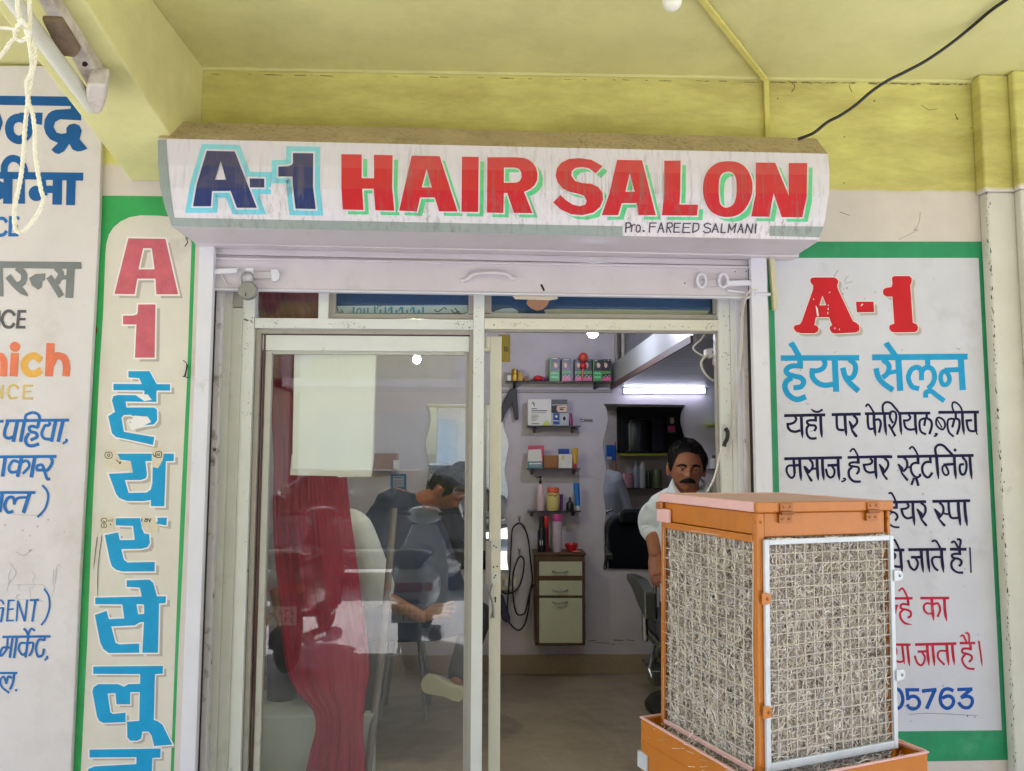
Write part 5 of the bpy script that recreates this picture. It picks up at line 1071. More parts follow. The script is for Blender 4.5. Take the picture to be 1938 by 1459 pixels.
# ------------------------------------------------------------------ carved cabinet with drawers, and what stands on it
M_CARV = mat('carved_dark_wood', (92,66,44), .55, .3, 60, bump=.8, bscale=70)
M_PALEG = mat('pale_green_laminate', (192,196,168), .35, .06, 6, dirt=(150,150,120), dscale=7, damt=.3)
YC = 1.93
cb = thing('drawer_cabinet', 'small pale green drawer cabinet with carved dark wood edges on the rear wall', 'cabinet', W(1060,1222,YB))
zt, zb0 = W(1060,1051,YC).z, W(1060,1222,YC).z; xa, xb = W(1013,1100,YC).x, W(1107,1100,YC).x
mb = MB(); mb.box((xa,YC,zb0),(xb,YB-.0155,zt),M_CARV); mb.box((xa-.008,YC-.008,zt+.0004),(xb+.008,YB-.002,zt+.016),M_CARV); mb.build('carcass',cb,bev=.003)
M_HAND = mat('dull_chrome', (150,146,140), .3, .08, 12, metal=.9)
for nm,y0,y1,hy in (('drawer',1063,1090,1082),('drawer',1099,1127,1118),('cabinet_door',1132,1217,1140)):
    mb = MB(); mb.rect(1020.5,y0,1102,y1,YC-.007,.0065,M_PALEG); d = mb.build(nm,cb,bev=.002)
    mb = MB(); mb.tube(catmull([W(1046,hy-1,YC-.0075),W(1048,hy,YC-.02),W(1054,hy+1.2,YC-.026),W(1066,hy+1.2,YC-.026),W(1072,hy,YC-.02),W(1074,hy-1,YC-.0075)]),.0045,M_HAND,7); mb.build('handle',d,smooth=60)
for xx in (1016.5,1104.6):     # rope carving as a real twist
    mb = MB(); z0_, z1_ = zb0+.02, zt-.03; Xc = W(xx,1100,YC).x
    for s in range(2): mb.tube([Vector((Xc+.006*cos(i*.9+s*pi),YC-.004+.004*sin(i*.9+s*pi),z0_+(z1_-z0_)*i/90)) for i in range(91)],.006,M_CARV,5)
    mb.build('rope_carving',cb,smooth=60)
ZT = zt+.017; YD = YC+.05
def canp(cx, parts_, name, label, cat, Y=YD, zb=None):
    t = thing(name,label,cat,(W(cx,1050,Y).x,Y,ZT)); z = ZT if zb is None else zb
    for nm, prof, m in parts_:
        mb = MB(); h0 = prof[0][1]; lath(mb,cx,z,prof,Y,m,16); mb.build(nm,t,smooth=45)
    return t
t = canp(1025,[('bottle_body',[(7.4,0),(7.8,2),(7.8,36),(5.5,42)],P_BLK),('cap',[(5,42.3),(4.2,62),(3,66)],P_BLK)],'spray_bottle','black spray bottle with white letter on the drawer cabinet','bottle')
mb = MB(); mb.ribbon([(1022.5,1022),(1022.5,1032)],1.2,P_WHT,wallfn(YD-8.2*mm(YD)),.001); mb.ribbon([(1026.5,1022),(1026.5,1032)],1.2,P_WHT,wallfn(YD-8.2*mm(YD)),.0011); mb.ribbon([(1022.5,1027),(1026.5,1027)],1,P_WHT,wallfn(YD-8.2*mm(YD)),.0012); mb.build('letter_print',t)
canp(1032.5,[('can_body',[(6,0),(6,44)],mat('dark_red_can',(130,30,44),.3,.1,14)),('cap',[(5.8,44.3),(5.8,62),(4.5,64)],P_RED)],'spray_can','red capped spray can behind the black bottle','can',Y=YD+.045)
canp(1054,[('can_body',[(8.6,0),(9,1.5),(9,53),(8,56)],mat('silver_pink_can',(190,176,190),.3,.14,26)),('cap',[(8.2,56.3),(8.4,67),(7.4,69),(2,69.4)],mat('hot_pink_cap',(206,70,150),.35,.06,10))],'spray_can','silver hair spray can with hot pink cap on the drawer cabinet','can')
bw = thing('mixing_bowl','red mixing bowl with tint brush on the drawer cabinet','bowl',(W(1081,1047,YD).x,YD,ZT)); mb = MB(); lath(mb,1081,ZT,[(7,0),(7.5,2),(11,8),(13.6,14.5),(12.8,14.6),(10,8.6),(6,3)],YD,P_RED,22); mb.build('bowl_body',bw,smooth=45)
mb = MB(); mb.tube([W(1078,1040,YD),W(1087,1026,YD-.01)],.003,P_BLK,6); mb.build('tint_brush',bw)
mb = MB(); c = W(1091,1050,YD-.06); mb.ball((c.x,YD-.055,ZT+.008),.016,P_ORG,10,6,(1.6,1,.45)); tag(mb.build('orange_clip',smooth=60),'small orange clip lying beside the red bowl','clip')

# ------------------------------------------------------------------ switchboard, cables, clipper, strap on the rear wall
sw = thing('switch_board','cream switch board on the rear wall behind the coiled cable','switchboard',W(963,1104,YB)); mb = MB(); mb.rect(945,1091,980,1117,YB-.03,.029,mat('cream_plastic',(200,190,168),.4,.05,10,dirt=(150,136,110),dscale=10,damt=.4)); b0 = mb.build('board_box',sw,bev=.004)
for i in range(4): mb = MB(); mb.rect(950+i*7,1096,954.5+i*7,1109,YB-.035,.005,P_WHT if i%2 else M_ALUG); mb.build('rocker_switch',b0,bev=.001)
def zc(text): return [(930+x/3.84,880+y/3.84) for x,y in pts(text)]
mb = MB(); q = zc('(75,920)(110,935)(180,910)(222,830)(238,720)(232,680)(212,664)(190,690)(165,760)(155,850)(160,980)(180,1070)(205,1090)(245,1070)(272,960)(284,900)(298,830)(285,700)(270,560)(250,480)(225,435)(200,424)(170,440)(150,480)(142,620)(135,760)(125,900)(118,1000)(120,1100)')
mb.tube(catmull([W(x,y,YB-.035-.006*(i%3)) for i,(x,y) in enumerate(q)]),.0055,M_BLACKC,7); mb.tube(catmull([W(x,y,YB-.045) for x,y in zc('(125,1140)(160,1180)(200,1200)(240,1160)(268,1060)(280,950)(300,880)(340,845)')]),.0055,M_BLACKC,7)
tag(mb.build('coiled_cable',smooth=60),'black cable looped over two hooks beside the drawer cabinet','cable')
for y in (385,612):
    t = thing('wall_hook','small metal hook holding the upper loop of the black cable' if y == 385 else 'small metal hook holding the lower loop of the black cable','hook',W(983,880+y/3.84,YB),'cable hooks on the rear wall'); mb = MB(); q = [(185,y),(215,y-8)] ; c = W(930+202/3.84,880+y/3.84,YB); mb.tube([c+Vector((0,-.001,.01)),c+Vector((0,-.03,.0)),c+Vector((0,-.055,-.03)),c+Vector((0,-.06,-.015))],.004,M_HAND,6); mb.box((c.x-.012,YB-.006,c.z-.006),(c.x+.012,YB-.0005,c.z+.016),M_HAND); mb.build('hook_arm',t)
dr = thing('hair_clipper','navy hair clipper hanging by the door leaf below the switch board','clipper',W(957,1190,YB-.06)); mb = MB(); q = [(947,1124),(951,1126),(962,1158),(966,1170),(965,1178),(958,1179),(950,1172),(944,1150)]; mb.slab(q,YB-.08,.05,mat('navy_plastic',(36,36,70),.35,.08,10)); mb.build('clipper_body',dr,bev=.008,bseg=3)
mb = MB(); mb.slab([(966,735),(978,735),(982,793),(974,794),(969,762),(957,782),(950,800),(944,790),(950,765)],YB-.05,.03,mat('dark_strap',(74,72,80),.7,.1,20)); tag(mb.build('folded_strap',bev=.006),'dark folded strap hung beside the box shelf','strap')

# small items at the right of the rear wall by the jamb
M_CLEAR = mat('grey_glass_shelf', (120,124,130), .2, .05, 8)
mb = MB(); c = W(1352,887,YB-.1); mb.box((W(1340,887,YB-.1).x,YB-.1,c.z-.008),(W(1375,887,YB-.1).x,YB-.001,c.z),M_CLEAR); tag(mb.build('corner_shelf',bev=.001),'small grey glass shelf behind the barber at the right jamb','shelf')
t = thing('white_bottle','little white bottle on the small shelf behind the barber','bottle',(W(1351,886,YB-.08).x,YB-.05,c.z)); mb = MB(); s = mm(YB); mb.lathe((W(1351,886,YB-.05).x,YB-.05,c.z+.0006),[(7*s,0),(7.4*s,2*s),(7*s,16*s),(3*s,19*s)],P_WHT,14); mb.build('bottle_body',t,smooth=50); mb = MB(); mb.lathe((W(1351,886,YB-.05).x,YB-.05,c.z+19.5*s),[(3.2*s,0),(3.2*s,5*s),(1*s,5.4*s)],P_GREY,12); mb.build('cap',t,smooth=40)
t = thing('lime_tray','lime green tray with pale blue bottle high on the rear wall','tray',W(1350,806,YB)); mb = MB(); mb.slab([(1339,803),(1366,800),(1366,806),(1342,807.5)],YB-.1,.098,P_LIME); mb.build('tray_base',t,bev=.002)
mb = MB(); a = W(1355,752,YB-.06); b = W(1366,801,YB-.06); mb.box((a.x,YB-.06,b.z),(b.x,YB-.02,a.z),mat('pale_blue_box',(150,196,210),.4,.08,12)); tag(mb.build('pale_blue_box',bev=.003),'tall pale blue box standing on the lime tray','box')

# adapter and wires on the inner jamb
ad = thing('plug_adapter','white plug adapter with looping wires on the inner right jamb','adapter',W(1347,668,.22)); mb = MB(); mb.slab([(1336,660),(1350,657),(1357,662),(1356,674),(1346,678),(1336,672)],.2,.04,P_WHT); b0 = mb.build('adapter_body',ad,bev=.005); mb = MB(); pdecal(mb,circ(1349,666,1.6),.2,P_BLK); mb.build('socket_hole',b0)
mb = MB(); mb.rect(1352,664,1360,690,.245,.03,mat('rusty_plate',(170,120,90),.7,.2,14)); mb.build('back_plate',ad)
mb = MB()
mb.tube(catmull([W(x,y,.21) for x,y in ((1337,628),(1326,643),(1313,655),(1314,663),(1324,670),(1336,677))]),.004,M_WIRE,6)
mb.build('adapter_wire',ad,smooth=60); mb = MB()
mb.tube(catmull([W(x,y,.2) for x,y in ((1340,671),(1330,680),(1327,690),(1333,705),(1346,718),(1360,722),(1374,719),(1388,708),(1399,697))]),.005,M_WIRE,6)
mb.build('adapter_wire',ad,smooth=60); mb = MB()
mb.tube(catmull([W(x,y,.07) for x,y in ((1392,728),(1387,770),(1379,805),(1376,812))]),.0025,M_WIRE,6)
mb.build('adapter_wire',ad,smooth=60); mb = MB()
mb.tube(catmull([W(x,y,.06) for x,y in ((1370,842),(1362,860),(1358,880),(1352,902),(1345,918),(1338,930))]),.004,M_WIRE,6)
mb.build('adapter_wire',ad,smooth=60)
mb = MB(); mb.tube(catmull([W(x,y,.058) for x,y in ((1373,810),(1377,818),(1376,830),(1372,838),(1370,845))]),[.004,.008,.009,.008,.005]*4+[.004] if False else .0085,M_BLACKC,8)
tag(mb.build('cable_joint',smooth=60),'black taped cable joint on the right jamb above the barber','cable')

# ------------------------------------------------------------------ curtain, paper and furniture behind the glazed leaf
M_CURT = mat('maroon_curtain', (158,24,58), .85, .08, 5)
rows_ = [(525,478,604),(600,492,632),(700,508,655),(865,518,655),(960,516,662),(1050,520,674),(1130,528,684),(1200,534,694),(1270,544,699),(1310,562,692),(1345,592,689),(1380,597,687),(1420,588,690),(1470,578,692),(1560,566,700)]
yl = catmull([(a,b,c) for a,b,c in rows_], sub=5); cols = 150; mb = MB(); G = []
for r_ in yl:
    G.append([W(r_.y+(r_.z-r_.y)*j/cols, r_.x, -.0+.33+.006*noise.noise(Vector((j/cols*32,r_.x*.006,3.3)))+.026*noise.noise(Vector((j/cols*6.5+.25*sin(r_.x*.006),r_.x*.0022,2.2)))+.016*noise.noise(Vector((j/cols*15,r_.x*.004,7.1)))+.012*noise.noise(Vector((j/cols*5-r_.x*.012,r_.x*.018,4.4)))) for j in range(cols+1)])
n = cols+1; V = [p for r in G for p in r]
mb.add(V, [(i*n+j,i*n+j+1,(i+1)*n+j+1,(i+1)*n+j) for i in range(len(G)-1) for j in range(cols)], M_CURT)
cu = tag(mb.build('curtain',smooth=80),'gathered maroon curtain hanging behind the glazed door leaf','curtain'); so_ = cu.modifiers.new('solid','SOLIDIFY'); so_.thickness = .003
ca = thing('paper_sheet','blank pale green calendar back hung inside the door glass','paper',W(630,900,.17)); M_PAPER = mat('pale_green_paper',(244,248,238),.6,.03,3); M_PAPER2 = mat('white_paper',(220,218,206),.6,.04,6)
mb = MB(); mb.slab([(557,668),(711,672),(704,889.5),(553,887)],.16,.0015,M_PAPER); mb.build('front_sheet',ca); mb = MB(); mb.slab([(552,860),(708,866),(703,902),(640,903),(638,901),(549,899)],.163,.0015,M_PAPER2); mb.build('rear_sheet',ca)
mb = MB(); mb.slab([(708,672),(713,673),(708,868),(704,880)],.1642,.0015,M_PAPER2); mb.build('rear_sheet',ca)
mb = MB(); mb.tube([W(675,636,.155),W(675,668,.158)],.0012,M_BLACKC,5); mb.build('hanging_thread',ca)
M_BENCH = mat('pale_bench_laminate',(206,216,204),.4,.05,5)
mb = MB(); x0, x1 = W(440,1400,.42).x, W(606,1400,.42).x; mb.box((x0,.42,0),(x1,.8,W(550,1356,.42).z),M_BENCH); tag(mb.build('storage_bench',bev=.006),'pale low storage bench behind the curtain at the door foot','bench')
mb = MB(); mb.slab([(688,1352),(707,1350),(708,1470),(690,1470)],.5,.05,M_BENCH); tag(mb.build('white_plank',bev=.003),'narrow white plank standing on end right of the curtain','plank')
mb = MB(); a, b = W(746,962,.75), W(694,1480,.45); mb.tube([a,a.lerp(b,.5)+Vector((.01,0,0)),b],.017,mat('grey_pole',(140,132,124),.5,.1,8),12); tag(mb.build('reflection_pole',smooth=60),'grey pole added behind the door glass in place of a street reflection','pole')  # solid pole added to stand for a stem reflected in the glass
t = thing('blue_notice','small blue edged notice on the rear wall seen through the door glass','notice',W(755,920,YB)); mb = MB(); mb.rect(739,897,769,928,YB-.006,.005,mat('notice_blue',(30,110,170),.4,.06,10)); b0 = mb.build('notice_board',t); mb = MB(); pdecal(mb,[(744,901),(764,901),(764,921),(744,921)],YB-.006,P_SIL)
for yy in (904,910,914,918): mb.ribbon([(746,yy),(762,yy)],1.6 if yy == 904 else .9,P_BLU,wallfn(YB-.006),.0014)
mb.build('notice_print',t)
mb = MB(); mb.rect(708,858,752,889,YB-.1,.098,P_BRN); tag(mb.build('brown_case',bev=.004),'brown wooden case on the rear wall seen through the door glass','case')
mb = MB(); mb.rect(744,871,755,888,YB-.13,.028,P_WHT); tag(mb.build('white_cup_box',bev=.003),'small white box before the brown case','box')

# ------------------------------------------------------------------ what the mirror shows: shelves on the inner face of the front wall
YV = 2*(YB-.0152)
def WM(px, py, Yr):
    p = W(px, py, YV-Yr); return Vector((p.x, Yr, p.z))
def mbox(mb, x0, y0, x1, y1, Yr, dep, m):
    a, b = WM(x0,y0,Yr), WM(x1,y1,Yr); mb.box((a.x,Yr-dep,b.z),(b.x,Yr,a.z),m)
YF = .34
mb = MB(); mbox(mb,1176,858,1262,863,YF+.03,.165,mat('yellow_film',(176,176,40),.35,.15,12)); tag(mb.build('yellow_shelf',bev=.004),'yellow covered shelf on the inner front wall, seen in the mirror','shelf')
z_ = WM(1200,858,YF).z
mb = MB(); a, b = WM(1190,793,YF), WM(1231,857,YF); cx = (a.x+b.x)/2; mb.lathe((cx,.28,z_+.001),[(.06,0),(.1,.01),(.105,.25),(.09,.3),(.05,.31)],P_BLK,20); tag(mb.build('black_drum',smooth=50),'black drum on the yellow shelf, seen in the mirror','drum')
mb = MB(); mbox(mb,1168,770,1300,857,.235,.03,mat('shade_backing',(16,16,18),.7,.1,10)); tag(mb.build('shade_backing'),'dark sheet added as shade on the inner front wall behind the drum, seen in the mirror','board')  # added sheet that darkens the wall the mirror reflects
mb = MB(); mbox(mb,1234,790,1260,857,YF,.09,mat('dark_navy_bag',(14,16,30),.6,.1,10)); tag(mb.build('dark_bag',bev=.02,bseg=3),'dark navy bag beside the drum, seen in the mirror','bag')
t = thing('dye_box','dye carton with pale face print, seen in the mirror','box',WM(1270,819,YF)); mb = MB(); mbox(mb,1262,786,1279,819,YF,.06,P_BLK); b0 = mb.build('carton',t); mb = MB(); a, b = WM(1264,806,YF), WM(1278,818,YF); mb.quad((a.x,YF+.001,b.z),(b.x,YF+.001,b.z),(b.x,YF+.001,a.z),(a.x,YF+.001,a.z),P_PNK); c = WM(1272,796,YF); mb.add([(c.x+.02*cos(2*pi*i/12),YF+.001,c.z+.03*sin(2*pi*i/12)) for i in range(12)],[tuple(range(12))],P_SKIN); mb.build('front_print',b0)
mb = MB(); mbox(mb,1258,819.5,1284,822,YF+.01,.11,M_SHELF); tag(mb.build('small_shelf'),'small shelf under the dye carton, seen in the mirror','shelf')
mb = MB(); mbox(mb,1148,842,1165,871,YF,.08,mat('blue_packet',(24,96,190),.35,.15,20)); mbox(mb,1148,864,1158,870,YF+.002,.001,P_WHT); tag(mb.build('blue_packet',bev=.004),'bright blue packet hung on the inner front wall, seen in the mirror','packet')
mb = MB(); a, b = WM(1164,836,YF-.1), WM(1166,925,YF-.1); mb.tube([a,b],.008,P_RED,6); tag(mb.build('red_rod'),'thin red rod hung on the inner front wall, seen in the mirror','rod')
mb = MB(); mbox(mb,1174,923.5,1254,927,YF+.02,.155,M_SHELF); tag(mb.build('bottle_shelf'),'dark shelf of bottles on the inner front wall, seen in the mirror','shelf')
z_ = WM(1200,923.5,YF).z+.001
for (x,prof,m,lb,nm) in ((1188,[(.05,0),(.052,.01),(.052,.1),(.045,.115),(.045,.13)],mat('pink_jar',(206,150,160),.3,.1,12),'pink lidded jar on the bottle shelf, seen in the mirror','jar'),
    (1204,[(.03,0),(.03,.17),(.012,.19),(.01,.24),(.02,.245)],P_SIL,'clear pump bottle on the bottle shelf, seen in the mirror','bottle'),
    (1216,[(.03,0),(.032,.18),(.02,.22),(.012,.235)],P_WHT,'tall white bottle on the bottle shelf, seen in the mirror','bottle'),
    (1228,[(.024,0),(.024,.12),(.01,.15)],mat('dark_green_bottle',(40,60,36),.3,.1,10),'dark green bottle on the bottle shelf, seen in the mirror','bottle'),
    (1244,[(.04,0),(.04,.16),(.03,.17)],mat('olive_can',(110,120,70),.3,.2,14),'olive can on the bottle shelf, seen in the mirror','can')):
    mb = MB(); c = WM(x,920,YF-.06); mb.lathe((c.x,YF-.06,z_),prof,m,14); tag(mb.build(nm,smooth=45),lb,nm)
mb = MB(); pp = [WM(x,y,.27) for x,y in ((1150,903),(1168,908),(1180,940),(1166,955),(1154,945),(1149,925))]; mb.add(pp+[p+Vector((0,-.05,0)) for p in pp],[tuple(range(6)),tuple(range(11,5,-1))]+[(i,6+i,6+(i+1)%6,(i+1)%6) for i in range(6)],mat('grey_towel',(180,184,180),.9,.08,20,bump=.4,bscale=80)); tag(mb.build('towel',bev=.015,bseg=3),'grey white towel hung on the inner front wall, seen in the mirror','towel')
# ------------------------------------------------------------------ barber chair
M_VINYL = mat('black_vinyl', (22,30,36), .35, .1, 8, coat=.1)
M_CHAIRM = mat('olive_grey_metal', (120,122,112), .3, .08, 8, metal=.75, dirt=(70,70,60), dscale=8, damt=.5)
M_CHROME = mat('chrome', (190,190,188), .12, .04, 8, metal=1.0)
ch = thing('barber_chair', 'black barber chair with olive metal back facing the wavy mirror', 'chair', (1.17,1.42,0))
cx, cy = 1.17, 1.42
mb = MB(); mb.lathe((cx,cy,0), [(.27,.0005),(.275,.02),(.26,.04),(.2,.05),(.06,.07),(.05,.09)], mat('dark_base', (60,62,56), .35, .1, 8, metal=.5), 32); mb.build('base_disc', ch, smooth=40)
mb = MB(); mb.lathe((cx,cy,.09), [(.05,0),(.05,.2),(.07,.21),(.07,.28)], M_CHROME, 20); mb.build('pedestal', ch, smooth=40)
mb = MB(); mb.box((cx-.25,cy-.24,.37),(cx+.25,cy+.24,.42),M_CHAIRM); mb.build('seat_pan', ch, bev=.02)
mb = MB(); mb.box((cx-.24,cy-.2,.4205),(cx+.24,cy+.27,.52),M_VINYL); mb.build('seat_cushion', ch, bev=.035, bseg=4)
rb = Matrix.Rotation(radians(9), 3, 'X'); piv = (cx,cy-.22,.5)
def padshape(w, h, z0, y0, y1, m, r=.12):
    q = []
    for (sx, sz) in ((1,1),(-1,1)):
        for i in range(7):
            a = (pi/2)*i/6 if sx == 1 else pi/2+(pi/2)*i/6
            q.append((cx+sx*(w-r)+r*cos(a), z0+h-r+r*sin(a)))
    q += [(cx-w,z0),(cx+w,z0)]
    b = MB(); b.prism(q, y0, y1, m, ax=1)
    c = Vector(piv); b.v = [rb @ (v-c)+c for v in b.v]; return b
padshape(.25,.47,.5,cy-.29,cy-.262,M_CHAIRM).build('backrest_shell', ch, bev=.012)
padshape(.235,.45,.51,cy-.2615,cy-.18,M_VINYL).build('backrest_cushion', ch, bev=.03, bseg=4)
b = padshape(.14,.12,.88,cy-.179,cy-.12,M_VINYL,.05); b.build('headrest', ch, bev=.025, bseg=4)
b = MB(); 
for s in (-1,1): b.tube(catmull([Vector((cx+s*.262,cy-.24,.55)),Vector((cx+s*.268,cy-.28,.75)),Vector((cx+s*.24,cy-.32,.95)),Vector((cx+s*.17,cy-.335,1.0))]),.01,M_CHROME,8)
b.build('chrome_edge', ch, smooth=60)
for s in (-1,1):
    b = MB(); b.prism([(cy-.3,.56),(cy-.28,.70),(cy-.1,.74),(cy+.24,.72),(cy+.26,.68),(cy+.1,.66),(cy-.1,.6)], cx+s*.3-.03, cx+s*.3+.03, M_CHAIRM, ax=0); b.tube([(cx+s*.3,cy-.12,.62),(cx+s*.29,cy-.1,.4)],.018,M_CHROME,8); b.build('armrest', ch, bev=.012)
b = MB(); b.box((cx-.2,cy+.34,.14),(cx+.2,cy+.46,.165),M_CHAIRM); b.tube([(cx-.12,cy+.2,.38),(cx-.14,cy+.38,.16)],.014,M_CHROME,8); b.tube([(cx+.12,cy+.2,.38),(cx+.14,cy+.38,.16)],.014,M_CHROME,8); b.build('footrest', ch, bev=.006)
b = MB(); b.tube([(cx-.26,cy-.2,.4),(cx-.31,cy-.3,.3),(cx-.3,cy-.32,.26)],.012,M_CHROME,8); b.box((cx-.3,cy-.33,.22),(cx-.16,cy-.2,.3),M_CHAIRM); b.build('recline_lever', ch, bev=.006)

# ------------------------------------------------------------------ desert air cooler
M_ORANGE = mat('orange_enamel', (190,112,24), .36, .10, 6, bump=.12, bscale=16, dirt=(128,76,34), dscale=6, damt=.65, dlo=.5, dhi=.78, chips=(176,140,112), clo=.705, cscale=24, streak=(150,88,36), samt=.18)
M_PINK = mat('pink_primer', (222,176,172), .6, .06, 6, dirt=(170,130,124), dscale=6, damt=.5)
M_PINKT = mat('dusty_pink_lid', (196,160,156), .7, .08, 7, dirt=(130,104,100), dscale=7, damt=.6)
M_SILV = mat('silver_paint', (198,202,206), .4, .08, 14, metal=.2, chips=(140,132,124), clo=.72, cscale=30)
M_WIREG = mat('galvanised_wire', (200,192,182), .5, .12, 40, metal=.2)
M_BRASS = mat('old_hinge', (160,100,50), .45, .15, 20, metal=.4)
STR = [mat('straw_pale', (238,230,222), .8, .15, 40), mat('straw_grey', (202,192,180), .85, .15, 40), mat('straw_brown', (168,152,136), .9, .15, 40), mat('straw_gold', (232,218,188), .8, .15, 40)]
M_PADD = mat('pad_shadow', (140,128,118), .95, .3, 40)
CA, CB, CH = .46, .414, 1.352
dN = RT*((1433-CX)/FPX) - UP*((950-CY)/FPX) + fwd
Npt = CAM + dN*1.92
Rc = Matrix.Rotation(radians(.9),3,'Y') @ Matrix.Rotation(radians(22),3,'Z')
cool = thing('air_cooler', 'orange metal desert air cooler with straw pads and wire grilles', 'cooler', Npt-Rc@Vector((0,0,CH)))
cool.rotation_euler = Rc.to_euler()
T0 = CH-.088; T1 = CH-.645          # pad top, pad bottom
ZR = CH-.655                        # tank rim
def lb(name, mb, par=None, **k): return mb.build(name, par or cool, local=True, **k)
# body posts and rails
mb = MB()
P_ = .022
for (x,y,px_) in ((0,0,P_),(CA-.012,0,.012),(0,CB-P_,P_),(CA-.012,CB-P_,.012)): mb.box((x,y,ZR-.18),(x+px_,y+P_,CH-.027),M_ORANGE)
mb.box((P_,0.001,T0),(CA-P_,.012,CH-.027),M_ORANGE); mb.box((0.001,P_,T0+.006),(.012,CB-P_,CH-.027),M_ORANGE)
mb.box((P_,CB-.012,ZR-.1),(CA-P_,CB-.001,CH-.027),M_ORANGE); mb.box((CA-.012,P_,ZR-.1),(CA-.001,CB-P_,CH-.027),M_ORANGE)
lb('body_frame', mb, bev=.003)
mb = MB(); mb.box((-.004,P_-.006,T0-.014),(.0008,CB-P_+.004,T0+.005),M_ORANGE); lb('pad_rail', mb, bev=.002)
# lid: orange rim on the hinge side, bare pink primer on the others
mb = MB(); mb.box((-.0058,-.006,CH-.0265),(CA+.006,.006,CH),M_ORANGE); lb('lid_rim', mb, bev=.003)
mb = MB(); mb.box((-.0065,.0062,CH-.026),(.006,CB+.006,CH-.0006),M_PINK); mb.box((.0062,.0062,CH-.012),(CA+.0055,CB+.006,CH-.004),M_PINKT)
mb.box((.0062,CB-.004,CH-.026),(CA+.0055,CB+.0065,CH-.0008),M_PINK); mb.box((CA-.004,.0062,CH-.026),(CA+.0064,CB-.0042,CH-.001),M_PINK)
lid = lb('lid', mb, bev=.003)
mb = MB(); mb.prism([(.0,CB-.075),(.0,CB-.02),(.0,CB+.005)],0,0,M_PINK) if False else None
mb = MB(); mb.box((-.011,CB-.055,CH-.085),(-.0005,CB+.009,CH-.045),M_PINK); mb.box((-.012,CB-.02,CH-.048),(-.001,CB+.012,CH-.026),M_BRASS); lb('lid_catch', mb, bev=.004)
for x in (.065,.365):
    mb = MB(); mb.box((x,-.010,CH-.022),(x+.042,-.0063,CH-.004),M_BRASS); mb.box((x,-.006,CH-.052),(x+.042,-.0006,CH-.031),M_BRASS); mb.tube([(x,-.011,CH-.0275),(x+.042,-.011,CH-.0275)],.0045,M_BRASS,8)
    for q in ((x+.01,CH-.012),(x+.032,CH-.012),(x+.01,CH-.043),(x+.032,CH-.043)): mb.ball((q[0],-.0098 if q[1] > CH-.03 else -.006,q[1]),.0032,M_BRASS,8,5)
    lb('hinge', mb)
for (y,z) in ((CB-.011,CH-.07),(CB-.011,CH-.105),(.011,CH-.05),(CB-.011,CH-.14),(CB-.011,ZR+.06),(CB-.014,CH-.48)): mb = MB(); mb.ball((-.001,y,z),.0045,M_ORANGE,8,5); lb('rivet', mb)
for (x,z) in ((.011,CH-.05),(CA-.011,CH-.05),(.011,ZR+.02)): mb = MB(); mb.ball((x,-.001,z),.004,M_ORANGE,8,5); lb('rivet', mb)
# straw pads
def pad(face, u0, u1, z0, z1, count, seed):
    rg = random.Random(seed); mb = MB()
    def P(u, z, d): return Vector((u, d, z)) if face == 'r' else Vector((d, u, z))
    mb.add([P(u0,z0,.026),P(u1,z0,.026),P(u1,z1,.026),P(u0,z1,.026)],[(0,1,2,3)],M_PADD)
    for i in range(count):
        u, z = rg.uniform(u0,u1), rg.uniform(z0,z1)
        clump = noise.noise(Vector((u*14,z*14,seed)))
        d = .022-.018*rg.random()**.7+.003*clump
        a = rg.uniform(0,2*pi); L_ = rg.uniform(.012,.05); cu = rg.uniform(-2.4,2.4); w = rg.uniform(.0005,.0010)
        m = STR[rg.choices((0,1,2,3),(5,6,3,.8+1.6*max(0,clump)))[0]]
        pts_ = []; n = 4; aa = a
        for k in range(n+1):
            pts_.append((u,z,d+rg.uniform(-.0015,.0015))); u += cos(aa)*L_/n; z += sin(aa)*L_/n; aa += cu/n
            u = min(max(u,u0),u1); z = min(max(z,z0),z1)
        V = []
        for k,(uu,zz,dd) in enumerate(pts_):
            t = a+cu*k/n+pi/2; dx, dz = cos(t)*w, sin(t)*w
            V += [P(uu+dx,zz+dz,dd+.0006),P(uu-dx,zz-dz,dd-.0006)]
        mb.add(V,[(2*k,2*k+1,2*k+3,2*k+2) for k in range(n)],m)
    return mb
def grid(face, u0, u1, z0, z1, nu, nz, d, r, seed):
    rg = random.Random(seed); mb = MB()
    def P(u, z, dd): return Vector((u, dd, z)) if face == 'r' else Vector((dd, u, z))
    for i in range(nu+1):
        u = u0+(u1-u0)*i/nu; j1, j2 = rg.uniform(-.002,.002), rg.uniform(-.002,.002)
        mb.tube([P(u+j1*cos(k*.9+i),z0+(z1-z0)*k/8,d+.0012*sin(k+i)) for k in range(9)],r,M_WIREG,5)
    for i in range(nz+1):
        z = z0+(z1-z0)*i/nz; j1 = rg.uniform(-.002,.002)
        mb.tube([P(u0+(u1-u0)*k/8,z+j1*cos(k*.8+i),d-.0014+.0012*cos(k+i)) for k in range(9)],r,M_WIREG,5)
    return mb
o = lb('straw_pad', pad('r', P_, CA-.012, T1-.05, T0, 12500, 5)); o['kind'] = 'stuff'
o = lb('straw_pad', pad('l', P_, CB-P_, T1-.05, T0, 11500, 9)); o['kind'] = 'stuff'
lb('wire_grille', grid('r', .026, CA-.006, T1+.008, T0-.012, 14, 19, -.003, .0015, 2), smooth=60)
lb('wire_grille', grid('l', P_-.005, CB-P_+.004, T1+.0, T0-.008, 11, 18, -.0012, .0015, 3), smooth=60)
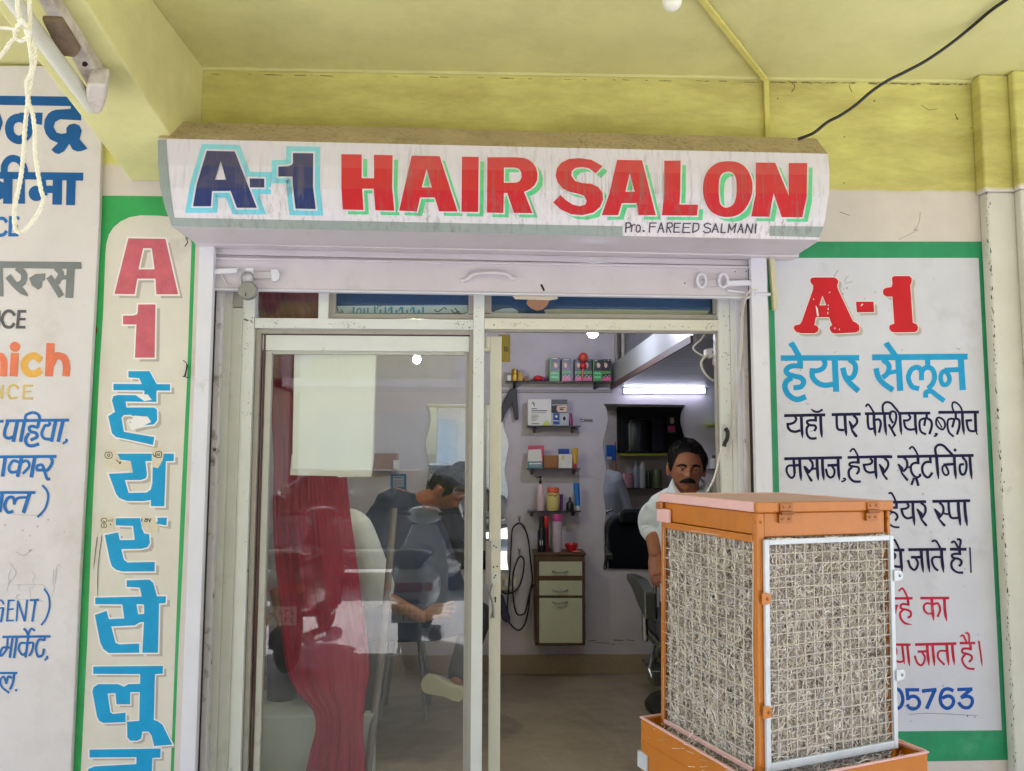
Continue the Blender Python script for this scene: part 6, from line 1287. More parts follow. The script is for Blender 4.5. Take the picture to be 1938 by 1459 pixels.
# silver frame on the right face with its lugs
mb = MB(); f0, f1, g0, g1, w_ = .014, CA-.002, T1-.004, T0-.004, .014
mb.box((f0,-.011,g0),(f0+w_,-.0012,g1),M_SILV); mb.box((f1-w_,-.011,g0),(f1,-.0012,g1),M_SILV); mb.box((f0+w_,-.0105,g1-w_),(f1-w_,-.0014,g1),M_SILV); mb.box((f0+w_,-.0105,g0),(f1-w_,-.0014,g0+w_*1.5),M_SILV)
pf = lb('pad_frame', mb, bev=.002)
def lug(name, cxx, z, m, left, par):
    mb = MB(); q = []
    r = .014
    if left: q = [(cxx-.016,z-r),(cxx-.016,z+r)]+[(cxx+r*.9*sin(a),z+r*cos(a)) for a in [pi*i/8 for i in range(9)]]
    else: q = [(cxx-.02,z+r),(cxx-.02,z-r)]+[(cxx+r*.9*sin(a),z-r*cos(a)) for a in [pi*i/8 for i in range(9)]]
    mb.prism(q, -.0155, -.0118, m, ax=1)
    mb.ball((cxx,-.0155,z),.0042,M_STEEL if not left else M_BRASS,8,5)
    lb(name, mb, par, bev=.001)
lug('frame_lug', .016, CH-.235, M_ORANGE, True, pf); lug('frame_lug', .016, CH-.505, M_ORANGE, True, pf)
lug('frame_lug', CA+.012, CH-.2, M_SILV, False, pf); lug('frame_lug', CA+.012, CH-.46, M_SILV, False, pf)
# left face: bottom lath and upright rod
mb = MB(); mb.box((-.006,P_,T1-.012),(.0005,CB-P_,T1+.0),M_PINK); mb.box((-.005,CB-P_-.007,T1-.06),(.0,CB-P_+.001,T0-.002),M_BRASS); lb('pad_lath', mb, bev=.0015)
# water tank
G_ = .062
mb = MB(); o0 = (-.048,-.05); o1 = (CA+.056,CB+.03); t_ = .006; TB = ZR-.36
mb.box((o0[0],o0[1],TB),(o1[0],o0[1]+t_,ZR),M_ORANGE); mb.box((o0[0],o1[1]-t_,TB),(o1[0],o1[1],ZR),M_ORANGE)
mb.box((o0[0],o0[1]+t_,TB),(o0[0]+t_,o1[1]-t_,ZR),M_ORANGE); mb.box((o1[0]-t_,o0[1]+t_,TB),(o1[0],o1[1]-t_,ZR),M_ORANGE); mb.box((o0[0]+t_,o0[1]+t_,TB),(o1[0]-t_,o1[1]-t_,TB+.01),M_ORANGE)
tk = lb('water_tank', mb, bev=.002)
mb = MB(); r_ = .007
for a,b in (((o0[0],o0[1]),(o1[0],o0[1])),((o0[0],o1[1]),(o1[0],o1[1])),((o0[0],o0[1]),(o0[0],o1[1])),((o1[0],o0[1]),(o1[0],o1[1]))):
    mb.box((min(a[0],b[0])-.003,min(a[1],b[1])-.003,ZR+.0005) if a[1]==b[1] else (a[0]-.0029,a[1]+.006,ZR+.0006),(max(a[0],b[0])+.003,a[1]+.004,ZR+.005) if a[1]==b[1] else (a[0]+.006,b[1]-.004,ZR+.005),M_PINK)
lb('tank_rim', mb, tk, bev=.001)
mb = MB(); mb.box((o0[0]-.0015,o0[1]-.0015,ZR-.062),(o1[0]+.0015,o0[1]-.0002,ZR-.058),M_ORANGE); mb.box((o0[0]-.0015,o0[1],ZR-.062),(o0[0]-.0002,o1[1],ZR-.058),M_ORANGE); lb('pressed_rib', mb, tk)
mb = MB(); mb.box((o0[0]+.01,o0[1]+.01,ZR-.12),(o1[0]-.01,o1[1]-.01,ZR-.1),M_DARK); lb('water_surface', mb, tk)
mb = MB(); mb.box((o0[0]-.008,o1[1]-.04,ZR-.135),(o0[0]-.0005,o1[1]+.006,ZR-.09),M_SILV); lb('corner_plate', mb, tk, bev=.001); mb = MB(); mb.tube([(CA+.02,.12,ZR-.02),(CA+.05,.05,ZR-.004),(CA+.055,-.03,ZR+.002)],.006,M_PINK,6); mb.tube([(CA+.03,.2,ZR-.03),(CA+.05,.02,ZR-.01)],.005,M_BRASS,6); lb('loose_lath', mb, tk)
mb = MB()
for (x,y) in ((0,0),(CA,0),(0,CB),(CA,CB)): mb.box((x-.018,y-.018,.0),(x+.018,y+.018,TB-.0005),M_BRASS)
for y in (0,CB): mb.box((-.018,y-.012,.12),(CA+.018,y+.012,.15),M_BRASS)
lb('stand', mb)
# a few stray straws in the gap above the tank
rg = random.Random(4); mb = MB()
for i in range(420):
    if rg.random() < .55: c = Vector((rg.uniform(.0,CA), rg.uniform(-.04,.03), T1+rg.uniform(-.065,-.005)))
    else: c = Vector((rg.uniform(-.045,.03), rg.uniform(0,CB), T1+rg.uniform(-.065,-.005)))
    a = rg.uniform(0,pi); L_ = rg.uniform(.015,.045); d = Vector((cos(a),rg.uniform(-.4,.4),sin(a)*.5)); d2 = Vector((rg.uniform(-.4,.4),0,rg.uniform(-.5,.5)))
    mb.tube([c, c+d*L_*.5+d2*.004, c+d*L_], .0008, rg.choice(STR[:3]), 3, caps=False)
for i in range(26):
    x = rg.choice([rg.uniform(.02,.09),rg.uniform(.2,.26),rg.uniform(.36,.43)]); c = Vector((x,-.008,T0-.004)); mb.tube([c,c+Vector((rg.uniform(-.014,.014),-.006,rg.uniform(-.003,.006))),c+Vector((rg.uniform(-.025,.025),-.01,rg.uniform(-.004,.004)))],.0007,STR[0],3,caps=False)
o = lb('loose_straw', mb); o['kind'] = 'stuff'

# ------------------------------------------------------------------ street side: porch, road, parked scooters, shops opposite
M_PORCH = mat('porch_cement', (160,160,164), .8, .12, 2, bump=.2, bscale=30, dirt=(120,110,96), dscale=1.2, damt=.4)
M_ROAD = mat('dusty_road', (172,171,171), .9, .12, 1.2, bump=.4, bscale=20, dirt=(136,130,122), dscale=.7, damt=.5)
mb = MB(); mb.box((-4.2,-3.9,-.12),(4.2,-.0205,-.02),M_PORCH); tag(mb.build('pavement'),None,None,kind='structure')
mb = MB(); mb.quad((-60,-60,-.13),(60,-60,-.13),(60,60,-.13),(-60,60,-.13),M_ROAD); tag(mb.build('road'),None,None,kind='structure')
def scooter(cx, y_tail, col, name, label, s=1.0, plate='white'):
    """parked with its tail toward the shop"""
    t = thing(name, label, name.replace('_',' '), (cx,y_tail-.6,-.02))
    pb_ = mat('scooter_paint_%d' % col[0], col, .25, .04, 6, coat=.5)
    z = -.02
    for nm, yy in (('rear_wheel',y_tail-.28),('front_wheel',y_tail-1.5)):
        mb = MB(); c = Vector((cx,yy,z+.24)); mb.lathe(c-Vector((.05,0,0)),[(.13,.0),(.2,.0),(.235,.025),(.24,.05),(.235,.075),(.2,.1),(.13,.1),(.13,0)],mat('tyre_rubber',(26,26,26),.8,.2,20),28,Vector((1,0,0))); w = mb.build(nm,t,smooth=40)
        mb = MB(); mb.lathe(c-Vector((.04,0,0)),[(.02,0),(.13,.01),(.13,.07),(.02,.08)],M_CHROME,20,Vector((1,0,0))); mb.build('rim',w,smooth=40)
    mb = MB(); rings = []
    for (yy,zz,w,h) in ((y_tail-.02,.62,.07,.06),(y_tail-.08,.6,.13,.11),(y_tail-.3,.56,.17,.16),(y_tail-.55,.52,.18,.18),(y_tail-.78,.46,.15,.14),(y_tail-.86,.36,.13,.07)):
        rings.append([Vector((cx+w*cos(a)*(abs(cos(a))**-.3 if abs(cos(a))>1e-3 else 1),yy,z+zz+h*sin(a))) for a in [2*pi*i/20 for i in range(20)]])
    mb.loft(rings,pb_); mb.build('body_shell',t,smooth=60)
    mb = MB(); rings = []
    for (yy,zz,w) in ((y_tail-.06,.74,.09),(y_tail-.12,.77,.13),(y_tail-.5,.76,.14),(y_tail-.8,.73,.11),(y_tail-.86,.71,.07)):
        rings.append([Vector((cx+w*cos(a),yy,z+zz+.05*sin(a))) for a in [2*pi*i/16 for i in range(16)]])
    mb.loft(rings,M_VINYL); mb.build('seat',t,smooth=60)
    mb = MB(); mb.box((cx-.17,y_tail-1.14,z+.24),(cx+.17,y_tail-.84,z+.29),pb_); mb.build('footboard',t,bev=.02)
    mb = MB(); rings = []
    for (yy,zz,w) in ((y_tail-1.12,.28,.19),(y_tail-1.2,.5,.2),(y_tail-1.26,.72,.17),(y_tail-1.24,.88,.1)):
        rings.append([Vector((cx+w*cos(a),yy+.05*sin(a)-(.06*(1-cos(a)**2)),z+zz)) for a in [2*pi*i/18 for i in range(18)]])
    mb.loft(rings,pb_); mb.build('leg_shield',t,smooth=60)
    mb = MB(); mb.tube(catmull([(cx-.34,y_tail-1.1,z+.98),(cx-.2,y_tail-1.18,z+.98),(cx,y_tail-1.24,z+.95),(cx+.2,y_tail-1.18,z+.98),(cx+.34,y_tail-1.1,z+.98)]),.016,M_BLACKC,8); hb = mb.build('handlebar',t,smooth=60)
    mb = MB(); mb.ball((cx,y_tail-1.26,z+.96),.1,pb_,16,10,(1.5,1,.75)); mb.build('head_cowl',t,smooth=60)
    for s_ in (-1,1):
        mb = MB(); mb.tube([(cx+s_*.2,y_tail-1.18,z+.99),(cx+s_*.27,y_tail-1.2,z+1.12)],.006,M_BLACKC,6); mb.ball((cx+s_*.29,y_tail-1.2,z+1.15),.06,M_MIRROR,14,8,(1,.2,.7)); mb.build('rear_mirror',hb,smooth=60)
    mb = MB(); mb.box((cx-.09,y_tail-.02,z+.56),(cx+.09,y_tail+.012,z+.62),mat('tail_lamp_red',(170,20,26),.2,.05,6)); mb.build('tail_lamp',t,bev=.01)
    for s_ in (-1,1): mb = MB(); mb.ball((cx+s_*.13,y_tail-.03,z+.59),.032,mat('amber_lens',(214,130,40),.2,.05,6),10,7); mb.build('indicator',t,smooth=60)
    mb = MB(); mb.tube(catmull([(cx-.13,y_tail-.25,z+.79),(cx-.12,y_tail-.02,z+.82),(cx,y_tail+.03,z+.83),(cx+.12,y_tail-.02,z+.82),(cx+.13,y_tail-.25,z+.79)]),.012,M_CHROME,8); mb.build('grab_rail',t,smooth=60)
    mb = MB(); mb.box((cx-.11,y_tail-.035,z+.36),(cx+.11,y_tail-.025,z+.48),P_WHT); np = mb.build('number_plate',t,bev=.004)
    mb = MB()
    for r_, (zz, n_) in enumerate(((.445,5),(.395,4))):
        for i in range(n_):
            x0 = cx+.085-.036*i; mb.box((x0-.011,y_tail-.0248,z+zz-.016),(x0-.004,y_tail-.0238,z+zz+.016),P_BLK)
            mb.box((x0-.003,y_tail-.0248,z+zz+(.008 if i%2 else -.016)),(x0+.009,y_tail-.0238,z+zz+(.016 if i%2 else -.008)),P_BLK)
    mb.build('plate_print',np)
    mb = MB(); mb.box((cx-.07,y_tail-.2,z+.2),(cx+.07,y_tail-.03,z+.5),M_BLACKC); mb.build('mudguard',t,bev=.02)
    mb = MB(); mb.tube([(cx+.16,y_tail-.5,z+.2),(cx+.17,y_tail-.1,z+.26)],.045,M_CHROME,12); mb.build('exhaust',t,smooth=50)
    mb = MB(); mb.tube([(cx-.08,y_tail-.75,z+.28),(cx-.14,y_tail-.7,z+.002)],.012,M_BLACKC,6); mb.build('side_stand',t)
scooter(-.52,-1.78,(206,208,206),'motor_scooter','white scooter parked with its tail to the shop, seen in the door glass')
scooter(-1.34,-1.72,(52,54,60),'motor_scooter','dark grey scooter parked with its tail to the shop, seen in the door glass')
# a dark car parked along the kerb
def parked_car(x0, y0, L_, label):
    t = thing('parked_car', label, 'car', (x0+L_/2,y0-.8,-.13)); z = -.13
    cp = mat('dark_car_paint', (30,34,38), .2, .04, 4, coat=.8)
    def lw(mb, prof, hw, m, yc=y0-.8):
        a = [Vector((x0+u*L_, yc-h2, z+v)) for u, v, h2 in prof]; b = [Vector((x0+u*L_, yc+h2, z+v)) for u, v, h2 in prof]; n = len(prof)
        mb.add(a+b, [tuple(range(n)), tuple(range(2*n-1,n-1,-1))]+[(i,n+i,n+(i+1)%n,(i+1)%n) for i in range(n)], m)
    mb = MB(); lw(mb, [(0,.32,.72),(.01,.6,.76),(.03,.78,.78),(.24,.86,.8),(.3,.88,.8),(.86,.92,.8),(.97,.86,.78),(1,.6,.74),(1,.34,.72),(.9,.24,.74),(.1,.22,.74)], .8, cp); mb.build('body', t, bev=.05, bseg=3)
    mb = MB(); lw(mb, [(.25,.86,.74),(.40,1.30,.62),(.46,1.38,.6),(.72,1.38,.6),(.80,1.30,.62),(.93,.9,.74)], .7, cp); mb.build('roof', t, bev=.05, bseg=3)
    gl_ = mat('car_window', (24,28,30), .05, 0, spec=.8)
    for q in ([(.30,.9),(.41,1.27),(.56,1.31),(.56,.93)],[(.575,.93),(.575,1.31),(.71,1.31),(.77,1.24),(.84,.93)]):
        mb = MB(); P_ = []
        for u, v in q: P_.append(Vector((x0+u*L_, y0-.8+.74-(v-.88)*.30+.012, z+v)))
        n = len(P_); mb.add(P_+[p-Vector((0,.01,0)) for p in P_],[tuple(range(n)),tuple(range(2*n-1,n-1,-1))]+[(i,n+i,n+(i+1)%n,(i+1)%n) for i in range(n)],gl_); mb.build('side_window', t)
    for u in (.17,.80):
        for s_ in (1,-1):
            c = Vector((x0+u*L_, y0-.8+s_*.72, z+.3)); ax = Vector((0,s_,0)); mb = MB(); mb.lathe(c-ax*.12,[(.16,0),(.27,.0),(.3,.03),(.3,.15),(.27,.19),(.2,.19)],M_BLACKC,28,ax); w = mb.build('wheel', t, smooth=40)
            mb = MB(); mb.lathe(c,[(.02,.075),(.06,.08),(.19,.065),(.2,.06)],M_CHROME,24,ax); mb.build('rim', w, smooth=40)
    mb = MB(); mb.box((x0-.01,y0-.32,z+.6),(x0+.1,y0-.06,z+.74),M_CHROME); mb.build('headlight', t, bev=.03)
    mb = MB(); mb.box((x0+L_-.1,y0-.3,z+.62),(x0+L_+.01,y0-.06,z+.78),mat('tail_lamp_red',(170,20,26))); mb.build('tail_light', t, bev=.02)
    mb = MB(); mb.box((x0+.03*L_,y0-.002,z+.44),(x0+.97*L_,y0+.012,z+.48),M_CHROME); mb.build('side_trim', t, bev=.005)
    for u in (.52,.68): mb = MB(); mb.box((x0+u*L_,y0+.0,z+.78),(x0+u*L_+.16,y0+.02,z+.81),M_CHROME); mb.build('door_handle', t, bev=.006)
parked_car(-3.9, -5.6, 4.3, 'dark hatchback parked along the kerb, seen only in the door glass')
# shops across the road
def shop_row(x0, x1, col, shut, name, label):
    t = thing(name, label, 'building', ((x0+x1)/2,-13,-.13))
    m = mat('render_%d' % int(x0*10), col, .85, .08, 1.5, dirt=(140,126,108), dscale=1.2, damt=.4); zz = -.13
    mb = MB(); mb.box((x0,-20,zz),(x1,-13,6.2),m); mb.build('wall', t)
    mb = MB(); mb.box((x0-.2,-13,2.7),(x1+.2,-11.6,2.86),m); mb.build('awning_slab', t)
    n = max(1, int((x1-x0)/3)); w = (x1-x0)/n
    for i in range(n):
        a = x0+w*i+.35; b = x0+w*(i+1)-.35
        mb = MB(); mb.box((a,-13.0,zz),(b,-12.95,2.3),shut[i % len(shut)]); mb.build('shutter', t)
        mb = MB(); mb.box((a,-12.98,4.7),(b,-12.93,5.7),M_SHELF); wv = mb.build('window', t); mb = MB(); mb.box((a-.06,-12.99,4.64),(b+.06,-12.96,4.698),P_WHT); mb.build('sill', wv)
        mb = MB(); mb.box((a-.1,-12.97,2.9),(b+.1,-12.9,3.6),mat('faded_yellow_board',(206,194,128),.6,.1,4)); mb.build('sign_board', t)
sh1 = [mat('grey_shutter',(196,194,190),.5,.1,6), mat('cream_shutter',(204,196,180),.6,.1,6), mat('pale_blue_shutter',(182,192,200),.5,.1,6)]
shop_row(-16,-4.2,(206,196,176),sh1,'shop_block','cream shop block across the road, seen only as reflection')
shop_row(-4,6.5,(214,208,200),sh1[::-1],'shop_block','pale grey shop block across the road, seen only as reflection')
shop_row(6.7,18,(196,176,150),sh1,'shop_block','tan shop block across the road, seen only as reflection')
mb = MB()
for i in range(3):
    y, z = -8.2, 4.2+.25*i
    mb.tube([Vector((-20+40*k/20,y-.1*i,z-1.1*(1-((k-10)/10)**2))) for k in range(21)],.012,M_BLACKC,5)
tag(mb.build('overhead_wires'),'sagging overhead wires across the road, seen only as reflection','wires')
# ------------------------------------------------------------------ people
M_SKIN = mat('brown_skin', (156,98,72), .42, .10, 70, spec=.5, bump=.15, bscale=160)
M_SKIN2 = mat('light_brown_skin', (158,112,86), .5, .06, 20, spec=.4)
M_LIP = mat('lip_skin', (112,62,56), .45, .05, 20)
M_HAIR = mat('black_hair', (16,13,14), .62, .3, 40, spec=.25, bump=.9, bscale=90)
M_EYEW = mat('eye_white', (158,144,128), .25, 0); M_IRIS = mat('dark_iris', (24,14,10), .2, 0)
M_SHIRT = mat('pale_blue_shirt', (218,226,234), .8, .04, 12, bump=.35, bscale=14)
M_SHIRTW = mat('white_cotton_shirt', (216,220,214), .8, .04, 12, bump=.35, bscale=14)
M_CAPE = mat('dark_blue_cloth', (18,36,70), .7, .1, 12, bump=.3, bscale=14)
M_TROU = mat('charcoal_trousers', (52,52,58), .85, .1, 12, bump=.3, bscale=16)
M_SHOE = mat('cream_rubber_sole', (204,202,168), .6, .06, 14, bump=.5, bscale=60)
M_SHOEU = mat('white_shoe_upper', (206,204,190), .6, .06, 14)

def g(x, s): return math.exp(-(x/s)**2)
def head_pt(a, e, off=0.0):
    """a: azimuth, 0 = face direction (-y), + toward +x; e: elevation"""
    nx, ny, nz = cos(e)*sin(a), -cos(e)*cos(a), sin(e)
    x, y, z = .077*nx, .094*ny, .121*nz
    if ny > 0: y *= 1.06
    if z < 0:
        t = min(1, -z/.121); x *= 1-.13*t**2.4; y *= 1-.10*t**2
        if ny > 0: y *= 1-.22*t
    if z > .04: x *= 1-.03*((z-.04)/.08); z = .04+(z-.04)*.90
    fr = max(0, -ny)
    if fr > 0:
        k = fr**.5
        d = .023*g(x,.0115)*g(z+.042,.010) + .013*g(x,.008)*g(z+.022,.020) + .010*g(abs(x)-.013,.007)*g(z+.046,.007)
        d += .005*g(abs(x)-.026,.022)*g(z-.006,.008) - .011*g(abs(x)-.031,.014)*g(z+.012,.010)
        d += .005*g(abs(x)-.043,.016)*g(z+.034,.016) + .007*g(x,.026)*g(z+.066,.012) + .005*g(x,.02)*g(z+.079,.005) - .003*g(x,.022)*g(z+.0735,.003)
        d += .009*g(x,.022)*g(z+.108,.014) - .004*g(x,.03)*g(z+.09,.007)
        y -= d*k
    p = Vector((x,y,z))
    if off: p += Vector((nx,ny*1.0,nz))*off
    return p
def head_mesh(mb, M, m):
    nA, nE = 72, 56; rows = []
    for j in range(nE+1):
        e = -pi/2+pi*j/nE
        rows.append([M @ head_pt(2*pi*i/nA, max(-1.5695,min(1.5695,e))) for i in range(nA)])
    mb.loft(rows, m)
    for s in (-1,1):      # ears
        rr = []
        for j in range(9):
            t = pi*j/8
            rr.append([M @ Vector((s*(.077+.012*cos(2*pi*i/12)*sin(t)*.8+.006), .012+.016*sin(2*pi*i/12)*sin(t)+.004*cos(t), -.022-.033*cos(t))) for i in range(12)])
        mb.loft(rr, m)
def hair_mesh(M, m, vol=.016, seed=1.0, front=.066):
    mb = MB(); nA, nR = 80, 16; rows = []
    for j in range(nR+1):
        t = j/nR; row = []
        for i in range(nA):
            a = 2*pi*i/nA; aa = abs((a+pi)%(2*pi)-pi)
            if aa < .72: hz = front-.006*(aa/.72)**3+.003*sin(a*5+seed)
            elif aa < 1.02: hz = front-.006-(aa-.72)/.3*(front-.006)
            elif aa < 1.4: hz = 0-.034*sin((aa-1.02)/.38*pi/2)
            elif aa < 1.95: hz = .012
            else: hz = .012-min(1,(aa-1.95)/.35)*.082
            e0 = math.asin(max(-.99,min(.99,hz/.121)))
            e = e0+(pi/2-.001-e0)*t
            o = vol*(min(1,t*4)**.6)*(1+.35*noise.noise(Vector((a*2.2,t*3,seed))))+.0016 + .005*noise.noise(Vector((cos(a)*9,sin(a)*9,t*4+seed)))*min(1,t*5)
            if aa > .6 and t < .5: o += .004*sin(pi*t*2)
            row.append(M @ head_pt(a, e, o))
        rows.append(row)
    mb.loft(rows, m, caps=False)
    rg = random.Random(int(seed*10))
    for i in range(420):
        a = rg.uniform(0,2*pi); c = int(a/(2*pi)*nA) % nA; j0 = rg.randint(1,10); j1 = min(nR-1,j0+rg.randint(2,6)); q = []
        sway = rg.uniform(-2.5,2.5); lift = rg.uniform(.0008,.0042)
        for j in range(j0,j1+1):
            f = (j-j0)/(j1-j0); cc = (c+int(round(sway*f))) % nA; p = rows[j][cc]; q.append(p+(p-M.translation).normalized()*lift*(1-.5*f))
        mb.tube(q, .0013, m, 3, caps=False)
    return mb
def capsule(mb, pts_, radii, m, n=16, flat=None):
    P = [Vector(p) for p in pts_]
    if len(P) > 2:
        Q = catmull(P, sub=4); R_ = []
        for i in range(len(radii)-1):
            for k in range(4): R_.append(radii[i]+(radii[i+1]-radii[i])*k/4)
        R_.append(radii[-1]); P, radii = Q, R_
    a = (P[0]-P[1]).normalized(); b = (P[-1]-P[-2]).normalized(); r0, r1 = radii[0], radii[-1]
    path = [P[0]+a*r0*.95, P[0]+a*r0*.6]+P+[P[-1]+b*r1*.6, P[-1]+b*r1*.95]
    rad = [r0*.3, r0*.8]+list(radii)+[r1*.8, r1*.3]
    mb.tube(path, rad, m, n)
def torso(mb, rings, m, n=24):
    """rings: (center, half width vector, half depth vector)"""
    R_ = []
    for c, u, v in rings:
        c, u, v = Vector(c), Vector(u), Vector(v)
        R_.append([c+u*(abs(cos(t))**.8*(1 if cos(t)>0 else -1))+v*(abs(sin(t))**.85*(1 if sin(t)>0 else -1)) for t in [2*pi*i/n for i in range(n)]])
    mb.loft(R_, m)
def hand(mb, wrist, d, nrm, m, side=1, curl=.35, s=1.0, spread=.1):
    """d: pointing direction, nrm: back-of-hand normal, thumb on side*(d x nrm)"""
    d = Vector(d).normalized(); nrm = Vector(nrm); nrm = (nrm-d*nrm.dot(d)).normalized(); w = d.cross(nrm)*side
    W0 = Vector(wrist); pl_ = .098*s
    rr = []
    for t, hw, ht in ((-.12,.026,.019),(.1,.030,.018),(.4,.039,.017),(.75,.042,.015),(1.0,.040,.012),(1.06,.034,.007)):
        c = W0+d*pl_*t
        rr.append([c+w*hw*s*cos(a)+nrm*ht*s*sin(a) for a in [2*pi*i/16 for i in range(16)]])
    mb.loft(rr, m)
    for k, (off, L_) in enumerate(((.030,.070),(.010,.078),(-.011,.073),(-.030,.058))):
        b = W0+d*pl_*.93+w*off*s; pp = [b-d*.015*s]; dd = (d+w*spread*(1.5-k)*.6).normalized(); ang = 0
        for seg, f in enumerate((.45,.30,.25)):
            ang = curl*(.5+.45*seg)*(1+.12*k)
            v = (dd*cos(ang)-nrm*sin(ang)); pp.append(pp[-1]+v*L_*s*f+(d*.015*s if seg == 0 else Vector()))
        capsule(mb, pp, [.0098*s,.0092*s,.0082*s,.0068*s], m, 10)
    b = W0+d*pl_*.22+w*.030*s
    capsule(mb, [b, b+(d*.5+w*.75-nrm*.25).normalized()*.036*s, b+(d*.62+w*.62-nrm*.3).normalized()*.066*s, b+(d*.78+w*.5-nrm*.32).normalized()*.090*s], [.0135*s,.0115*s,.010*s,.0082*s], m, 10)
def skin_build(name, mb, parent, vox):
    o = mb.build(name, parent)
    r = o.modifiers.new('remesh','REMESH'); r.mode = 'VOXEL'; r.voxel_size = vox; r.use_smooth_shade = True
    return o
def face_parts(M, par, mous=True):
    for s in (-1,1):
        mb = MB(); c = M @ Vector((s*.0305,-.0735,-.012)); R3 = M.to_3x3()
        mb.ball(c, .0125, M_EYEW, 14, 10); f = R3 @ Vector((s*-.05,-1,.02)).normalized()
        for rr_, lf, m in ((.0070,.0108,M_IRIS),): 
            mb.lathe(c+f*lf, [(rr_,-.0006),(rr_*.96,.0004),(rr_*.7,.0011),(.0002,.0014)], m, 14, f)
        mb.build('eye', par, smooth=60)
        mb = MB(); top, bot = [], []
        for i in range(9):
            t = i/8; x = .0115+.041*t; z = .0005+.0055*sin(pi*min(1,t*1.1))-.007*max(0,t-.6)
            a = math.asin(min(.98,x/.075)); e = math.asin(z/.121)
            h = .0068*(1-.6*t**2)
            top.append(M @ head_pt(s*a, math.asin((z+h)/.121), .0026)); bot.append(M @ head_pt(s*a, math.asin((z-h*.7)/.121), .0026))
        mid = [ (p+q)/2+(M.to_3x3()@Vector((0,-.003,0))) for p, q in zip(top,bot)]
        mb.add(top+mid+bot, [(i,i+1,10+i,9+i) for i in range(8)]+[(9+i,10+i,19+i,18+i) for i in range(8)], M_HAIR)
        mb.build('eyebrow', par, smooth=80)
        # upper lid
        mb = MB(); c0 = Vector((s*.0305,-.0735,-.012)); R_ = []
        for e in (2,14,28,50,75):
            e_ = radians(e); R_.append([M @ (c0+Vector((.0133*cos(e_)*sin(a),-.0133*cos(e_)*cos(a),.0133*sin(e_)))) for a in [radians(-80+160*i/12) for i in range(13)]])
        R2_ = []
        for e in (-26,-36,-50,-75):
            e_ = radians(e); R2_.append([M @ (c0+Vector((.0133*cos(e_)*sin(a),-.0133*cos(e_)*cos(a),.0133*sin(e_)))) for a in [radians(-80+160*i/12) for i in range(13)]])
        for Q_ in (R_, R2_):
            for j in range(len(Q_)-1):
                for i in range(12): mb.quad(Q_[j][i],Q_[j][i+1],Q_[j+1][i+1],Q_[j+1][i],M_SKIN)
        mb.build('eyelid', par, smooth=80)
    if mous:
        mb = MB(); rows = []
        for j in range(5):
            row = []
            for i in range(17):
                u = -1+2*i/16; x = u*.042; z = -.0625-.012*abs(u)**1.6+(.0155-.006*abs(u))*(1-j/2)*.8*(1-.55*abs(u)**3)
                a = math.asin(max(-.98,min(.98,x/.070))); off = .0052*(1-(j/2-1)**2)**.5*(1-.5*abs(u)**2)+.001
                row.append(M @ head_pt(a, math.asin(z/.121), off))
            rows.append(row)
        for j in range(4):
            for i in range(16): mb.quad(rows[j][i],rows[j][i+1],rows[j+1][i+1],rows[j+1][i],M_HAIR)
        mb.build('moustache', par, smooth=80)
    mb = MB(); rows = []
    for zz in (-.0775,-.0805,-.084):
        rows.append([M @ head_pt(math.asin(u*.020/.066), math.asin((zz+ (.0035*u*u))/.121), .0012 if zz == -.0785 else .0003) for u in [-1+2*i/10 for i in range(11)]])
    for j in range(2):
        for i in range(10): mb.quad(rows[j][i],rows[j][i+1],rows[j+1][i+1],rows[j+1][i],M_LIP)
    mb.build('lips', par, smooth=80)

# --- the barber at the right jamb
YM = .50
H = W(1299.5,880.5,YM)
pm = thing('person', 'man with black moustache in pale blue shirt sitting behind the air cooler', 'person', (H.x+.02,YM+.06,0))
MH = Matrix.Translation(H) @ Matrix.Rotation(radians(-7),4,'Z') @ Matrix.Rotation(radians(2.5),4,'Y') @ Matrix.Rotation(radians(3),4,'X')
sk = MB(); head_mesh(sk, MH, M_SKIN)
nb_ = H+Vector((.012,.045,-.20))
capsule(sk, [H+Vector((0,.02,-.06)), H+Vector((.006,.032,-.12)), nb_], [.060,.058,.066], M_SKIN)
shL, shR = H+Vector((-.118,.085,-.195)), H+Vector((.205,.06,-.175))
hipc = H+Vector((.05,.10,-.74))
def rel(x,y,z): return H+Vector((x,y,z))
tr = [(hipc+Vector((0,0,-.06)),(.15,.02,0),(-.01,.105,0)),(hipc+Vector((0,0,.08)),(.155,.02,0),(-.01,.11,0)),(rel(.045,.085,-.46),(.160,.01,0),(-.01,.115,0)),(rel(.045,.08,-.29),(.168,0,0),(0,.11,0)),(rel(.042,.075,-.205),(.158,-.01,0),(.01,.085,0)),(rel(.03,.06,-.15),(.10,-.01,0),(.01,.07,0)),(rel(.018,.05,-.115),(.070,-.005,0),(.005,.066,0))]
torso(sk, [(c,Vector(u)*.93,Vector(v)*.93) for c,u,v in tr[:-2]]+[(tr[-2][0]+Vector((0,0,-.01)),Vector(tr[-2][1])*.8,Vector(tr[-2][2])*.8)], M_SKIN)
elL = W(1231,990,.66); wrL = W(1239,1046,.56)
capsule(sk, [shL+Vector((.015,0,-.01)), shL.lerp(elL,.5)+Vector((-.008,0,0)), elL], [.040,.040,.040], M_SKIN)
capsule(sk, [elL, elL.lerp(wrL,.35)+Vector((.003,-.005,.004)), wrL], [.043,.040,.029], M_SKIN)
hd = (W(1243,1070,.54)-wrL).normalized()
hand(sk, wrL, hd, (-.35,-.9,.1), M_SKIN, side=-1, curl=.5, s=1.0)
elR, wrR = rel(.285,.03,-.50), rel(.10,-.17,-.60)
capsule(sk, [shR+Vector((-.015,0,-.01)), shR.lerp(elR,.5), elR], [.042,.042,.040], M_SKIN); capsule(sk, [elR, elR.lerp(wrR,.4), wrR], [.042,.039,.029], M_SKIN)
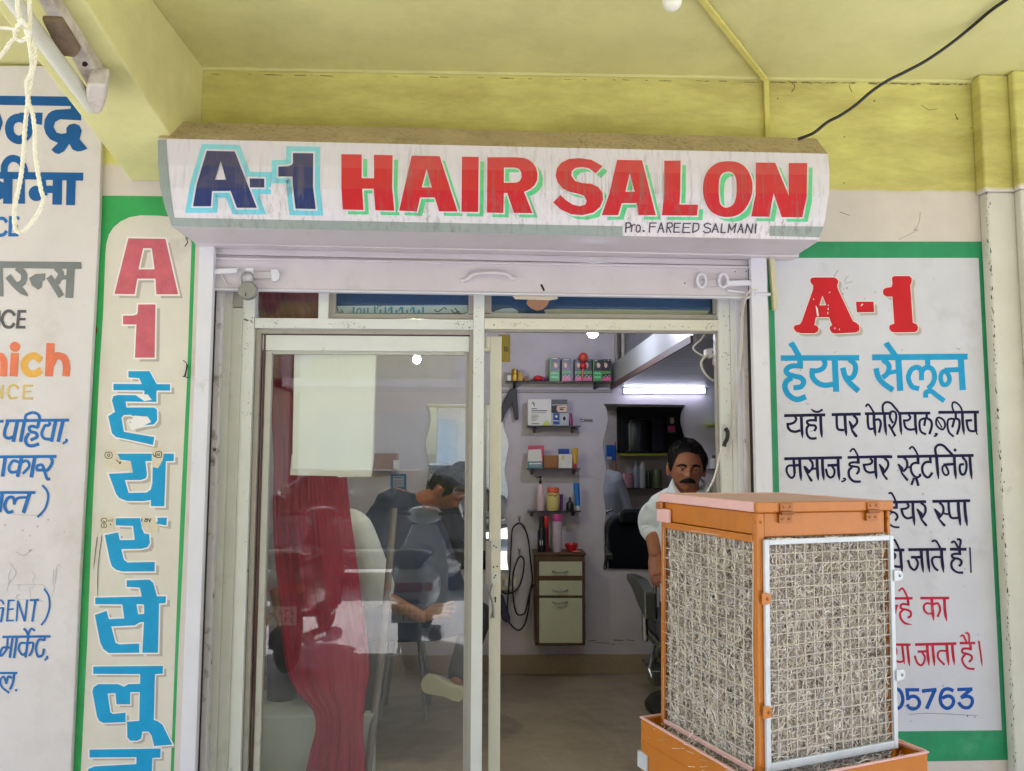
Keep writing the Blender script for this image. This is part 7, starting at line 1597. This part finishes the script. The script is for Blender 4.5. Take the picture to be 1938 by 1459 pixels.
hand(sk, wrR, (-.9,-.3,-.1), (0,-.3,1), M_SKIN, side=-1, curl=.3)
hips = [hipc+Vector((-.085,0,-.02)), hipc+Vector((.085,0,-.02))]
knees = [hipc+Vector((-.06,-.33,-.04)), hipc+Vector((.16,-.33,-.04))]
for h_, k_2 in zip(hips, knees):
    an = Vector((k_2.x,k_2.y+.03,.10)); capsule(sk, [h_, h_.lerp(k_2,.5), k_2], [.08,.072,.055], M_SKIN); capsule(sk, [k_2, k_2.lerp(an,.4)+Vector((0,.01,0)), an], [.052,.05,.034], M_SKIN)
skin_build('body', sk, pm, .0042)
face_parts(MH, pm)
hair_mesh(MH, M_HAIR, .0105, 2.3, front=.064).build('hair', pm, smooth=80)
st = MB(); torso(st, tr, M_SHIRT)
capsule(st, [shL+Vector((.02,0,-.005)), shL.lerp(elL,.5)+Vector((-.012,0,0)), elL+Vector((-.006,0,0)), elL.lerp(wrL,.30)], [.062,.058,.055,.052], M_SHIRT, 18)
capsule(st, [shR+Vector((-.02,0,-.005)), shR.lerp(elR,.5), elR, elR.lerp(wrR,.35)], [.074,.066,.062,.056], M_SHIRT, 18)
capsule(st, [rel(-.06,.055,-.15), shL+Vector((.01,0,.0))], [.05,.062], M_SHIRT); capsule(st, [rel(.11,.055,-.14), shR+Vector((-.01,0,.0))], [.055,.066], M_SHIRT)
for i in range(5): # folds across the sleeve and chest
    t = .25+.17*i; p = shL.lerp(elL,t); capsule(st, [p+Vector((-.055,-.04,.03)), p+Vector((0,-.062,-.005)), p+Vector((.05,-.045,-.03))], [.008,.013,.008], M_SHIRT, 8)
shirt = skin_build('shirt', st, pm, .0065)
sm_ = shirt.modifiers.new('smooth','SMOOTH'); sm_.iterations = 4; sm_.factor = .5
# rolled cuff and collar leaves
mb = MB(); c0 = elL.lerp(wrL,.20); c1 = elL.lerp(wrL,.33); ax = (c1-c0).normalized(); mb.tube([c0,c0.lerp(c1,.5),c1],[.053,.057,.052],M_SHIRT,18); mb.build('cuff', shirt, smooth=50, bev=.004)
for s in (-1,1):
    mb = MB()
    A_ = [rel(.014+s*.068,.06,-.062), rel(.014+s*.076,.01,-.075), rel(.012+s*.062,-.045,-.115), rel(.010+s*.020,-.072,-.165)]
    B_ = [rel(.014+s*.092,.06,-.115), rel(.014+s*.108,.0,-.130), rel(.014+s*.102,-.055,-.172), rel(.012+s*.068,-.090,-.225)]
    A_, B_ = catmull(A_, sub=4), catmull(B_, sub=4); n_ = len(A_)
    mb.add(A_+B_, [(i,i+1,n_+i+1,n_+i) for i in range(n_-1)], M_SHIRT); cobj = mb.build('collar', shirt, smooth=80); so2 = cobj.modifiers.new('solid','SOLIDIFY'); so2.thickness = .004
tq = MB()
for h_, k_2 in zip(hips, knees):
    an = Vector((k_2.x,k_2.y+.03,.11)); capsule(tq, [h_, h_.lerp(k_2,.5), k_2], [.10,.088,.072], M_TROU); capsule(tq, [k_2, k_2.lerp(an,.4), an], [.072,.07,.062], M_TROU)
torso(tq, [(hipc+Vector((0,0,-.10)),(.165,.02,0),(-.01,.13,0)),(hipc+Vector((0,0,.1)),(.162,.02,0),(-.01,.118,0))], M_TROU)
skin_build('trousers', tq, pm, .008)
for k_2 in knees:
    mb = MB(); c = Vector((k_2.x,k_2.y-.02,0)); mb.loft([[c+Vector((.045*sx*(1-.25*abs(v)),0,0))+Vector((0,.13*v-.02,hh)) for sx, v in [(cos(2*pi*i/16), sin(2*pi*i/16)) for i in range(16)]] for hh in (.0006,.03,.06)]+[[c+Vector((.03*cos(2*pi*i/16),.06*sin(2*pi*i/16)+.03,.11)) for i in range(16)]], M_VINYL); mb.build('shoe', pm, smooth=50)
stl = thing('stool', 'tall round stool under the seated barber', 'stool', (hipc.x,hipc.y,0)); mb = MB(); mb.lathe((hipc.x,hipc.y,0), [(.17,hipc.z-.16),(.175,hipc.z-.13),(.16,hipc.z-.112)], M_VINYL, 24); mb.build('seat', stl, smooth=40)
for i in range(4):
    a = pi/4+pi/2*i; mb = MB(); mb.tube([(hipc.x+.11*cos(a),hipc.y+.11*sin(a),hipc.z-.161),(hipc.x+.18*cos(a),hipc.y+.18*sin(a),.0006)],.013,M_CHAIRM_ if False else M_STEEL,8); mb.build('leg', stl, smooth=50)

# --- customer in white shirt, mostly behind the curtain
Y2 = .95
p2 = thing('person', 'man in loose white shirt sitting behind the maroon curtain with one hand out', 'person', (W(640,1200,Y2).x,Y2+.1,0))
def q2(px, py, y=Y2): return W(px,py,y)
sk = MB(); H2 = q2(618,905,Y2+.03); MH2 = Matrix.Translation(H2) @ Matrix.Rotation(radians(35),4,'Z')
head_mesh(sk, MH2, M_SKIN2); capsule(sk, [H2+Vector((0,.02,-.06)),H2+Vector((0,.04,-.20))],[.06,.066],M_SKIN2)
s1_, s2_ = q2(672,1000), q2(548,1005,Y2+.06); e1 = q2(716,1128,Y2-.04); w1 = q2(800,1168,Y2-.16)
hp2 = Vector((H2.x,Y2+.14,.56))
torso(sk, [(hp2+Vector((0,0,-.05)),(.15,0,0),(0,.11,0)),(hp2+Vector((0,-.01,.2)),(.15,0,0),(0,.11,0)),(H2+Vector((0,.05,-.30)),(.16,0,0),(0,.10,0)),(H2+Vector((0,.04,-.21)),(.09,0,0),(0,.07,0))], M_SKIN2)
capsule(sk,[s1_,s1_.lerp(e1,.5),e1],[.05,.046,.042],M_SKIN2); capsule(sk,[e1,e1.lerp(w1,.35),w1],[.043,.041,.029],M_SKIN2); hand(sk,w1,(q2(858,1150,Y2-.2)-w1),(.1,-.55,.8),M_SKIN2,side=-1,curl=.12,s=1.0,spread=.28)
e2, w2 = s2_+Vector((-.05,-.02,-.28)), s2_+Vector((.02,-.22,-.36)); capsule(sk,[s2_,e2],[.05,.042],M_SKIN2); capsule(sk,[e2,w2],[.042,.029],M_SKIN2); hand(sk,w2,(.4,-.8,-.1),(0,-.2,1),M_SKIN2,side=1)
kn2 = [hp2+Vector((-.12,-.42,0)), hp2+Vector((.1,-.43,0))]
for i, k_2 in enumerate(kn2):
    h_ = hp2+Vector((-.09+.18*i,0,0)); an = Vector((k_2.x,k_2.y+.02,.1)); capsule(sk,[h_,k_2],[.08,.055],M_SKIN2); capsule(sk,[k_2,an],[.052,.034],M_SKIN2)
skin_build('body', sk, p2, .0055); hair_mesh(MH2, M_HAIR, .014, 5.1).build('hair', p2, smooth=80); face_parts(MH2, p2, False)
st = MB(); torso(st, [(hp2+Vector((0,0,-.02)),(.19,0,0),(0,.14,0)),(hp2+Vector((0,-.01,.2)),(.18,0,0),(0,.135,0)),(H2+Vector((0,.05,-.31)),(.185,0,0),(0,.125,0)),(H2+Vector((0,.04,-.2)),(.10,0,0),(0,.08,0)),(H2+Vector((0,.035,-.165)),(.075,0,0),(0,.07,0))], M_SHIRTW)
capsule(st,[H2+Vector((.08,.03,-.21)),s1_,s1_.lerp(e1,.5)+Vector((.005,0,0)),s1_.lerp(e1,.92)],[.06,.088,.092,.098],M_SHIRTW,18); capsule(st,[H2+Vector((-.08,.03,-.21)),s2_,s2_.lerp(e2,.85)],[.06,.085,.09],M_SHIRTW,18)
sh2 = skin_build('shirt', st, p2, .009); sm_ = sh2.modifiers.new('smooth','SMOOTH'); sm_.iterations = 5
tq = MB()
for i, k_2 in enumerate(kn2):
    h_ = hp2+Vector((-.09+.18*i,0,0)); an = Vector((k_2.x,k_2.y+.02,.09)); capsule(tq,[h_,k_2],[.1,.075],M_TROU); capsule(tq,[k_2,an],[.075,.062],M_TROU)
torso(tq,[(hp2+Vector((0,0,-.09)),(.17,0,0),(0,.13,0)),(hp2+Vector((0,0,.06)),(.17,0,0),(0,.13,0))],M_TROU); skin_build('trousers', tq, p2, .009)
stl = thing('stool', 'round stool under the man behind the curtain', 'stool', (hp2.x,hp2.y,0)); mb = MB(); mb.lathe((hp2.x,hp2.y,0),[(.17,hp2.z-.15),(.175,hp2.z-.12),(.16,hp2.z-.1)],M_VINYL,24); mb.build('seat', stl, smooth=40)
for i in range(4):
    a = pi/4+pi/2*i; mb = MB(); mb.tube([(hp2.x+.11*cos(a),hp2.y+.11*sin(a),hp2.z-.151),(hp2.x+.18*cos(a),hp2.y+.18*sin(a),.0006)],.013,M_STEEL,8); mb.build('leg', stl, smooth=50)

# --- customer in dark blue, bent forward, one shoe stretched to the door
Y3 = 1.25
p3_ = thing('person', 'bent man under dark blue barber cape behind the door glass with cream shoe stretched out', 'person', (W(800,1200,Y3).x,Y3,0))
def q3(px, py, y=Y3): return W(px,py,y)
sk = MB(); H3 = q3(850,925,Y3-.05); MH3 = Matrix.Translation(H3) @ Matrix.Rotation(radians(60),4,'Z') @ Matrix.Rotation(radians(38),4,'X')
head_mesh(sk, MH3, M_SKIN); nk = q3(800,950)
capsule(sk,[H3+Vector((-.03,.01,-.04)),nk],[.06,.062],M_SKIN)
hp3 = q3(770,1150,Y3+.15)
tor = [(hp3+Vector((0,0,-.05)),(.16,.03,0),(-.03,.13,0)),(q3(755,1060,Y3+.1),(.175,.02,0),(-.02,.13,0)),(q3(752,985,Y3+.06),(.165,.0,-.02),(0,.12,0)),(q3(756,945,Y3+.04),(.12,0,-.03),(0,.10,0)),(q3(765,928,Y3+.03),(.06,0,-.02),(0,.06,0))]
torso(sk,[(c,Vector(u)*.9,Vector(v)*.9) for c,u,v in tor],M_SKIN)
s3 = [q3(712,975,Y3+.02), q3(806,985,Y3+.02)]; e3 = [q3(690,1060,Y3-.1), q3(836,1068,Y3-.1)]; w3 = [q3(750,1110,Y3-.25), q3(800,1112,Y3-.25)]
for a,b,c,sd2 in zip(s3,e3,w3,(1,-1)): capsule(sk,[a,b],[.05,.042],M_SKIN); capsule(sk,[b,c],[.042,.03],M_SKIN); hand(sk,c,(.25*sd2,-.8,-.4),(0,-.4,.9),M_SKIN,side=sd2)
kn3 = [q3(905,1165,Y3-.18), q3(700,1170,Y3-.2)]; an3 = [q3(866,1285,Y3-.45), Vector((q3(700,1170,Y3-.2).x,Y3-.2,.1))]
for i,(k_2,an) in enumerate(zip(kn3,an3)): h_ = hp3+Vector((.09-.18*i,-.02,0)); capsule(sk,[h_,k_2],[.08,.055],M_SKIN); capsule(sk,[k_2,an],[.052,.034],M_SKIN)
skin_build('body', sk, p3_, .006); hair_mesh(MH3, M_HAIR, .014, 8.1, front=.05).build('hair', p3_, smooth=80)
st = MB(); torso(st,tor,M_CAPE)
cape = [(q3(770,935,Y3+.03),.075,.07),(q3(762,955,Y3+.02),.17,.12),(q3(758,1000,Y3),.24,.17),(q3(764,1070,Y3-.06),.29,.25),(q3(772,1140,Y3-.12),.33,.32),(q3(778,1185,Y3-.15),.35,.36)]
R_ = []
for c_, u_, v_ in cape:
    R_.append([c_+Vector((u_*cos(t)*(1+.05*sin(t*7+u_*9)), v_*sin(t)*(1+.05*sin(t*9)), 0)) for t in [2*pi*i/40 for i in range(40)]])
st.loft(R_, M_CAPE)
sh3 = skin_build('barber_cape', st, p3_, .009); sm_ = sh3.modifiers.new('smooth','SMOOTH'); sm_.iterations = 6
tq = MB()
for i,(k_2,an) in enumerate(zip(kn3,an3)): h_ = hp3+Vector((.09-.18*i,-.02,0)); capsule(tq,[h_,k_2],[.1,.075],M_TROU); capsule(tq,[k_2,an+(k_2-an)*.1],[.075,.06],M_TROU)
torso(tq,[(hp3+Vector((0,0,-.09)),(.17,0,0),(0,.13,0)),(hp3+Vector((0,0,.07)),(.17,0,0),(0,.13,0))],M_TROU); skin_build('trousers', tq, p3_, .009)
def shoe(par, heel, toe, sole_n):
    """sole faces sole_n"""
    a = (Vector(toe)-Vector(heel)); L_ = a.length; a.normalize(); n_ = Vector(sole_n); n_ = (n_-a*n_.dot(a)).normalized(); w = a.cross(n_)
    out = [(0,.018),(.06,.034),(.2,.038),(.4,.034),(.6,.042),(.78,.050),(.9,.044),(.97,.028),(1.0,.006)]
    P_ = [Vector(heel)+a*L_*t+w*h for t,h in out]+[Vector(heel)+a*L_*t-w*h for t,h in out[::-1]]; k = len(P_)
    mb = MB(); mb.add(P_+[p-n_*.024 for p in P_],[tuple(range(k)),tuple(range(2*k-1,k-1,-1))]+[(i,k+i,k+(i+1)%k,(i+1)%k) for i in range(k)],M_SHOE); s_ = mb.build('shoe',par,bev=.006)
    mb = MB(); rr = []
    for t,h,z in ((.02,.026,.05),(.15,.034,.085),(.35,.034,.085),(.55,.038,.06),(.8,.044,.042),(.97,.022,.02)):
        c = Vector(heel)+a*L_*t-n_*.0245; rr.append([c+w*h*cos(q)-n_*z*max(0,sin(q)) for q in [pi*i/10 for i in range(11)]])
    mb.loft(rr,M_SHOEU); mb.build('upper',s_,smooth=50)
    mb = MB()
    for i in range(9):
        t = .1+.085*i; c = Vector(heel)+a*L_*t+n_*.0012; hw = .024
        mb.tube([c-w*hw+a*.006,c+a*-.004,c+w*hw+a*.006],.0022,M_SHOE,5)
    mb.build('tread',s_)
shoe(p3_, an3[0]+Vector((.03,-.05,-.07)), q3(797,1290,Y3-.5), (-.1,-1,-.15))
shoe(p3_, (an3[1].x,an3[1].y+.09,.026), (an3[1].x-.02,an3[1].y-.2,.026), (0,0,-1))
stl = thing('stool', 'round stool under the man in the dark blue cape', 'stool', (hp3.x,hp3.y,0)); mb = MB(); mb.lathe((hp3.x,hp3.y,0),[(.17,hp3.z-.15),(.175,hp3.z-.12),(.16,hp3.z-.1)],M_VINYL,24); mb.build('seat', stl, smooth=40)
for i in range(4):
    a = pi/4+pi/2*i; mb = MB(); mb.tube([(hp3.x+.11*cos(a),hp3.y+.11*sin(a),hp3.z-.151),(hp3.x+.18*cos(a),hp3.y+.18*sin(a),.0006)],.013,M_STEEL,8); mb.build('leg', stl, smooth=50)
